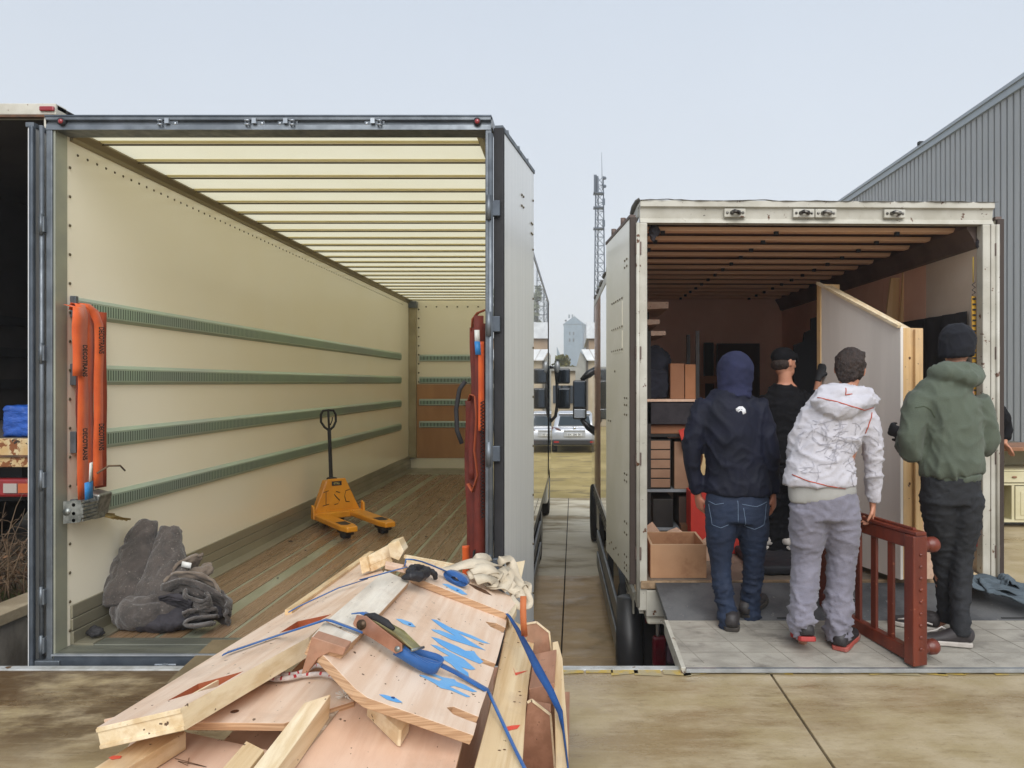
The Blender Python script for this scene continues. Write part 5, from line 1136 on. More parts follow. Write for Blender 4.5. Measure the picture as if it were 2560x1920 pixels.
# white battens on the ridge
bt = slab('white_batten', [R8(505, 292), R8(676, 368), R8(318, 752), R8(100, 640)], PM, .028, m_whitew, 'whitewashed batten laid along the ridge of the pile', 'batten', off=.030)
bt2 = slab('white_batten', [R8(90, 642), R8(318, 752), R8(235, 826), R8(0, 750)], PM, .05, m_whitew, 'short whitewashed batten end in front of the ratchet', 'batten', off=.032)
for k, pts in enumerate(([(0, 752), (235, 828), (215, 880), (120, 860), (40, 900), (-30, 1000), (-75, 1010)],)):
    v_ = [PM.at(*R8(*p), .0) for p in pts]
    f_ = MB(); y_ = PM.at(*R8(0, 752), .03).y - .004; ps = []
    for p in pts:
        s_ = R8(*p); d_ = ray(*s_); ps.append(Vector((0, 0, EYE)) + d_ * (y_ / d_.y))
    f_.prism(ps, (0, .05, 0)); f_.build('angle_bracket', m_plyd, bt2, bevel=.002)
# second panel further back, on top
PN = Plane((1024, 1454, .886), (888.5, 1721.5, .886), (1268, 1541, .726))
back = slab('plywood_sheet', [R8(700, 330), R8(760, 358), R8(1352, 592), R8(1412, 520), R8(1395, 478), R8(1000, 290), R8(640, 235)], PN, .026, m_ply, 'plywood panel behind the stencilled one under the blue strap coil', 'plywood panel')
decal('blue_mark', [R8(900, 385), R8(940, 388), R8(1030, 425), R8(1075, 460), R8(1040, 458), R8(960, 420)], PN, m_bluespray, back); MB().ell(PN.at(*R8(1000, 430), .001), (.008, .006, .002), 8, 5).build('blue_hole', MATS['dark_blue_hole'], back)
decal('torn_slot', [R8(1075, 380), R8(1120, 395), R8(1200, 430), R8(1245, 466), R8(1190, 448), R8(1130, 420)], PN, m_knot, back)
MB().prism([PN.at(*R8(1352, 592)), PN.at(*R8(1412, 520)), PN.at(*R8(1412, 560), -.01), PN.at(*R8(1365, 650), -.02)], (0, .02, -.03)).build('end_block', m_pinel, back)
slab('white_board', [R8(1375, 240), R8(1475, 222), R8(1440, 390), R8(1400, 470), R8(1330, 330)], Plane((1250, 1450, .76), (1300, 1400, .76), (1313, 1480, .70)), .02, m_pinel, 'pale board tip sticking up behind the canvas webbing', 'board', edge=False)
# far left slats, box bracket and rails
for k, (a, b) in enumerate((((-60, 470), (520, 270)), ((60, 430), (560, 250)))):
    pass
bx = thing('box_bracket', PL_.at(*R8(470, 250)), 'small pine box bracket standing at the far end of the pile', 'bracket')
YB_ = 3.45
def vq(pts, y, m, d, nm):
    ps = []
    for p in pts:
        d_ = ray(*R8(*p)); ps.append(Vector((0, 0, EYE)) + d_ * (y / d_.y))
    MB().prism(ps, d).build(nm, m, bx, bevel=.002)
vq([(325, 210), (375, 195), (400, 295), (345, 318)], YB_, m_pine, (0, .09, .0), 'bracket_cheek')
vq([(375, 200), (530, 118), (545, 165), (540, 200), (400, 260)], YB_ + .03, m_pinel, (0, .04, 0), 'bracket_board')
vq([(525, 112), (600, 85), (636, 160), (600, 225), (540, 200)], YB_ - .02, m_pinel, (0, .09, 0), 'bracket_cheek')
vq([(345, 300), (400, 262), (545, 200), (560, 232), (420, 300)], YB_ + .02, m_pine, (0, .05, 0), 'bracket_base')
slab('pine_stick', [R8(510, 225), R8(650, 255), R8(640, 280), R8(505, 252)], Plane((1000, 1400, .80), (1050, 1400, .80), (1050, 1420, .80)), .02, m_plyp, 'short reddish slat lying beside the box bracket', 'slat', edge=False)
for k, (a, b, c, d) in enumerate(((640, 195, 1000, 262), (650, 215, 990, 278), (660, 232, 980, 292))):
    s_ = MB(); pa, pb = onz(*R8(a, b), .80), onz(*R8(c, d), .765); s_.beam(pa, pb, .016, .014)
    s_.build('pine_stick', m_pinel, label=['farthest of three thin pine slats behind the blue coil', 'middle of three thin pine slats behind the blue coil', 'nearest of three thin pine slats behind the blue coil'][k], cat='slat', group='thin slats behind the coil')
# lower right: sheet, pine beam with frayed tape, wedge
PR = Plane((700, 1800, .735), (1100, 1800, .70), (1000, 1750, .725))
low_ = slab('plywood_sheet', [R7(1850, 1190), R8(300, 1190), R8(380, 1180), R8(700, 1290), R8(1042, 1468), R8(985, 1700), R8(940, 2000), R7(1300, 2000)], PR, .02, m_plyp, 'smooth plywood sheet at the bottom centre of the picture', 'plywood sheet')
wd = slab('timber_wedge', [R8(385, 1190), R8(680, 1300), R8(620, 1400), R8(600, 1395)], PR, .045, m_pinel, 'triangular timber wedge poking from under the stencilled panel', 'wedge', off=.05, edge=False)
bm_ = slab('pine_beam', [R7(1795, 1128), R7(1605, 1190), R7(1000, 1960), R7(1200, 1960)], PR, .07, m_pinel, 'squared pine beam running to the bottom edge of the picture', 'timber', off=.075, edge=False)
tp_ = MB(); tp_.ribbon([PR.at(*R7(*p), .004) for p in ((1905, 1150), (1800, 1270), (1700, 1400), (1600, 1520), (1480, 1690), (1380, 1830))], .022, (1, .2, -.1), .002); tp_.build('tape_strip', mat('chalky_tape', 'cbbfae', 'a08d78', sc=18, rough=.9, mixp=(.45, .55)), low_)
fr_ = MB(); c_ = PR.at(*R7(1895, 1140), .02)
for k in range(60):
    d_ = Vector((rnd.uniform(-1, 1), rnd.uniform(-1, 1), rnd.uniform(-.2, 1))).normalized() * rnd.uniform(.01, .03); fr_.loft([c_, c_ + d_ * .6, c_ + d_], [.002, .0015, .0008], 4)
fr_.build('frayed_end', mat('white_fibre', 'd9d3c9', rough=.9), low_)
slab('pine_beam', [R7(1190, 1462), R7(1318, 1528), R7(1100, 1800), R7(930, 1760)], PB0, .07, m_pine, 'short pine offcut lying below the squared beam', 'timber', off=.07, edge=False)
# right flank: sloping pine board, gussets, outer beam
PRB = Plane((1268, 1541, .675), (1225, 1772, .675), (1337, 1584, .64))
rb = slab('pine_board', [R8(1352, 612), R8(1545, 730), R8(1500, 1060), R8(1480, 1250), R8(1440, 1900), R8(1060, 1900), R8(1230, 1250), R8(1345, 700)], PRB, .03, m_pine, 'long sloping pine board with red arrow marks on the right flank', 'board', edge=False, off=-.01)
for pts in ([(1390, 965), (1405, 1000), (1490, 985), (1440, 1005), (1408, 1018)], [(1340, 1375), (1380, 1365), (1440, 1360), (1420, 1385), (1355, 1400)], [(1455, 740), (1475, 738), (1500, 745), (1470, 752)]): decal('red_mark', [R8(*p) for p in pts], PRB, m_redp, rb, off=-.0085)
kn = MB()
for zx, zy in ((1435, 1130), (1440, 1155), (1425, 790), (1330, 1530), (1295, 1535), (1400, 1200)): kn.ell(PRB.at(*R8(zx, zy), -.009), (.005, .003, .001), 6, 4)
kn.build('wood_knots', m_knot, rb, kind='stuff')
def upright(nm, pts, y, m, d, root=None, bevel=.002, **kw):
    ps = []
    for p in pts:
        d_ = ray(*R8(*p)); ps.append(Vector((0, 0, EYE)) + d_ * (y / d_.y))
    return MB().prism(ps, d).build(nm, m, root, bevel=bevel, **kw)
sh = thing('gusseted_frame', (-.1, 2.3, .2), 'plywood frame with chamfered gussets on the right side of the pile', 'frame')
for nm, pts, y in (('gusset', [(1480, 662), (1552, 650), (1640, 720), (1672, 985), (1672, 1060), (1500, 1060)], 2.78), ('gusset', [(1490, 1205), (1518, 1188), (1650, 1290), (1690, 1800), (1440, 1800), (1462, 1420)], 2.26)):
    g_ = upright(nm, pts, y, m_plyd, (0, .018, 0), sh); 
    ps = [Vector((0, 0, EYE)) + ray(*R8(*p)) * (y - .001) for p in pts[:4]]
    rim = MB()
    for a_, b_ in zip(ps, ps[1:]): rim.beam(a_, b_, .006, .006)
    rim.build('gusset_edge', m_pinel, g_)
upright('shelf_board', [(1500, 1112), (1675, 1072), (1675, 1220), (1510, 1190)], 2.35, m_plyd, (0, .30, .0), sh)
upright('inner_panel', [(1480, 1030), (1675, 1010), (1675, 1090), (1480, 1110)], 2.60, m_plyp, (0, .02, 0), sh)
ob_ = MB(); PO = [(1662, 788), (1700, 780), (1732, 900), (1772, 1480), (1775, 1990), (1690, 1990), (1680, 1300), (1668, 1000)]
ys = [2.50, 2.50, 2.3, 1.75, 1.35, 1.35, 1.90, 2.25]; vv = [onz(*R8(*p), .64) for p in PO]
ob_.prism(vv, (0, .0, -.04)); ob_.build('outer_beam', m_pine, sh, bevel=.002)
for a_, b_ in ((1, 2), (2, 3), (3, 4)):
    o1, o2 = Vector((-.012, 0, -.045)), Vector((-.012, 0, -.46)); MB().prism([vv[a_] + o1, vv[b_] + o1, vv[b_] + o2, vv[a_] + o2], (-.015, 0, 0)).build('outer_panel', m_pinel, sh)
upright('post', [(1480, 1000), (1500, 1000), (1500, 2000), (1470, 2000)], 2.80, m_plyd, (0, .03, 0), sh)
MB().box(-.30, -.02, 1.6, 3.4, .172, .19).build('base_board', m_plyd, sh)
MB().ribbon([W2(*[v * .864 for v in R8(1462, 470)], 2.62), W2(*[v * .864 for v in R8(1460, 560)], 2.6), W2(*[v * .864 for v in R8(1462, 650)], 2.6), W2(*[v * .864 for v in R8(1470, 745)], 2.6)], .022, (1, 0, 0)).build('orange_tag', mat('faded_orange_webbing', 'b8693c', 'a85a30', sc=8, rough=.7), sh)

# ------------------------------------------------------------------ straps, rope and webbing on the pile
def sfix(z7, pl, off): return pl.at(*z7, off)
bs = thing('blue_strap', PM.at(*R8(460, 740), .03), 'blue strap with an open ratchet drawn across the stencilled panel', 'strap', 'blue straps around the pile')
path = [PL_.at(*R7(1020, 850), .012), PL_.at(*R7(1060, 830), .010), PL_.at(*R7(1400, 715), .008), PM.at(*R8(60, 645), .045), PM.at(*R8(95, 633), .046), PM.at(*R8(140, 642), .044), PM.at(*R8(318, 708), .040), PM.at(*R8(350, 722), .040)]
MB().ribbon(path, .021, (.25, -1, .1), .003).build('webbing', m_bstrap, bs)
path2 = [PM.at(*R8(590, 850), .03), PM.at(*R8(870, 935), .035), PM.at(*R8(1000, 1000), .016), PM.at(*R8(1205, 1118), .006), PM.at(*R8(1222, 1135), -.01), PRB.at(*R8(1330, 1370), .004), PRB.at(*R8(1400, 1520), .004), PRB.at(*R8(1480, 1680), .004), PRB.at(*R8(1540, 1800), .004)]
MB().ribbon(path2, [.020] * 4 + [.011] * 5, (.7, 1, 0), .003).build('webbing', m_bstrap, bs)
rc = PM.at(*R8(455, 740), .035); ax = (PM.at(*R8(590, 830), .03) - PM.at(*R8(380, 690), .03)).normalized(); sd2 = PM.n.cross(ax).normalized()
def RB(a, b, c): return rc + ax * a + sd2 * b + PM.n * c
m_zn = mat('copper_zinc', 'b98a72', 'a5765f', sc=16, rough=.35, metal=.5, spots=[('4d3327', .7, 40, .70)])
for s in (-1, 1):
    poly = [(-.075, -.012), (-.06, -.022), (0.0, -.018), (.09, -.016), (.105, 0), (.095, .016), (.03, .020), (-.045, .026), (-.075, .014)]
    MB().prism([RB(a, s * .022, b + .012) for a, b in poly], sd2 * (.004 * s)).build('ratchet_cheek', m_zn, bs, bevel=.001)
MB().cyl(RB(-.045, -.034, .012), RB(-.045, .034, .012), .014, 14).build('ratchet_spool', mat('dark_spool', '4a3a2a', rough=.4, metal=.6), bs)
MB().cyl(RB(.09, -.03, .010), RB(.09, .03, .010), .008, 10).build('ratchet_pin', m_ratch, bs)
MB().prism([RB(-.04, -.02, .034), RB(.06, -.02, .038), (RB(.13, -.02, .028)), RB(.13, .02, .028), RB(.06, .02, .038), RB(-.04, .02, .034)], PM.n * .004).build('ratchet_handle', mat('brass_handle', 'b9b284', '8e8760', sc=10, rough=.3, metal=.6), bs, bevel=.002)
MB().loft([RB(-.055, -.012, .03), RB(-.03, -.012, .043), RB(.015, -.01, .046), RB(.045, -.01, .043)], [.008, .011, .011, .006], 10).build('handle_grip', m_blk, bs)
MB().loft([RB(.133, -.03, .03), RB(.133, .03, .03)], .004, 8).build('handle_bar', m_ratch, bs)
MB().ribbon([RB(-.10, 0, .015), RB(-.075, 0, .03), RB(-.045, 0, .034), RB(-.03, 0, .022)], .028, sd2, .004).build('webbing_wrap', m_bstrap, bs)
for nm, c8, rr in (('strap_coil', (730, 900), .055), ):
    cc_ = PM.at(*R8(*c8), .03); cl = MB()
    a1 = (PM.at(*R8(880, 960), .03) - PM.at(*R8(580, 850), .03)).normalized()
    for k in range(2):
        ph = k * .4; ring = []
        for i in range(26):
            a = i / 25 * 6.28 * .97; ring.append(cc_ + a1 * math.cos(a) * (.066 - k * .006) + PM.n.cross(a1) * math.sin(a) * (.032 - k * .004) + PM.n * (.004 * k + .006 * math.sin(a * 2 + ph)) + a1 * .008 * k)
        cl.ribbon(ring, .028, PM.n + a1 * .15 * math.sin(k), .003)
    cl.build(nm, m_bstrap, bs)
bs2 = thing('blue_strap', PN.at(*R8(760, 260), .02), 'blue strap with a coiled tail tied round the far end of the pile', 'strap', 'blue straps around the pile')
p_ = [PL_.at(*R7(1490, 545), .022), PL_.at(*R7(1560, 505), .02), PL_.at(*R7(1850, 370), .015), PL_.at(*R7(2059, 305), .02), PN.at(*R8(330, 358), .03), PN.at(*R8(560, 295), .035), PN.at(*R8(660, 268), .04)]
MB().ribbon(p_, .014, (.35, -1, .1), .003).build('webbing', m_bstrap, bs2)
c0 = PN.at(*R8(700, 240), .03)
MB().ribbon([PN.at(*R8(*q), o_) for q, o_ in (((640, 265), .02), ((650, 215), .045), ((700, 218), .05), ((760, 232), .045), ((840, 262), .04), ((930, 300), .03))], [.03, .032, .032, .03, .03, .028], (.3, -1, .3), .004).build('loose_webbing', m_bstrap, bs2)
cl = MB(); cc_ = PN.at(*R8(1000, 345), .022); a1 = (PN.at(*R8(1070, 380), .02) - PN.at(*R8(930, 310), .02)).normalized()
for k in range(6):
    ring = [cc_ + a1 * math.cos(i / 20 * 6.28) * (.050 - .006 * k) + PN.n * math.sin(i / 20 * 6.28) * (.020 - .002 * k) for i in range(21)]; cl.ribbon(ring, .045 + .002 * k, PN.n.cross(a1), .003)
cl.build('strap_coil', m_bstrap, bs2)
p_ = [PN.at(*R8(1345, 590), .006), PN.at(*R8(1365, 612), .0), onz(*R8(1420, 700), .71), onz(*R8(1500, 850), .72), onz(*R8(1570, 990), .71), onz(*R8(1650, 1130), .69), onz(*R8(1715, 1270), .665), onz(*R8(1738, 1400), .650), onz(*R8(1768, 1640), .645), onz(*R8(1774, 1800), .64)]
MB().ribbon(p_, [.010, .011, .016, .024, .028, .022, .016, .007, .005, .005], [(1, .3, 0), (1, .3, 0), (1, .2, 0), (1, .1, 0), (1, .1, .1), (1, .1, .1), (1, .2, .2), (.6, .3, .8), (.3, .3, 1), (.3, .3, 1)], .003).build('twisted_webbing', mat('dark_blue_webbing', '174a86', '123d72', sc=9, rough=.6, bump=.2, bsc=200), bs2)
# black glove-like strap knot
o = MB(); K_ = lambda zx, zy, o_: PN.at(*R8(zx, zy), o_)
o.loft([K_(620, 345, .01), K_(680, 330, .03), K_(740, 335, .035), K_(785, 320, .03), K_(795, 290, .03), K_(740, 275, .035), K_(690, 285, .04), K_(660, 310, .03)], [.008, .018, .020, .017, .016, .016, .017, .012], 10)
o.loft([K_(790, 300, .03), K_(830, 300, .035), K_(852, 325, .025), K_(855, 355, .01)], [.010, .012, .012, .010], 10)
remeshed(o, 'black_rubber_knot', mat('black_rubber_rope', '17161a', '232226', sc=9, rough=.55), None, .005, 2, wr(60, .003), label='knotted black rubber strap on the back panel of the pile', cat='strap')
# canvas webbing heap
m_canv = mat('canvas_webbing', 'c9bda8', 'b9ab94', sc=8, rough=.85, bump=.3, bsc=150)
cv = thing('canvas_webbing', PN.at(*R8(1250, 330), .0), 'heap of off-white canvas webbing on the far right corner of the pile', 'webbing')
rnd = random.Random(12)
def C8(zx, zy, o_): return PN.at(*R8(zx, zy), o_)
loops = [[(920, 300, .01), (1020, 262, .04), (1120, 240, .07), (1230, 240, .08), (1300, 262, .06)], [(1120, 235, .05), (1150, 205, .08), (1200, 205, .08), (1215, 240, .06)], [(1290, 250, .06), (1310, 215, .09), (1360, 215, .09), (1390, 270, .07), (1400, 330, .05), (1440, 400, .03)],
         [(1080, 330, .02), (1150, 300, .05), (1240, 290, .07), (1290, 310, .06), (1270, 360, .04), (1180, 370, .02)], [(1290, 390, .02), (1300, 320, .06), (1340, 285, .08), (1370, 320, .07), (1345, 380, .04), (1310, 420, .02)],
         [(1130, 360, .03), (1200, 340, .05), (1260, 370, .04), (1240, 410, .02)], [(1370, 330, .04), (1430, 380, .05), (1480, 440, .03), (1510, 500, .01), (1500, 545, -.01), (1450, 555, -.01), (1400, 520, .0), (1370, 470, .0)],
         [(1400, 440, .02), (1450, 380, .05), (1490, 400, .04), (1480, 450, .02)], [(1240, 420, .015), (1330, 400, .03), (1420, 430, .03), (1440, 480, .01)], [(1100, 300, .04), (1180, 270, .07), (1260, 300, .07), (1330, 350, .05), (1390, 420, .03)]]
for k, lp in enumerate(loops):
    P0 = [C8(*q) for q in lp]; Q = []
    for i in range(len(P0) - 1):
        for j in range(5): Q.append(P0[i].lerp(P0[i + 1], j / 5))
    Q.append(P0[-1])
    for _ in range(4): Q = [Q[0]] + [(Q[i - 1] + Q[i] * 2 + Q[i + 1]) / 4 for i in range(1, len(Q) - 1)] + [Q[-1]]
    NN = Vector((rnd.uniform(-.3, .3), -.75 + rnd.uniform(-.2, .3), .7)).normalized()
    sv = [((Q[min(i + 1, len(Q) - 1)] - Q[max(i - 1, 0)]).cross(NN)).normalized() + Vector((0, 0, .25 * math.sin(i * .4 + k))) for i in range(len(Q))]
    MB().ribbon(Q, .046 if k != 6 else .030, sv, .004).build('webbing_loop', m_canv, cv)
# red and white rope
rp_ = MB(); pth = [R7(*q) for q in ((1330, 980), (1350, 1010), (1400, 1025), (1480, 1018), (1600, 995), (1720, 985), (1800, 1000), (1850, 1030), (1800, 975), (1760, 930), (1690, 925), (1620, 960), (1540, 990), (1460, 990), (1420, 970), (1380, 965), (1340, 1000), (1390, 985), (1430, 965), (1400, 1010))]
P3 = [PS.at(*q, .012 + (.012 if i > 13 else .006 * (i % 2))) for i, q in enumerate(pth)]; Q = []
for i in range(len(P3) - 1):
    for j in range(6): Q.append(P3[i].lerp(P3[i + 1], j / 6))
for _ in range(3): Q = [Q[0]] + [(Q[i - 1] + Q[i] * 2 + Q[i + 1]) / 4 for i in range(1, len(Q) - 1)] + [Q[-1]]
rp_.loft(Q, .0075, 8)
fl_ = 0
rp_.m = [1 if (((i // 8) % 5 == 0) and (i % 8) in (0, 1, 2, 3)) else 0 for i in range(len(rp_.f))]
rp_.build('rope', [mat('white_rope', 'd0c7c2', 'b9ada6', sc=30, rough=.8, bump=.5, bsc=180), mat('red_fleck', 'a32a30', rough=.8)], label='white rope with red flecks coiled between the plywood panels', cat='rope')
# ================================================================== people
from mathutils.bvhtree import BVHTree
def crv(P, n=5):
    """Catmull-Rom through points given as (Vector, radius-tuple)."""
    out = []
    for i in range(len(P) - 1):
        p0, p1, p2, p3 = P[max(i - 1, 0)], P[i], P[i + 1], P[min(i + 2, len(P) - 1)]
        for k in range(n):
            t = k / n; f = lambda a, b, c, d: .5 * (2 * b + (c - a) * t + (2 * a - 5 * b + 4 * c - d) * t * t + (3 * b - a - 3 * c + d) * t ** 3)
            out.append((Vector([f(p0[0][j], p1[0][j], p2[0][j], p3[0][j]) for j in range(3)]), tuple(max(.004, f(p0[1][j], p1[1][j], p2[1][j], p3[1][j])) for j in (0, 1))))
    out.append((P[-1][0], P[-1][1])); return out
def limb(mb, P, n=16, up=(0, 1, 0), grow=0.0):
    Q = crv([(Vector(p), r if isinstance(r, tuple) else (r, r)) for p, r in P])
    mb.loft([q[0] for q in Q], [(q[1][0] + grow, q[1][1] + grow) for q in Q], n, up=up)
def crease(s, a, st=(1, 1, 1), mask=None, s2=2.1):
    def f(p, n):
        q = Vector((p.x * s * st[0], p.y * s * st[1], p.z * s * st[2])); m = mask(p) if mask else 1.0
        w = Vector((fr(q * .7 + Vector((5, 1, 2))), fr(q * .7 + Vector((1, 8, 3))), fr(q * .7)))
        r1 = max(0, .30 - abs(fr(q + w * .6))) / .30; r2 = max(0, .24 - abs(fr(q * s2 + w * .8 + Vector((9, 3, 1))))) / .24
        return a * m * (.75 * r1 * r1 + .52 * r2 * r2 - .25 + .35 * fr(q * .6))
    return f
def hand(mb, w, d, pn, L=.185, curl=25, thumb=1, s=1.0):
    """w wrist, d direction of the hand, pn palm normal; five fingers of unequal length, each bent toward the palm."""
    w, d, pn = Vector(w), Vector(d).normalized(), Vector(pn); pn = (pn - d * pn.dot(d)).normalized(); sd_ = d.cross(pn) * thumb
    W_ = lambda a, b, c: w + d * a * s + sd_ * b * s + pn * c * s
    mb.loft([W_(-.03, 0, 0), W_(.0, 0, 0), W_(.04, 0, 0), W_(.085, 0, 0), W_(.098, 0, 0)], [(.027, .021), (.030, .019), (.040, .016), (.042, .013), (.036, .010)], 14, up=pn)
    for k, (b, ln) in enumerate(((.030, .072), (.011, .080), (-.010, .075), (-.029, .058))):
        p = W_(.088, b, 0); dd_ = d.copy(); ch = [p - d * .02]; a = curl * (.7 + .15 * k)
        for f_ in (.42, .32, .26):
            ch.append(p); dd_ = (dd_ * math.cos(R(a)) + pn * math.sin(R(a))).normalized(); p = p + dd_ * ln * f_ * s
        ch.append(p); mb.loft(ch, [.0095 * s, .0092 * s, .0088 * s, .0082 * s, .006 * s], 8, up=sd_)
    p = W_(.025, .030, .004); t1_ = (d * .62 + sd_ * .70 + pn * .3).normalized(); t2_ = (d * .85 + sd_ * .25 + pn * .45).normalized()
    mb.loft([W_(.01, .012, 0), p, p + t1_ * .030 * s, p + t1_ * .030 * s + t2_ * .032 * s, p + t1_ * .030 * s + t2_ * .052 * s], [.014 * s, .0125 * s, .0115 * s, .0100 * s, .007 * s], 8, up=pn)
def head(mb, c, yaw=0.0, tilt=(0, 0), s=1.0):
    """c = centre of the skull; yaw 0 looks along +y (away from the lens), positive turns to the right."""
    q = Matrix.Rotation(-yaw, 3, 'Z') @ Matrix.Rotation(tilt[0], 3, 'X') @ Matrix.Rotation(tilt[1], 3, 'Y'); C = Vector(c)
    V = lambda x, y, z: C + q @ (Vector((x, y, z)) * s)
    mb.ell(C, (.077 * s, .098 * s, .108 * s), 18, 12, q)
    mb.ell(V(0, .028, -.065), (.056 * s, .062 * s, .060 * s), 14, 10, q); mb.ell(V(0, .062, -.098), (.026 * s, .022 * s, .018 * s), 10, 8, q)
    mb.loft([V(0, .088, .015), V(0, .108, -.018), V(0, .112, -.030), V(0, .090, -.036)], [.009 * s, .013 * s, .016 * s, .010 * s], 8)
    mb.ell(V(0, .092, -.062), (.022 * s, .009 * s, .006 * s), 8, 6, q); mb.ell(V(0, .090, -.074), (.019 * s, .010 * s, .006 * s), 8, 6, q)
    for sx in (-1, 1):
        mb.ell(V(sx * .032, .082, .026), (.020 * s, .010 * s, .006 * s), 8, 6, q)
        mb.ell(V(sx * .080, -.004, -.010), (.010 * s, .020 * s, .032 * s), 10, 8, q @ Matrix.Rotation(R(12 * sx), 3, 'Z'))
    return V
def eyes(root, V, s=1.0):
    for sx in (-1, 1): MB().ell(V(sx * .031, .083, .010), (.011, .008, .009), 10, 6).build('eye', mat('eye_white', 'cfc9c2', rough=.2), root)
def project(ob, lines, w, m, name, parent, off=.0025, step=.012, dirn=(0, 1, 0)):
    """Lay thin seams, prints and piping onto a garment by casting rays from the lens side."""
    RM = rootm(ob); vs_ = [RM @ v.co for v in ob.data.vertices]; bv = BVHTree.FromPolygons(vs_, [p.vertices[:] for p in ob.data.polygons]); mb = MB(); d = Vector(dirn)
    for ln in lines:
        pts = []; sides = []
        for (x0, y0, z0), (x1, y1, z1) in zip(ln, ln[1:]):
            a, b = Vector((x0, y0, z0)), Vector((x1, y1, z1)); n = max(1, int((b - a).length / step))
            for k in range(n + 1):
                if k == 0 and pts: continue
                h = bv.ray_cast(a.lerp(b, k / n) - d * .6, d)
                if h[0] is not None: pts.append(h[0] + h[1] * off); sides.append(h[1])
        if len(pts) > 1:
            sv = []
            for i, nn in enumerate(sides):
                t_ = pts[min(i + 1, len(pts) - 1)] - pts[max(i - 1, 0)]; c = nn.cross(t_); sv.append(c if c.length > 1e-7 else Vector((1, 0, 0)))
            mb.ribbon(pts, w, sv, .0012)
    return mb.build(name, m, parent) if mb.v else None
m_skin = mat('skin', 'c08a70', 'b57d64', sc=9, rough=.5, bump=.05, bsc=80, spec=.4)
m_skin2 = mat('skin_ruddy', 'b57a62', 'a86d57', sc=9, rough=.5, bump=.05, bsc=80)
def body(root, V, J, hands=True, m=None, curl=(25, 25), pn=((1, 0, 0), (-1, 0, 0)), hd=(None, None)):
    """One continuous body: torso, neck, head, arms with hands, legs with feet, fused by remeshing."""
    mb = MB(); L_ = lambda a, b, t: Vector(a).lerp(Vector(b), t)
    yaw, tilt, s, hc = J['head']; Vh = head(mb, hc, yaw, tilt, s)
    limb(mb, [(J['pel'], (.15, .10)), (L_(J['pel'], J['chest'], .45), (.125, .095)), (J['chest'], (.155, .105)), (J['neck'] - Vector((0, 0, .06)), (.11, .075)), (J['neck'], (.058, .058)), (Vector(hc) - Vector((0, .01, .06)), (.052, .055))])
    for k, sd_ in enumerate(('L', 'R')):
        sh, el, wr_ = [Vector(p) for p in J['arm' + sd_]]
        limb(mb, [(sh, .050), (L_(sh, el, .5), .044), (el, .038), (L_(el, wr_, .4), .037), (wr_, .024)])
        if hands:
            d = hd[k] or (wr_ - el); hand(mb, wr_ + Vector(d).normalized() * .012, d, pn[k], curl=curl[k], thumb=1 if k == 0 else -1)
        hp, kn, an, to = [Vector(p) for p in J['leg' + sd_]]
        limb(mb, [(hp, .082), (L_(hp, kn, .5), .072), (kn, .052), (L_(kn, an, .35), .052), (an, .034)])
        mb.loft([an, an - Vector((0, 0, .05)), L_(an, to, .5) - Vector((0, 0, .055)), to - Vector((0, 0, .06))], [.034, .034, .032, .022], 10, up=(0, 0, 1))
    return remeshed(mb, 'body', m or m_skin, root, .0065, 2), Vh
def shoe(root, heel, toe, h, w, m_up, m_sole, lift=0.0, stripe=None):
    """heel/toe on the ground; a rubber sole and a laced upper"""
    a, b = Vector(heel), Vector(toe); d = (b - a).normalized(); L = (b - a).length; up = Vector((0, 0, 1)); up = (up - d * up.dot(d)).normalized(); sd_ = d.cross(up)
    prof = [(0, .72), (.06, .92), (.25, .95), (.5, .90), (.72, 1.05), (.88, .92), (.97, .6), (1.0, .3)]
    mb = MB(); poly = [a + d * L * t + sd_ * w / 2 * k for t, k in prof] + [a + d * L * t - sd_ * w / 2 * k for t, k in prof[::-1]]
    so = mb.prism(poly, up * .028).build('shoe_sole', m_sole, root, bevel=.006)
    u = MB(); P = [(a + d * L * .04 + up * .03, (w * .38, .02)), (a + d * L * .10 + up * (h * .62), (w * .42, h * .5)), (a + d * L * .30 + up * (h * .52), (w * .44, h * .50)), (a + d * L * .55 + up * (h * .36), (w * .45, h * .34)), (a + d * L * .80 + up * (h * .27), (w * .46, h * .24)), (a + d * L * .97 + up * .035, (w * .28, .02))]
    limb(u, P, 14, up=up); u.loft([a + d * L * .16 + up * h * .4, a + d * L * .16 + up * h * 1.05], [w * .40, w * .38], 14, up=d)
    o = remeshed(u, 'shoe_upper', m_up, root, .007, 2)
    if stripe:
        s = stripe[1]; MB().ribbon([a + d * L * .10 + up * .05 + sd_ * s * w * .49, a + d * L * .38 + up * .062 + sd_ * s * w * .50, a + d * L * .52 + up * .085 + sd_ * s * w * .45, a + d * L * .62 + up * .06 + sd_ * s * w * .50, a + d * L * .80 + up * .045 + sd_ * s * w * .49], .010, up, .003).build('shoe_stripe', stripe[0], o)
    return o
def torso_cloth(root, name, rings, arms, m, voxel=.012, disp=None, extra=None, sm=4, matsel=None):
    mb = MB(); limb(mb, rings, 26)
    for A in arms: limb(mb, A, 16)
    if extra: extra(mb)
    return remeshed(mb, name, m, root, voxel, sm, disp, matsel=matsel)
def legs_cloth(root, name, rings, legs, m, disp, voxel=.012):
    mb = MB(); limb(mb, rings, 26)
    for A in legs: limb(mb, A, 18)
    return remeshed(mb, name, m, root, voxel, 4, disp)

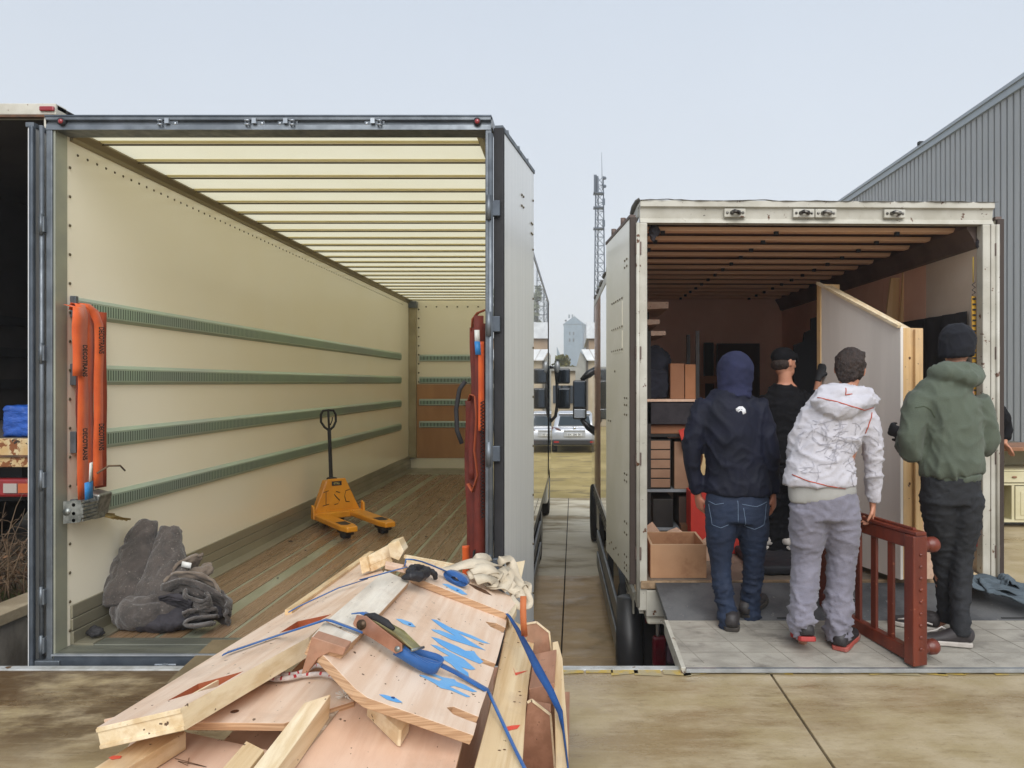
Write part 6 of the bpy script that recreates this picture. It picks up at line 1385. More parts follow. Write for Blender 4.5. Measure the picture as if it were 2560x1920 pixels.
# ------------------------------------------------------------------ person in the navy hooded jacket
Y0 = 4.65; k_ = Y0 / FD; q = lambda px, py, dy=0.0: W2(px, py, Y0 + dy); pxm = lambda n: n * k_
z0 = tz(Y0)
p1 = thing('person', (q(1590, 0).x, Y0, z0), 'person in a navy hooded jacket and blue jeans seen from behind', 'person', 'people loading the white lorry')
m_navy = mat('navy_softshell', '151829', '111421', sc=6, rough=.7, bump=.25, bsc=70, spec=.25)
m_hood = mat('navy_fleece_hood', '2b2e48', '24273d', sc=9, rough=.85, bump=.3, bsc=110, spec=.2)
def jean_x(c, base, rs):
    n = c['nse'](3.0, (1, 1, .35), 4, .5); base = c['mixc'](c['mrange'](n, .48, .72, 0, .55), base, lin('263a58')); return base, rs
m_jean = mat('blue_denim', '18273f', '131f35', sc=4, rough=.8, bump=.35, bsc=160, extra=jean_x)
J = dict(head=(R(4), (R(-6), 0), 1.0, q(1588, 805, .03)), neck=q(1586, 850), chest=q(1584, 915), pel=q(1592, 1085), armL=[q(1515, 880), q(1492, 980, -.02), q(1507, 1066, .05)], armR=[q(1636, 880), q(1661, 975, -.02), q(1669, 1064, .06)],
         legL=[q(1558, 1110), q(1557, 1215, .03), q(1571, 1330, -.02), q(1573, 1350, .16)], legR=[q(1622, 1110), q(1627, 1210, .08), q(1619, 1305, .12), q(1648, 1318, .26)])
bd, Vh = body(p1, None, J, pn=((.9, .5, 0), (-.9, .5, 0)), curl=(26, 34), m=m_skin2)
eyes(p1, Vh)
def hd1(mb):
    mb.ell(q(1588, 799, .03), (.117, .134, .121), 20, 14); limb(mb, [(q(1588, 812, .02), (.113, .124)), (q(1586, 842, .01), (.108, .112)), (q(1585, 862, 0), (.125, .11))], 20)
hdm = MB(); hd1(hdm); remeshed(hdm, 'hood', m_hood, p1, .011, 5, crease(8, .010, (1, 1, 1.6), lambda p: .4 + max(0, min(1, (1.75 - p.z) * 4))))
jk = torso_cloth(p1, 'jacket', [(q(1594, 1068), (pxm(72), .128)), (q(1594, 1050), (pxm(73), .134)), (q(1590, 1005), (pxm(66), .125)), (q(1586, 940), (pxm(70), .135)), (q(1582, 890), (pxm(74), .130)), (q(1582, 862), (pxm(56), .105)), (q(1584, 845), (pxm(38), .09))],
    [[(q(1530, 872), .075), (q(1510, 905, -.01), .072), (q(1494, 975, -.02), .062), (q(1498, 1025, .02), .054), (q(1507, 1062, .05), .044)], [(q(1628, 872), .075), (q(1645, 905, -.01), .074), (q(1660, 972, -.02), .063), (q(1664, 1020, .02), .054), (q(1669, 1062, .06), .043)]],
    m_navy, disp=crease(4.5, .016, (1.2, 1.2, .9)))
for a in ((1507, 1064, .05), (1669, 1064, .06)): pass
jn = legs_cloth(p1, 'jeans', [(q(1592, 1060), (pxm(66), .115)), (q(1592, 1090), (pxm(70), .128)), (q(1590, 1125), (pxm(66), .125))],
    [[(q(1560, 1100), (.105, .115)), (q(1557, 1150, .01), (.098, .105)), (q(1556, 1210, .02), (.068, .078)), (q(1562, 1270, .0), (.062, .068)), (q(1569, 1315, -.02), (.058, .064)), (q(1573, 1341, -.03), (.062, .066)), (q(1574, 1352, -.02), (.064, .072))],
     [(q(1622, 1100), (.108, .115)), (q(1626, 1150, .03), (.100, .105)), (q(1627, 1205, .07), (.070, .078)), (q(1624, 1260, .10), (.064, .068)), (q(1620, 1295, .12), (.060, .066)), (q(1621, 1322, .12), (.068, .070)), (q(1622, 1332, .13), (.070, .074))]], m_jean, crease(7, .013, (1, 1, 2.4), lambda p: .55 + .75 * max(0, min(1, (.46 - p.z) * 6))))
m_thread = mat('pale_thread', '66788f', rough=.8)
project(jn, [[q(1524, 1078), q(1540, 1085), q(1556, 1081)], [q(1593, 1082), q(1625, 1088), q(1650, 1080)], [q(1596, 1090), q(1602, 1130), q(1622, 1137), q(1642, 1128), q(1648, 1085)], [q(1528, 1086), q(1534, 1128), q(1550, 1133), q(1566, 1126)], [q(1584, 1075), q(1585, 1120)]], .003, m_thread, 'pocket_stitching', jn)
# small white half-dome emblem on the right shoulder blade
em = [[q(1576 + 8 + a, 887 - b) for a, b in pts] for pts in ([(-10, 4), (-3, 9), (4, 9), (9, 4), (10, -4)], [(-9, 1), (-3, 6), (3, 6), (7, 2), (8, -5)], [(-6, -1), (0, 3), (4, 1), (6, -6)])]
project(jk, [[p + Vector((.018, 0, .0)) for p in l] for l in em], .009, mat('white_print', 'd9dadd', rough=.6), 'emblem', jk)
m_dksh = mat('dark_shoe', '2a2728', '343031', sc=12, rough=.6); m_dks = mat('dark_sole', '3d3833', '2c2825', sc=12, rough=.8)
shoe(p1, q(1568, 1364, -.05) + Vector((0, 0, 0)), q(1585, 1330, .20) * 1.0, .10, .105, m_dksh, m_dks) if False else None
zf = lambda y: tz(y) + .001
def foot(x, y, ang, L=.28): # heel point and toe point on the ramp, heading ang (0 = away from the lens, + = to the right)
    a = Vector((x, y, 0)); b = a + Vector((math.sin(R(ang)), math.cos(R(ang)), 0)) * L; a.z = zf(a.y); b.z = zf(b.y); return a, b
shoe(p1, *foot(q(1573, 0).x, 4.545, 12), .10, .102, m_dksh, m_dks)
shoe(p1, *foot(q(1614, 0).x, 4.735, 42), .10, .102, m_dksh, m_dks)

# ------------------------------------------------------------------ person in the white printed hoodie
Y0 = 4.36; k_ = Y0 / FD; z0 = tz(Y0)
p3 = thing('person', (q(1775, 0).x, Y0, z0), 'person in a white cracked-print hoodie and grey sweatpants carrying the red frame', 'person', 'people loading the white lorry')
m_wh = mat('white_hoodie_cotton', 'bfbdc4', 'b3b1b8', sc=7, rough=.85, bump=.3, bsc=110, sheen=.2)
m_sweat = mat('grey_sweatpants', '807e8b', '716f7b', sc=6, rough=.9, bump=.3, bsc=120, sheen=.2)
m_hair = mat('brown_hair', '35261f', '241914', sc=40, rough=.55, bump=.9, bsc=90, bst=(1, 1, .4), bdist=.02)
J = dict(head=(R(28), (R(-4), R(6)), 1.0, q(1836, 796, .06)), neck=q(1829, 842, .03), chest=q(1812, 905), pel=q(1780, 1085), armL=[q(1762, 885, .02), q(1722, 970, .05), q(1730, 985, .28)], armR=[q(1868, 892), q(1884, 985, .02), q(1885, 1084, .08)],
         legL=[q(1748, 1110), q(1742, 1200, .06), q(1733, 1340, -.06), q(1733, 1372, .08)], legR=[q(1810, 1110), q(1816, 1200, .05), q(1811, 1348, .0), q(1822, 1385, .2)])
bd, Vh = body(p3, None, J, pn=((1, 0, .3), (-1, .3, 0)), curl=(30, 62), hd=(None, (.1, .25, -1)))
eyes(p3, Vh)
hm = MB(); hq = Matrix.Rotation(-R(28), 3, 'Z') @ Matrix.Rotation(R(-4), 3, 'X'); hm.ell(Vh(0, -.012, .018), (.088, .104, .108), 22, 14, hq); hm.ell(Vh(0, .03, .075), (.075, .075, .05), 14, 10, hq); hm.ell(Vh(0, -.06, -.035), (.066, .045, .06), 14, 10, hq)
remeshed(hm, 'hair', m_hair, p3, .007, 2, lambda p, n: (.009 * fr(p * 26) + .006 * fr(p * 60)))
def hood3(mb):
    limb(mb, [(q(1765, 858, -.06), (.05, .05)), (q(1790, 878, -.11), (.060, .060)), (q(1822, 880, -.12), (.062, .062)), (q(1855, 872, -.09), (.060, .055)), (q(1882, 862, -.03), (.045, .04))], 14, up=(0, 0, 1))
    limb(mb, [(q(1772, 848, -.03), (.045, .05)), (q(1800, 852, -.08), (.055, .055)), (q(1835, 850, -.085), (.055, .05)), (q(1870, 850, -.05), (.045, .04)), (q(1890, 866, -.0), (.03, .03))], 14, up=(0, 0, 1))
jk = torso_cloth(p3, 'hoodie', [(q(1770, 1048), (pxm(78), .140)), (q(1771, 1030), (pxm(77), .142)), (q(1780, 970), (pxm(66), .130)), (q(1800, 915), (pxm(68), .130)), (q(1812, 880), (pxm(66), .115)), (q(1822, 855, .01), (pxm(44), .095)), (q(1827, 838, .02), (pxm(34), .08))],
    [[(q(1772, 880), .075), (q(1748, 905, .01), .070), (q(1722, 965, .05), .060), (q(1726, 985, .16), .055), (q(1730, 984, .25), .044)], [(q(1862, 888), .072), (q(1876, 915, .0), .070), (q(1886, 975, .02), .060), (q(1886, 1030, .05), .052), (q(1886, 1072, .07), .044), (q(1886, 1082, .08), .040)]],
    m_wh, disp=crease(6, .016, (1, 1, 1.6)), extra=hood3, voxel=.011)
m_or = mat('orange_piping', 'b0492f', rough=.7); m_ck = mat('grey_print', 'a5a3ab', rough=.9); m_cuffl = mat('seam_grey', '9d9aa0', rough=.9)
for l_ in ([q(1704, 1022), q(1735, 1034), q(1775, 1043), q(1815, 1050), q(1846, 1054)], [q(1752, 858), q(1785, 866), q(1815, 876), q(1848, 884), q(1880, 880)], [q(1808, 838), q(1806, 852), q(1820, 850)], [q(1874, 890), q(1862, 935)]): project(jk, [l_], .0055, m_or, 'orange_piping', jk)
rnd = random.Random(5); ck = []
for k in range(62):
    x_, y_ = rnd.uniform(1728, 1852), rnd.uniform(912, 1028); a = rnd.uniform(0, 6.28); ln = [q(x_, y_)]
    if rnd.random() < .25: x_, y_, a = rnd.uniform(1780, 1800), rnd.uniform(920, 1000), rnd.choice((.3, 2.8, -.4, 3.5))
    ln = [q(x_, y_)]
    for i in range(rnd.randint(3, 6)):
        a += rnd.uniform(-.6, .6); x_ += 8 * math.cos(a); y_ += 6 * math.sin(a); ln.append(q(x_, y_))
    ck.append(ln)
ck.append([q(1800, 905), q(1796, 930), q(1790, 960), q(1782, 985), q(1775, 1005)]); ck += [[q(1872 + rnd.uniform(-8, 8), 920 + i * 22), q(1880 + rnd.uniform(-10, 10), 932 + i * 22), q(1890, 940 + i * 22)] for i in range(6)]
project(jk, ck, .0022, m_ck, 'cracked_print', jk)['kind'] = 'stuff'
tee = MB(); limb(tee, [(q(1778, 1076), (pxm(72), .125)), (q(1776, 1062), (pxm(73), .128)), (q(1774, 1040), (pxm(72), .126))], 24); remeshed(tee, 'shirt_hem', mat('grey_shirt', 'a9a8a4', '9b9a96', sc=6, rough=.9), p3, .012, 3)
sw = legs_cloth(p3, 'sweatpants', [(q(1781, 1060), (pxm(68), .118)), (q(1782, 1085), (pxm(71), .128)), (q(1780, 1120), (pxm(68), .128))],
    [[(q(1748, 1095), (.112, .118)), (q(1744, 1150, .03), (.105, .110)), (q(1742, 1200, .05), (.088, .095)), (q(1738, 1260, .02), (.080, .085)), (q(1733, 1310, -.03), (.074, .08)), (q(1731, 1344, -.05), (.072, .076)), (q(1732, 1350, -.04), (.072, .076))],
     [(q(1814, 1095), (.112, .118)), (q(1818, 1150, .03), (.104, .110)), (q(1817, 1205, .05), (.086, .092)), (q(1813, 1270, .03), (.078, .084)), (q(1810, 1325, .0), (.074, .08)), (q(1809, 1368, .0), (.076, .080)), (q(1810, 1382, .0), (.078, .086))]], m_sweat, crease(7, .019, (1, 1, 2.3), lambda p: .6 + .9 * max(0, min(1, (.42 - p.z) * 6))))
m_blsh = mat('black_sneaker', '232022', '2d2a2c', sc=14, rough=.55); m_rso = mat('red_sole', 'b23c38', 'a03330', sc=9, rough=.6)
a_, b_ = foot(q(1730, 0).x, 4.225, 4, .27); a_.z += .085; shoe(p3, a_, b_, .10, .105, m_blsh, m_rso)
shoe(p3, *foot(q(1803, 0).x, 4.29, 38, .28), .10, .105, m_blsh, mat('grey_red_sole', '8a6a62', 'a24a40', sc=8, rough=.7))

# ------------------------------------------------------------------ person in the green hoodie and black beanie
Y0 = 4.42; k_ = Y0 / FD; z0 = tz(Y0)
p4 = thing('person', (q(2055, 0).x, Y0, z0), 'tall person in a green hoodie and black beanie holding the white panel', 'person', 'people loading the white lorry')
m_green = mat('sage_sweatshirt', '545d50', '4b5347', sc=6, rough=.9, bump=.3, bsc=130, sheen=.1)
m_dj = mat('charcoal_denim', '1f2126', '191b1f', sc=5, rough=.8, bump=.3, bsc=150)
m_bean = mat('black_knit', '12141e', '0d0f17', sc=10, rough=.95, bump=.35, bsc=160, bst=(1, 1, .25), sheen=.0, bdist=.004)
J = dict(head=(R(12), (R(-3), 0), 1.02, q(2066, 748, .05)), neck=q(2060, 800, .02), chest=q(2050, 875), pel=q(2055, 1045), armL=[q(1990, 865), q(1972, 975, .0), q(1952, 938, .20)], armR=[q(2112, 870), q(2126, 965, .04), q(2100, 960, .28)],
         legL=[q(2022, 1075), q(2034, 1190, .10), q(2042, 1318, .12), q(2012, 1330, .18)], legR=[q(2086, 1075), q(2078, 1195, .03), q(2074, 1348, -.04), q(2010, 1375, .0)])
bd, Vh = body(p4, None, J, hands=False); eyes(p4, Vh)
hm = MB(); hm.ell(q(2067, 737, .04), (.104, .115, .112), 22, 14); limb(hm, [(q(2066, 735, .04), (.102, .114)), (q(2066, 758, .03), (.100, .110)), (q(2067, 771, .03), (.094, .104))], 22)
remeshed(hm, 'beanie', m_bean, p4, .009, 5, crease(9, .008))
def hood4(mb):
    limb(mb, [(q(2014, 814, .03), (.036, .04)), (q(2026, 806, -.05), (.044, .044)), (q(2060, 808, -.085), (.046, .046)), (q(2093, 818, -.085), (.050, .048)), (q(2108, 814, -.02), (.042, .042)), (q(2102, 800, .06), (.036, .04))], 14, up=(0, 0, 1))
    limb(mb, [(q(2025, 800, .04), (.036, .036)), (q(2045, 792, -.05), (.036, .036)), (q(2080, 796, -.065), (.040, .036)), (q(2102, 800, -.0), (.036, .036))], 12, up=(0, 0, 1))
jk = torso_cloth(p4, 'hoodie', [(q(2056, 1024), (pxm(64), .124)), (q(2055, 1005), (pxm(68), .138)), (q(2053, 950), (pxm(64), .132)), (q(2050, 890), (pxm(70), .132)), (q(2048, 852), (pxm(72), .112)), (q(2055, 828), (pxm(44), .10)), (q(2060, 808, .01), (pxm(34), .085))],
    [[(q(1992, 858), .076), (q(1976, 890, -.01), .078), (q(1968, 950, -.02), .070), (q(1966, 980, .03), .064), (q(1956, 962, .14), .052), (q(1950, 940, .20), .044)], [(q(2108, 860), .078), (q(2122, 895, .01), .078), (q(2127, 955, .04), .070), (q(2118, 965, .16), .058), (q(2102, 960, .27), .044)]],
    m_green, disp=crease(4.0, .024, (1.2, 1.2, .8), lambda p: .7 + .6 * max(0, min(1, (1.2 - p.z) * 5))), extra=hood4)
project(jk, [[q(1964, 880), q(1980, 876), q(1996, 884), q(2003, 900)]], .004, mat('green_seam', '49523f', rough=.9), 'shoulder_seam', jk)
cf = MB(); limb(cf, [(q(2056, 1038), (pxm(60), .118)), (q(2056, 1020), (pxm(64), .124))], 24); remeshed(cf, 'hoodie_waistband', m_green, p4, .012, 2, crease(9, .008, (1, 1, .5)))
gl = MB(); hand(gl, q(1950, 938, .205), (-.35, .75, .25), (.8, .45, 0), curl=58, thumb=1, s=1.12); remeshed(gl, 'glove', mat('black_glove', '1a1b1e', '232427', sc=12, rough=.7, bump=.2, bsc=60), p4, .006, 2)
gl = MB(); hand(gl, q(2100, 960, .285), (-.5, .75, .1), (-.8, 0, .3), curl=45, thumb=-1, s=1.12); remeshed(gl, 'glove', MATS['black_glove'], p4, .006, 2)
jn = legs_cloth(p4, 'jeans', [(q(2053, 1022), (pxm(60), .112)), (q(2053, 1050), (pxm(62), .122)), (q(2054, 1085), (pxm(58), .12))],
    [[(q(2024, 1065), (.100, .112)), (q(2030, 1130, .04), (.090, .098)), (q(2036, 1195, .09), (.064, .072)), (q(2040, 1255, .11), (.055, .062)), (q(2044, 1320, .12), (.050, .055)), (q(2044, 1340, .13), (.054, .06))],
     [(q(2084, 1065), (.100, .112)), (q(2082, 1130, .01), (.092, .100)), (q(2076, 1200, .02), (.066, .074)), (q(2074, 1270, -.01), (.058, .064)), (q(2074, 1330, -.04), (.052, .058)), (q(2074, 1358, -.05), (.054, .06)), (q(2074, 1368, -.05), (.056, .062))]], m_dj, crease(8, .011, (1, 1, 2.0)))
m_blk_sh = mat('black_skate_shoe', '2a2526', '342f30', sc=12, rough=.6); m_wso = mat('white_rubber_sole', 'b9b2aa', 'a8a199', sc=9, rough=.6); m_str = mat('white_stripe', 'cfc9c3', rough=.6)
def footd(px, y, ang, L): return foot(q(px, 0).x, y, ang, L)
shoe(p4, *footd(2086, 4.36, -78, .29), .105, .105, m_blk_sh, m_wso, stripe=(m_str, 1) ) 
shoe(p4, *footd(2050, 4.56, -62, .28), .105, .105, m_blk_sh, m_wso, stripe=(m_str, -1))

# ------------------------------------------------------------------ person in black with a cap, inside the lorry
Y0 = 5.85; k_ = Y0 / FD
p2 = thing('person', (q(1690, 0).x, Y0, Z2f), 'person in black clothes and a black cap steadying the panel inside the lorry', 'person', 'people loading the white lorry')
m_bk = mat('black_cotton', '131317', '0f0f12', sc=6, rough=.9, bump=.25, bsc=90, spec=.2)
J = dict(head=(R(62), (0, R(-4)), 1.0, q(1693, 783)), neck=q(1696, 825), chest=q(1692, 885), pel=q(1686, 1015), armL=[q(1650, 862), q(1640, 930, .02), q(1660, 960, .25)], armR=[q(1735, 862), q(1762, 880, .06), q(1768, 822, .02)],
         legL=[q(1664, 1035), q(1664, 1115, .04), q(1664, 1192, 0), q(1654, 1205, .02)], legR=[q(1706, 1035), q(1702, 1115, .04), q(1696, 1194, 0), q(1716, 1207, .12)])
bd, Vh = body(p2, None, J, hands=False, m=m_skin); eyes(p2, Vh)
hm = MB(); hq = Matrix.Rotation(-R(62), 3, 'Z'); hm.ell(Vh(0, -.004, .045), (.088, .106, .078), 20, 12, hq); hm.loft([Vh(-.05, .09, .045), Vh(0, .15, .035), Vh(.05, .09, .045)], [(.012, .03), (.008, .045), (.012, .03)], 10, up=(0, 0, 1))
remeshed(hm, 'cap', m_bk, p2, .009, 3)
hm = MB(); hm.ell(Vh(0, -.035, -.012), (.082, .075, .062), 16, 10, hq); remeshed(hm, 'hair', m_hair, p2, .008, 2, lambda p, n: .004 * fr(p * 40))
jk = torso_cloth(p2, 'sweater', [(q(1688, 1005), (pxm(46), .125)), (q(1690, 950), (pxm(45), .125)), (q(1692, 895), (pxm(48), .128)), (q(1694, 862), (pxm(46), .115)), (q(1695, 846), (pxm(36), .10)), (q(1696, 832), (pxm(24), .085))],
    [[(q(1662, 860), .075), (q(1646, 895), .068), (q(1641, 935, .02), .056), (q(1655, 958, .2), .046)], [(q(1722, 858), .075), (q(1742, 870, .02), .068), (q(1760, 876, .05), .060), (q(1764, 856, .045), .050), (q(1766, 842, .035), .044)]], m_bk, disp=crease(6, .014, (1, 1, 1.5)))
gl = MB(); hand(gl, q(1769, 815, .015), (.35, .1, .9), (.7, .6, .0), curl=50, thumb=-1, s=1.15); remeshed(gl, 'glove', MATS['black_glove'], p2, .006, 2)
gl = MB(); hand(gl, q(1660, 960, .25), (.1, .9, .1), (1, 0, 0), curl=40, thumb=1, s=1.1); remeshed(gl, 'glove', MATS['black_glove'], p2, .006, 2)
legs_cloth(p2, 'trousers', [(q(1688, 998), (pxm(42), .115)), (q(1688, 1025), (pxm(46), .125)), (q(1687, 1050), (pxm(44), .12))],
    [[(q(1665, 1040), (.10, .115)), (q(1665, 1115, .03), (.085, .09)), (q(1665, 1160, .02), (.075, .08)), (q(1665, 1192, 0), (.072, .076))], [(q(1708, 1040), (.10, .115)), (q(1704, 1115, .03), (.085, .09)), (q(1699, 1160, .02), (.075, .08)), (q(1697, 1195, 0), (.072, .076))]], m_bk, crease(7, .014, (1, 1, 2)))
m_wsh = mat('white_sneaker', 'c4beb8', 'aaa39c', sc=12, rough=.6)
ZM = Z2f + .078
for hx, ang in ((1660, -20), (1692, 50)):
    a = Vector((q(hx, 0).x, 5.80, ZM)); b = a + Vector((math.sin(R(ang)), math.cos(R(ang)), 0)) * .27; shoe(p2, a, b, .095, .10, m_wsh, mat('white_sneaker_sole', 'd0cbc4', rough=.6))

# ------------------------------------------------------------------ person half hidden behind the right door, hand on the desk
Y0 = 8.15; k_ = Y0 / FD
p5 = thing('person', (q(2128, 0).x, Y0, 0), 'person in a black top behind the lorry door resting a hand on the desk', 'person', 'people loading the white lorry')
J = dict(head=(R(-20), (0, 0), 1.0, q(2118, 822)), neck=q(2120, 852), chest=q(2122, 890), pel=q(2128, 975), armL=[q(2090, 872), q(2085, 925), q(2090, 965, .1)], armR=[q(2158, 878), q(2172, 920, .03), q(2170, 958, -.02)],
         legL=[q(2112, 985), q(2112, 1060), q(2112, 1130), q(2112, 1138, .15)], legR=[q(2144, 985), q(2144, 1060), q(2144, 1130), q(2144, 1138, .15)])
bd, Vh = body(p5, None, J, pn=((1, 0, 0), (0, 0, -1)), hd=(None, (.35, .1, -.4)), curl=(25, 12)); eyes(p5, Vh)
hm = MB(); hm.ell(Vh(0, -.01, .02), (.088, .104, .106), 18, 12); remeshed(hm, 'hair', m_hair, p5, .010, 2)
torso_cloth(p5, 'sweater', [(q(2128, 985), (pxm(36), .13)), (q(2124, 930), (pxm(36), .135)), (q(2122, 885), (pxm(38), .13)), (q(2121, 862), (pxm(22), .09))], [[(q(2098, 872), .075), (q(2086, 920), .062), (q(2090, 958, .08), .048)], [(q(2148, 876), .078), (q(2162, 895), .075), (q(2172, 920, .03), .066), (q(2172, 950, -.01), .050)]], m_bk, disp=crease(6, .014), voxel=.014)
legs_cloth(p5, 'trousers', [(q(2128, 970), (pxm(34), .12)), (q(2128, 1000), (pxm(35), .12))], [[(q(2112, 990), .105), (q(2112, 1060), .08), (q(2112, 1134), .07)], [(q(2144, 990), .105), (q(2144, 1060), .08), (q(2144, 1134), .07)]], m_dj, crease(7, .012), voxel=.014)
for hx in (2112, 2144): shoe(p5, Vector((q(hx, 0).x, Y0 - .08, .001)), Vector((q(hx, 0).x, Y0 + .2, .001)), .10, .10, m_dksh, m_dks)
# ================================================================== load, clutter and desk around the white lorry
def on2(px, py, Y): return W2(px, py, Y)
m_mdf = mat('raw_mdf', 'b98f6c', 'ad825f', sc=3, rough=.65, bump=.05, bsc=40, extra=stain('94694a', .55, .72, 4))
m_mdfl = mat('pale_cut_edge', 'd3b491', rough=.7)
# open plywood crate by the left post
a, b = on2(1405, 1250, 5.24), on2(1526, 1250, 5.24); zt_ = .462; zf_ = Z2f + .002; ya, yb = 5.24, 5.68
cr = thing('open_crate', ((a.x + b.x) / 2, 5.4, zf_), 'open plywood crate on the lorry floor by the left post', 'crate')
MB().box(a.x, b.x, ya, ya + .018, zf_, zt_).build('front_panel', m_mdf, cr, bevel=.0015); MB().box(a.x, b.x, yb, yb + .018, zf_, zt_).build('back_panel', m_mdf, cr, bevel=.0015)
MB().box(a.x, a.x + .018, ya + .0185, yb - .0005, zf_, zt_).build('side_panel', m_mdf, cr, bevel=.0015); MB().box(b.x - .018, b.x, ya + .0185, yb - .0005, zf_, zt_).build('side_panel', m_mdf, cr, bevel=.0015)
MB().box(a.x + .02, b.x - .02, ya + .02, yb - .002, zf_, zf_ + .012).build('bottom_panel', m_mdf, cr)
for (x0, x1, y0, y1) in ((a.x + .001, b.x - .001, ya + .001, ya + .017), (a.x + .001, b.x - .001, yb + .001, yb + .017), (a.x + .001, a.x + .017, ya + .018, yb), (b.x - .017, b.x - .001, ya + .018, yb)): MB().box(x0, x1, y0, y1, zt_ + .0005, zt_ + .002).build('cut_edge', m_mdfl, cr)
# offcuts behind the crate
for k, (px0, px1, py0, py1, Y, lb) in enumerate(((1396, 1424, 1128, 1235, 5.78, 'pointed wooden offcut behind the open crate at the left'), (1440, 1490, 1140, 1235, 5.82, 'small plywood offcut behind the middle of the crate'), (1516, 1540, 1160, 1210, 5.74, 'rounded pale offcut at the right end of the crate'))):
    p0, p1_ = on2(px0, py1, Y), on2(px1, py0, Y); p0.z = max(p0.z, Z2f)
    MB().prism([(p0.x, Y, Z2f + .002), (p1_.x, Y, Z2f + .002), (p1_.x, Y, p1_.z - .08), (p0.x + (p1_.x - p0.x) * .4, Y, p1_.z), (p0.x, Y, p1_.z - .03)], (.01, .03, 0)).build('wood_offcut', m_plyp, label=lb, cat='offcut', group='wooden offcuts by the crate', bevel=.003)
# rack of shelves with drawers, along the left lining
m_rack = mat('dark_rack', '2a2725', '201e1d', sc=6, rough=.7); m_shelf = mat('grey_shelf_edge', '8f969c', '7d8489', sc=8, rough=.5)
m_card = mat('brown_cardboard', '96694c', '865b40', sc=3, rough=.85); m_draw = mat('drawer_front', '9a7a62', '8b6c55', sc=4, rough=.7)
Yr = 6.25; X0_, X1_ = .62, 1.06
rk = thing('shelf_rack', (.8, Yr + .3, Z2f), 'dark shelf rack crammed along the left wall of the white lorry', 'shelf rack')
for x_ in (X0_, X1_ - .03):
    for y_ in (Yr, Yr + .5): MB().box(x_, x_ + .03, y_, y_ + .03, Z2f + .002, 2.05).build('upright', m_rack, rk)
for py, m in ((1057, m_shelf), (1140, m_shelf), (938, m_rack), (862, m_plyp)):
    z = on2(0, py, Yr).z; MB().box(X0_ - .03, X1_, Yr - .012, Yr + .52, z - .022, z).build('shelf', m, rk, bevel=.002)
zs = {py: on2(0, py, Yr).z for py in (1057, 1140, 938, 862)}
def tbox(name, m, x0, x1, y0, y1, z0, z1, label, cat, group=None, bevel=.004): return MB().box(x0, x1, y0, y1, z0, z1).build(name, m, label=label, cat=cat, group=group, bevel=bevel)
dc = thing('drawer_cabinet', (.72, Yr + .15, zs[1057]), 'small cabinet of stacked drawers on the middle shelf', 'cabinet')
zc0 = zs[1057] + .001; MB().box(X0_ + .02, X0_ + .20, Yr + .012, Yr + .4, zc0, zc0 + .42).build('carcass', m_rack, dc)
for k in range(5): MB().box(X0_ + .028, X0_ + .192, Yr, Yr + .012, zc0 + .015 + k * .081, zc0 + .086 + k * .081).build('drawer', m_draw, dc, bevel=.003)
tbox('cardboard_box', m_draw, X0_ + .23, X1_ - .04, Yr + .02, Yr + .4, zc0, zc0 + .40, 'tall brown carton beside the drawer cabinet', 'carton', 'cartons in the rack')
tbox('cardboard_box', m_rack, X0_ + .05, X0_ + .22, Yr + .02, Yr + .4, zs[1140] + .001, zs[1140] + .24, 'dark box on the lower shelf at the left', 'box', 'cartons in the rack')
tbox('cardboard_box', mat('dull_carton', '4f4039', rough=.9), X0_ + .27, X1_ - .04, Yr + .02, Yr + .4, zs[1140] + .001, zs[1140] + .26, 'dull brown box on the lower shelf at the right', 'box', 'cartons in the rack')
tbox('cardboard_box', m_card, X0_ + .02, X1_ - .05, Yr + .05, Yr + .45, zs[938] + .001, zs[938] + .08, 'flat brown carton under the plank shelf', 'carton', 'cartons in the rack')
tbox('folded_black_cloth', m_feltd, X0_ + .0, X1_ - .02, Yr + .0, Yr + .45, zs[938] + .085, zs[862] - .03, 'black folded cloth packed under the plank shelf', 'cloth')
tbox('cardboard_box', mat('dim_carton', '6b4d35', rough=.9), X0_ + .27, X1_ + .02, Yr - .1, Yr + .3, Z2f + .002, Z2f + .2, 'dim brown carton on the floor under the rack', 'carton', 'cartons in the rack')
p0, p1_ = on2(1448, 860, Yr), on2(1478, 785, Yr)
tbox('cardboard_box', m_card, p0.x, p1_.x, Yr, Yr + .3, zs[862] + .001, p1_.z, 'upright brown carton on top of the rack, left one', 'carton', 'cartons on the rack')
p0, p1_ = on2(1480, 860, Yr), on2(1507, 787, Yr)
tbox('cardboard_box', mat('warm_carton', 'a5714f', '93623f', sc=3, rough=.85), p0.x, p1_.x, Yr + .01, Yr + .3, zs[862] + .001, p1_.z, 'upright brown carton on top of the rack, right one', 'carton', 'cartons on the rack')
MB().box(X1_ + .001, X1_ + .09, Yr + .02, Yr + .5, zs[862] - .02, zs[862]).build('shelf_extension', m_plyp, rk)
o = MB(); P = on2(1420, 800, Yr + .1); o.ell(P + Vector((0, .15, .0)), (.14, .16, .22), 16, 12); o.box(P.x - .13, P.x + .08, Yr + .02, Yr + .4, zs[862] + .002, P.z)
remeshed(o, 'dark_cloth_bundle', mat('navy_cloth', '20222e', '191b25', sc=6, rough=.9, bump=.3, bsc=60), None, .014, 4, crease(8, .02), label='dark navy cloth bundle on top of the shelf rack', cat='cloth')
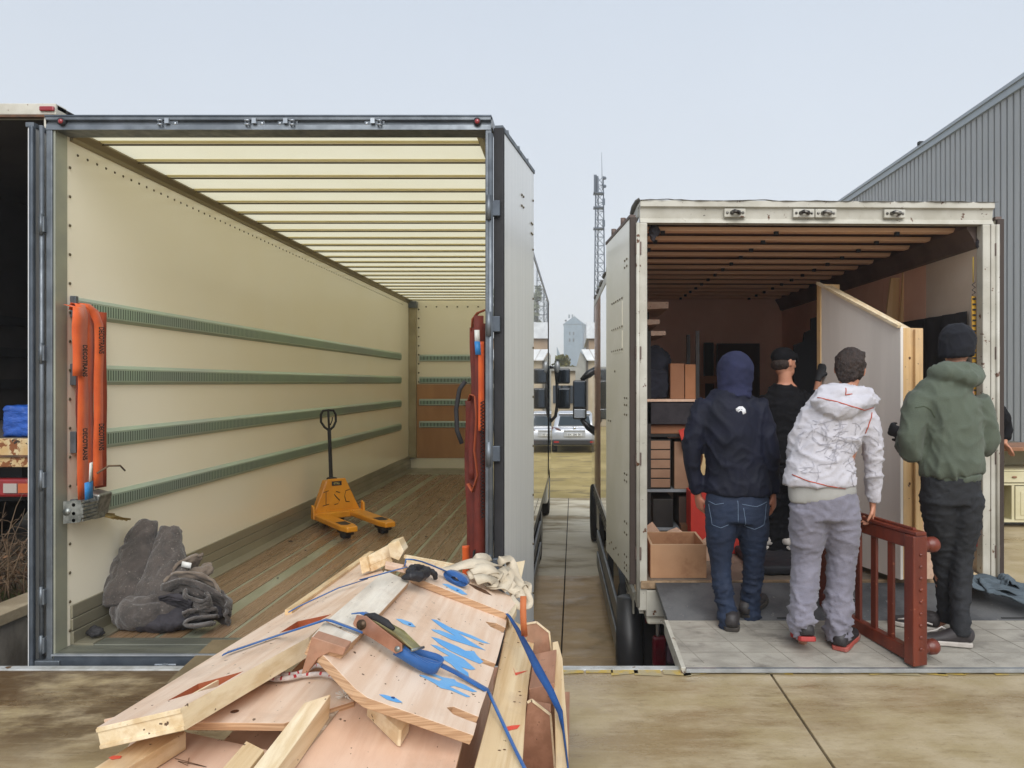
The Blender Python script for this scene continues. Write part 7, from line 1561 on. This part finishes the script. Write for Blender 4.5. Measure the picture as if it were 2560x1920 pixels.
for k, (py0, py1, px1, lb) in enumerate(((652, 668, 1444, 'topmost plank stacked above the dark bundle'), (690, 702, 1425, 'second plank stacked above the dark bundle'), (715, 726, 1438, 'third plank stacked above the dark bundle'))):
    p0, p1_ = on2(1394, py1, 6.6), on2(px1, py0, 6.6); MB().prism([(p0.x, 6.6, p0.z), (p1_.x, 6.6, p0.z + .01), (p1_.x, 6.6, p1_.z), (p0.x, 6.6, p1_.z)], (-.0, .9, 0)).build('stored_plank', m_plyp, label=lb, cat='plank', group='planks above the rack')
    for yy in (6.75, 7.35): MB().box(.53, .56, yy, yy + .03, p0.z - .02, p0.z - .001).build('plank_bracket', m_rack, t2)
MB().box(p0.x + .02, p0.x + .06, 6.9, 6.95, on2(0, 860, 6.6).z, on2(0, 655, 6.6).z).build('rack_post', m_rack, rk)
# framed things against the bulkhead
for (px0, px1, py0, py1, m, lb, ct) in ((1520, 1541, 740, 810, mat('dark_green_board', '2c2f24', rough=.7), 'narrow dark green board leaning at the far end of the lorry', 'board'), (1548, 1640, 742, 810, mat('dark_brown_board', '3c2d22', '332620', sc=3, rough=.7), 'wide dark board leaning behind the hooded person', 'board')):
    p0, p1_ = on2(px0, py1, 9.7), on2(px1, py0, 9.7); MB().box(p0.x, p1_.x, 9.68, 9.72, Z2f + .002, p1_.z).build('leaning_board', m, label=lb, cat=ct, group='dark boards at the bulkhead')
p0, p1_ = on2(1506, 860, 8.9), on2(1560, 812, 8.9); wb = thing('wooden_stand', (p0.x + .1, 8.9, Z2f), 'reddish wooden stand at the back of the white lorry', 'stand')
MB().box(p0.x, p1_.x + .1, 8.8, 9.3, p1_.z - .09, p1_.z).build('top_board', m_card, wb); MB().box(p0.x, p0.x + .08, 8.82, 9.28, Z2f + .002, p1_.z - .091).build('leg_board', m_card, wb); MB().box(p1_.x, p1_.x + .08, 8.82, 9.28, Z2f + .002, p1_.z - .091).build('leg_board', m_card, wb)
# red cabinet with cream scalloped edge, behind the hooded person
m_redc = mat('red_painted_wood', 'c2382b', 'b02f24', sc=4, rough=.6, bump=.1, bsc=40)
p0, p1_ = on2(1492, 1232, 5.98), on2(1640, 1020, 5.98); rc_ = thing('red_cabinet', ((p0.x + p1_.x) / 2, 6.1, Z2f), 'red painted cabinet with a cream scalloped edge behind the hooded person', 'cabinet')
MB().box(p0.x, p1_.x, 5.98, 6.22, Z2f + .002, on2(0, 1062, 5.98).z).build('body', m_redc, rc_, bevel=.004)
zt0, zt1 = on2(0, 1062, 5.98).z, on2(0, 972, 5.98).z; xs = on2(1516, 0, 5.98).x
sc_ = [(xs, zt0), (xs + .050, zt0)] + [(xs + .050 + .012 * math.sin(t * 9.4), zt0 + (zt1 - zt0) * t) for t in [i / 12 for i in range(1, 12)]] + [(xs + .045, zt1), (xs + .012, zt1)] + [(xs + .002 + .010 * math.sin(t * 9.4), zt0 + (zt1 - zt0) * t) for t in [i / 12 for i in range(11, 0, -1)]]
MB().prism([(x_, 5.99, z_ + .001) for x_, z_ in sc_], (0, .03, 0)).build('scalloped_edge', mat('cream_paint', 'c7b083', 'b89f72', sc=5, rough=.6), rc_)
MB().box(xs + .045, p1_.x, 5.992, 6.02, zt0 + .002, zt1 + .06).build('upper_panel', m_redc, rc_)
MB().prism([on2(1466, 930, 6.2), on2(1478, 925, 6.2), on2(1500, 960, 6.2), on2(1480, 975, 6.2)], (0, .03, 0)).build('red_shard', m_redc, rk)
# foam mats the capped person stands on
fm = MB(); fm.box(1.30, 1.98, 5.30, 6.25, Z2f + .003, Z2f + .072)
remeshed(fm, 'foam_mat', mat('black_foam', '1c1d22', '24252b', sc=6, rough=.7), None, .018, 3, crease(6, .010), label='black padded mat on the lorry floor under the capped person', cat='mat')
# black stepped scenery flat
p = lambda px, py: on2(px, py, 6.9)
sf = [p(1715, 745), p(1735, 738), p(1738, 718), p(1752, 712), p(1752, 688), p(1775, 680), p(1800, 676), p(1800, 1170), p(1715, 1170)]
for v in sf:
    if v.z < Z2f: v.z = Z2f + .002
MB().prism(sf, (0, .03, 0)).build('scenery_flat', mat('matt_black', '16161b', '111115', sc=5, rough=.9), label='black scenery flat with a stepped outline behind the capped person', cat='scenery flat')
# black drape on the right lining, strap, cloth scraps, planks
dp = MB(); dp.smooth = True; nx, nz_ = 40, 14; vs_ = []
for i in range(nx):
    t_ = i / (nx - 1); ly = .20 + 1.55 * t_
    for k in range(nz_):
        z = Z2f + .05 + (1.86 - .0 * t_) * k / (nz_ - 1); vs_.append(T2 @ Vector((W2w - .085 - .02 * fr(Vector((ly * 9, z * .6, 2))) - .012 * fr(Vector((ly * 22, z, 1))), ly, z)))
dp.add(vs_, [[i * nz_ + k, i * nz_ + k + 1, (i + 1) * nz_ + k + 1, (i + 1) * nz_ + k] for i in range(nx - 1) for k in range(nz_ - 1)])
dr_ = dp.build('black_drape', mat('black_drape_cloth', '1e1a1c', '171416', sc=4, rough=.9), label='black drape hanging on the right wall of the white lorry', cat='drape'); so = dr_.modifiers.new('s', 'SOLIDIFY'); so.thickness = .006
ys = 5.30; xb = on2(2103, 0, ys).x
stp = thing('yellow_strap', (xb, ys, .6), 'yellow and black lashing strap hanging inside the right rear post', 'strap')
zz = [on2(0, y_, ys).z for y_ in (555, 610, 640, 780, 950, 1080, 1100)]
MB().ribbon([(xb - .004, ys, zz[0]), (xb - .004, ys, zz[1])], .006, (1, 0, 0), .003).build('cord', mat('yellow_cord', 'b3972e', rough=.6), stp)
zg = MB(); zg.loft([(xb + .012 * (-1) ** i, ys, zz[1] - i * .018) for i in range(8)], .003, 5); zg.build('zigzag_cord', m_blk, stp)
m_ysb = mat('yellow_webbing', 'b58a24', 'a67c1c', sc=6, rough=.65)
MB().ribbon([(xb, ys, zz[2]), (xb + .004, ys, zz[3]), (xb - .002, ys, zz[4]), (xb + .006, ys, zz[5]), (xb + .012, ys, zz[6])], .034, (1, .15, 0), .004).build('webbing', m_ysb, stp)
n_b = 38
for k in range(n_b):
    z = zz[2] + (zz[5] - zz[2]) * (k + .5) / n_b; MB().box(xb - .012, xb + .014, ys - .006, ys - .003, z - .006, z + .006).build('black_fleck', m_blk, stp)
MB().loft([on2(2105, 1132, ys), on2(2107, 1155, ys), on2(2108, 1180, ys)], [.020, .022, .018], 10).build('red_handle', mat('red_plastic', 'b3271f', rough=.4), stp, bevel=0)
MB().loft([on2(2104, 1100, ys), on2(2105, 1132, ys)], .006, 6).build('handle_cord', m_blk, stp)
for k, (px, py, w, h, lb) in enumerate(((1413, 503, .045, .06, 'black cloth scrap knotted in the upper left corner of the white lorry'), (2117, 530, .028, .075, 'black cloth scrap hanging in the upper right corner of the white lorry'))):
    c = on2(px, py, 5.28); o = MB(); o.ell(c + Vector((0, 0, h * .2)), (w, .03, h * .7), 12, 8); o.ell(c - Vector((w * .2, 0, h * .5)), (w * .5, .02, h * .6), 10, 8); o.box(c.x - .012, c.x + .012, 5.27, 5.29, c.z, Z2c + .02 if k == 0 else c.z + .12)
    remeshed(o, 'cloth_scrap', m_feltd, None, .008, 2, crease(20, .012), label=lb, cat='cloth', kind=None)
for k, (pts, lb) in enumerate((([(1912, 700), (1925, 600), (1952, 600), (1950, 700)], 'pale pine plank leaning on the right wall, left of two'), ([(1943, 715), (1951, 588), (1977, 592), (1970, 715)], 'pale pine plank leaning on the right wall, right of two'))):
    Yp = 6.55 - .08 * k; ps = [on2(*q_, Yp) for q_ in pts]; d_ = (ps[0] - ps[1]); f_ = (ps[1].z - (Z2f + .005)) / (ps[1].z - ps[0].z); ps[0] = ps[1] + (ps[0] - ps[1]) * f_; ps[3] = ps[2] + (ps[3] - ps[2]) * ((ps[2].z - Z2f - .005) / (ps[2].z - ps[3].z))
    MB().prism(ps, (0, .03, 0)).build('leaning_plank', mat('plank_pine', 'd9b887', 'cda873', sc=2.5, st=(9, 9, .6), rough=.55), label=lb, cat='plank', group='planks on the right wall', bevel=.002)  # same pine tones as the upright frame timber, grain stretched lengthwise
MB().loft([on2(1905, 636, 7.2), on2(1930, 622, 7.2), on2(1940, 618, 7.2)], [.008, .010, .022], 8).build('wall_rod', m_chassis, t2)
# big framed flat being lifted in
m_pinev = mat('upright_pine', 'd9b887', 'cda873', sc=2.5, st=(9, 9, .6), rough=.55, extra=woodx('b98f5c', .5, 2.0, (22, 22, .7)))
m_flat = mat('primed_canvas', 'e2dbd2', 'd9d2c9', sc=2, st=(3, 3, .4), rough=.7)
YN, YF = 4.98, 5.95
NT, NB = on2(1945, 708, YN), on2(1945, 1252, YN); FT, FB = on2(1768, 614, YF), on2(1768, 1190, YF)
NB.z = max(NB.z, tz(YN) + .02) ; FB.z = Z2f + .03
dv = (FT - NT); hv = Vector((FT.x - NT.x, FT.y - NT.y, 0)).normalized(); nrm = Vector((hv.y, -hv.x, 0)); nrm = nrm if nrm.x > 0 else -nrm
fl_ = thing('framed_flat', (NB + FB) / 2, 'large white panel in a pine frame being carried into the lorry', 'panel')
MB().prism([NT - Vector((0, 0, .0)), FT, FB, NB], nrm * .02).build('white_face', m_flat, fl_)
W_ = .155
def fb(name, a_, b_, w, h, m=m_pinev): MB().beam(a_ + nrm * (.021 + h / 2), b_ + nrm * (.021 + h / 2), w, h, up=nrm).build(name, m, fl_, bevel=.002)
fb('near_stile', NT - Vector((0, 0, .0)) + hv * .012, NB + hv * .012, .024, W_); fb('top_rail', NT + hv * .03 - Vector((0, 0, .012)), FT - Vector((0, 0, .012)), .024, W_ * .55, m_pinel); fb('far_stile', FT - hv * .012, FB - hv * .012, .024, W_)
fb('bottom_rail', NB + hv * .03 + Vector((0, 0, .012)), FB + Vector((0, 0, .012)), .024, W_)
MB().beam(NT + hv * .0 - nrm * .008 + Vector((0, 0, .008)), FT - nrm * .008 + Vector((0, 0, .008)), .03, .022).build('top_cap', m_pinel, fl_, bevel=.002)
MB().beam(FT - nrm * .004 - hv * .015, FB - nrm * .004 - hv * .015, .012, .05, up=hv).build('edge_batten', m_pinev, fl_, bevel=.002)
MB().prism([NT + nrm * .10 + Vector((0, -.03, -.01)), NT + nrm * .16 + Vector((0, -.03, -.01)), NT + nrm * .16 + Vector((0, -.03, -1.70)), NT + nrm * .10 + Vector((0, -.03, -1.70))], (0, .03, .0)).build('front_batten', m_pinev, fl_, bevel=.002)
kn = MB(); 
for t_ in (.12, .3, .62, .8): kn.ell(NT.lerp(NB, t_) + nrm * .07 - Vector((0, .0015, 0)), (.008, .0015, .010), 8, 5)
kn.build('wood_knots', m_knot, fl_, kind='stuff')
pk = on2(1990, 1000, 5.1)
MB().prism([on2(1975, 1040, 5.12), on2(2005, 1060, 5.12), on2(2022, 1250, 5.12), on2(1975, 1250, 5.12)], (0, .02, 0)).build('plywood_offcut', m_plyp, label='pinkish plywood sheet leaning behind the green hoodie person', cat='plywood sheet')
# red slatted bed-end
m_rw = mat('red_stained_wood', '6e2c19', '5b2314', sc=4, st=(4, 4, .5), rough=.45, bump=.15, bsc=50, coat=.25, coat_rough=.2, spots=[('9c5a41', .6, 30, .66)])
BN, BF = Vector((1.915, 4.075, 0)), Vector((1.655, 4.90, 0)); hv = (BF - BN).normalized(); nr = Vector((hv.y, -hv.x, 0)); nr = nr if nr.x > 0 else -nr
zb0, zb1 = .045, .770
bf = thing('slatted_bed_end', (1.75, 4.5, zb0), 'red stained slatted bed end carried on its edge', 'bed frame')
def bb(name, t0, z0_, t1_, z1_, w, d, bevel=.006):
    a_ = BN + hv * t0 + Vector((0, 0, z0_)); b_ = BN + hv * t1_ + Vector((0, 0, z1_)); return MB().beam(a_, b_, w, d, up=nr).build(name, m_rw, bf, bevel=bevel)
L_ = (BF - BN).length
bb('end_post', .045, zb0, .045, zb1 - .005, .075, .095); bb('end_post', L_ - .04, zb0 + .05, L_ - .04, zb1 + .03, .08, .08)
bb('top_rail', .10, zb1 - .045, L_ - .08, zb1 - .025, .08, .05); bb('bottom_rail', .10, zb0 + .045, L_ - .08, zb0 + .085, .075, .05); bb('top_moulding', .0, zb1 + .006, L_, zb1 + .026, .02, .07, .004)
bb('top_groove', .05, zb1 + .024, L_ - .02, zb1 + .044, .014, .02, .003)
for k in range(4): bb('slat', .235 + k * .142, zb0 + .08, .235 + k * .142, zb1 - .08, .045, .02, .003)
for z in (.70, .125):
    c = BN + hv * .055 + Vector((0, 0, z)); MB().loft([c + nr * .04, c + nr * .055, c + nr * .075, c + nr * .085, c + nr * .095, c + nr * .135, c + nr * .150, c + nr * .155], [.038, .042, .034, .030, .042, .044, .036, .015], 20).build('turned_foot', m_rw, bf)
for k in range(9): MB().ell(BN + hv * .02 + Vector((0, 0, .14 + k * .065)) - hv * .018, (.010, .002, .008), 8, 5).build('carved_motif', m_rw, bf)
# plank and blanket on the right end of the tail lift
MB().obox((2.80, 5.22, Z2f + .020), (.11, .62, .025), (0, 0, -8)).build('short_plank', m_pine, label='short plank lying over the floor edge by the right rear post', cat='plank', bevel=.002)
cl_ = thing('blue_grey_cloth', on2(2160, 1270, 4.9), 'crumpled blue-grey cloth on the right end of the tail lift', 'cloth'); m_bgc = mat('blue_grey_cloth', '525d65', '454f56', sc=7, rough=.9, bump=.35, bsc=70)
for k, (pts, w, am, sd_) in enumerate((([(2082, 1246, 4.96), (2112, 1262, 4.92), (2150, 1258, 4.90), (2190, 1268, 4.88), (2225, 1285, 4.85), (2270, 1298, 4.80)], .24, .035, (.2, 1, .15)), ([(2120, 1262, 4.86), (2150, 1272, 4.84), (2185, 1284, 4.80), (2230, 1300, 4.76)], .16, .03, (.1, 1, .3)), ([(2160, 1262, 4.93), (2170, 1246, 4.93), (2182, 1250, 4.93), (2200, 1270, 4.92)], .14, .02, (.2, 1, .2)))):
    P_ = [on2(*v) for v in pts]
    for v in P_: v.z = max(v.z, tz(v.y) + .03 + .012 * k)
    under(sheet(P_, w, w * .9, sd_, 'cloth_fold', m_bgc, am, .008, 30 + k), cl_)
# cream desk on castors beyond the right door
m_cr = mat('cream_painted_wood', 'c9c2a2', 'beb692', sc=4, rough=.55, bump=.05, bsc=40); m_top = mat('brown_desk_top', '94694c', '835a3f', sc=4, rough=.5)
Yd = 8.2; xd0 = on2(2148, 0, Yd).x; xd1 = xd0 + 1.15; zz = lambda py: on2(0, py, Yd).z
dk = thing('cream_desk', ((xd0 + xd1) / 2, Yd + .3, 0), 'cream painted desk on castors with a brown top by the metal hall', 'desk')
MB().box(xd0 - .03, xd1 + .03, Yd - .04, Yd + .6, zz(966) - .04, zz(966) + .005).build('desk_top', m_top, dk, bevel=.006)
za_, zb_ = zz(1128), zz(966) - .042
MB().box(xd0, xd0 + .03, Yd, Yd + .58, za_, zb_).build('side_panel', m_cr, dk); MB().box(xd1 - .03, xd1, Yd, Yd + .58, za_, zb_).build('side_panel', m_cr, dk); MB().box(xd0 + .03, xd1 - .03, Yd + .55, Yd + .58, za_, zb_).build('back_panel', m_cr, dk); MB().box(xd0 + .03, xd1 - .03, Yd, Yd + .55, za_, za_ + .03).build('bottom_panel', m_cr, dk)
MB().box(xd0 + .03, xd1 - .03, Yd, Yd + .55, zz(1018), zz(1015)).build('shelf', m_cr, dk)
for k in range(3): 
    x0 = xd0 + .03 + k * .365; d_ = MB().box(x0 + .005, x0 + .355, Yd - .012, Yd + .02, zz(1042), zz(1019)).build('drawer', m_cr, dk, bevel=.004); MB().ell((x0 + .18, Yd - .02, zz(1030)), (.03, .012, .012), 10, 6).build('cup_pull', m_top, d_)
MB().box(xd0 + .03, xd1 - .03, Yd - .004, Yd + .55, zz(1048), zz(1044)).build('rail', m_cr, dk)
MB().box(xd0 + .19, xd0 + .22, Yd, Yd + .55, za_ + .03, zz(1048)).build('partition', m_cr, dk)
dd_ = MB().box(xd0 + .225, xd1 - .035, Yd - .012, Yd + .01, za_ + .032, zz(1050)).build('door', m_cr, dk, bevel=.004); MB().box(xd0 + .28, xd1 - .09, Yd - .018, Yd - .011, za_ + .08, zz(1062)).build('door_panel', m_cr, dd_, bevel=.004)
for x_ in (xd0 + .08, xd1 - .08):
    for y_ in (Yd + .06, Yd + .5):
        c = MB().cyl((x_ - .015, y_, .035), (x_ + .015, y_, .035), .035, 12).build('castor', m_rubber, dk); MB().box(x_ - .025, x_ + .025, y_ - .02, y_ + .02, .06, za_).build('castor_plate', m_chassis, c)
# ================================================================== morning haze
hz_ = MB().box(-1600, 1600, -40, 2550, YARD - 1.2, 46).build('haze', [], kind='stuff')
hm_ = bpy.data.materials.new('haze'); hm_.use_nodes = True; hm_.node_tree.nodes.clear()
_o = hm_.node_tree.nodes.new('ShaderNodeOutputMaterial'); _v = hm_.node_tree.nodes.new('ShaderNodeVolumePrincipled')
_v.inputs['Color'].default_value = (.90, .94, 1.0, 1); _v.inputs['Density'].default_value = 0.0015; _v.inputs['Anisotropy'].default_value = 0.2
hm_.node_tree.links.new(_v.outputs[0], _o.inputs['Volume']); hz_.data.materials.append(hm_)
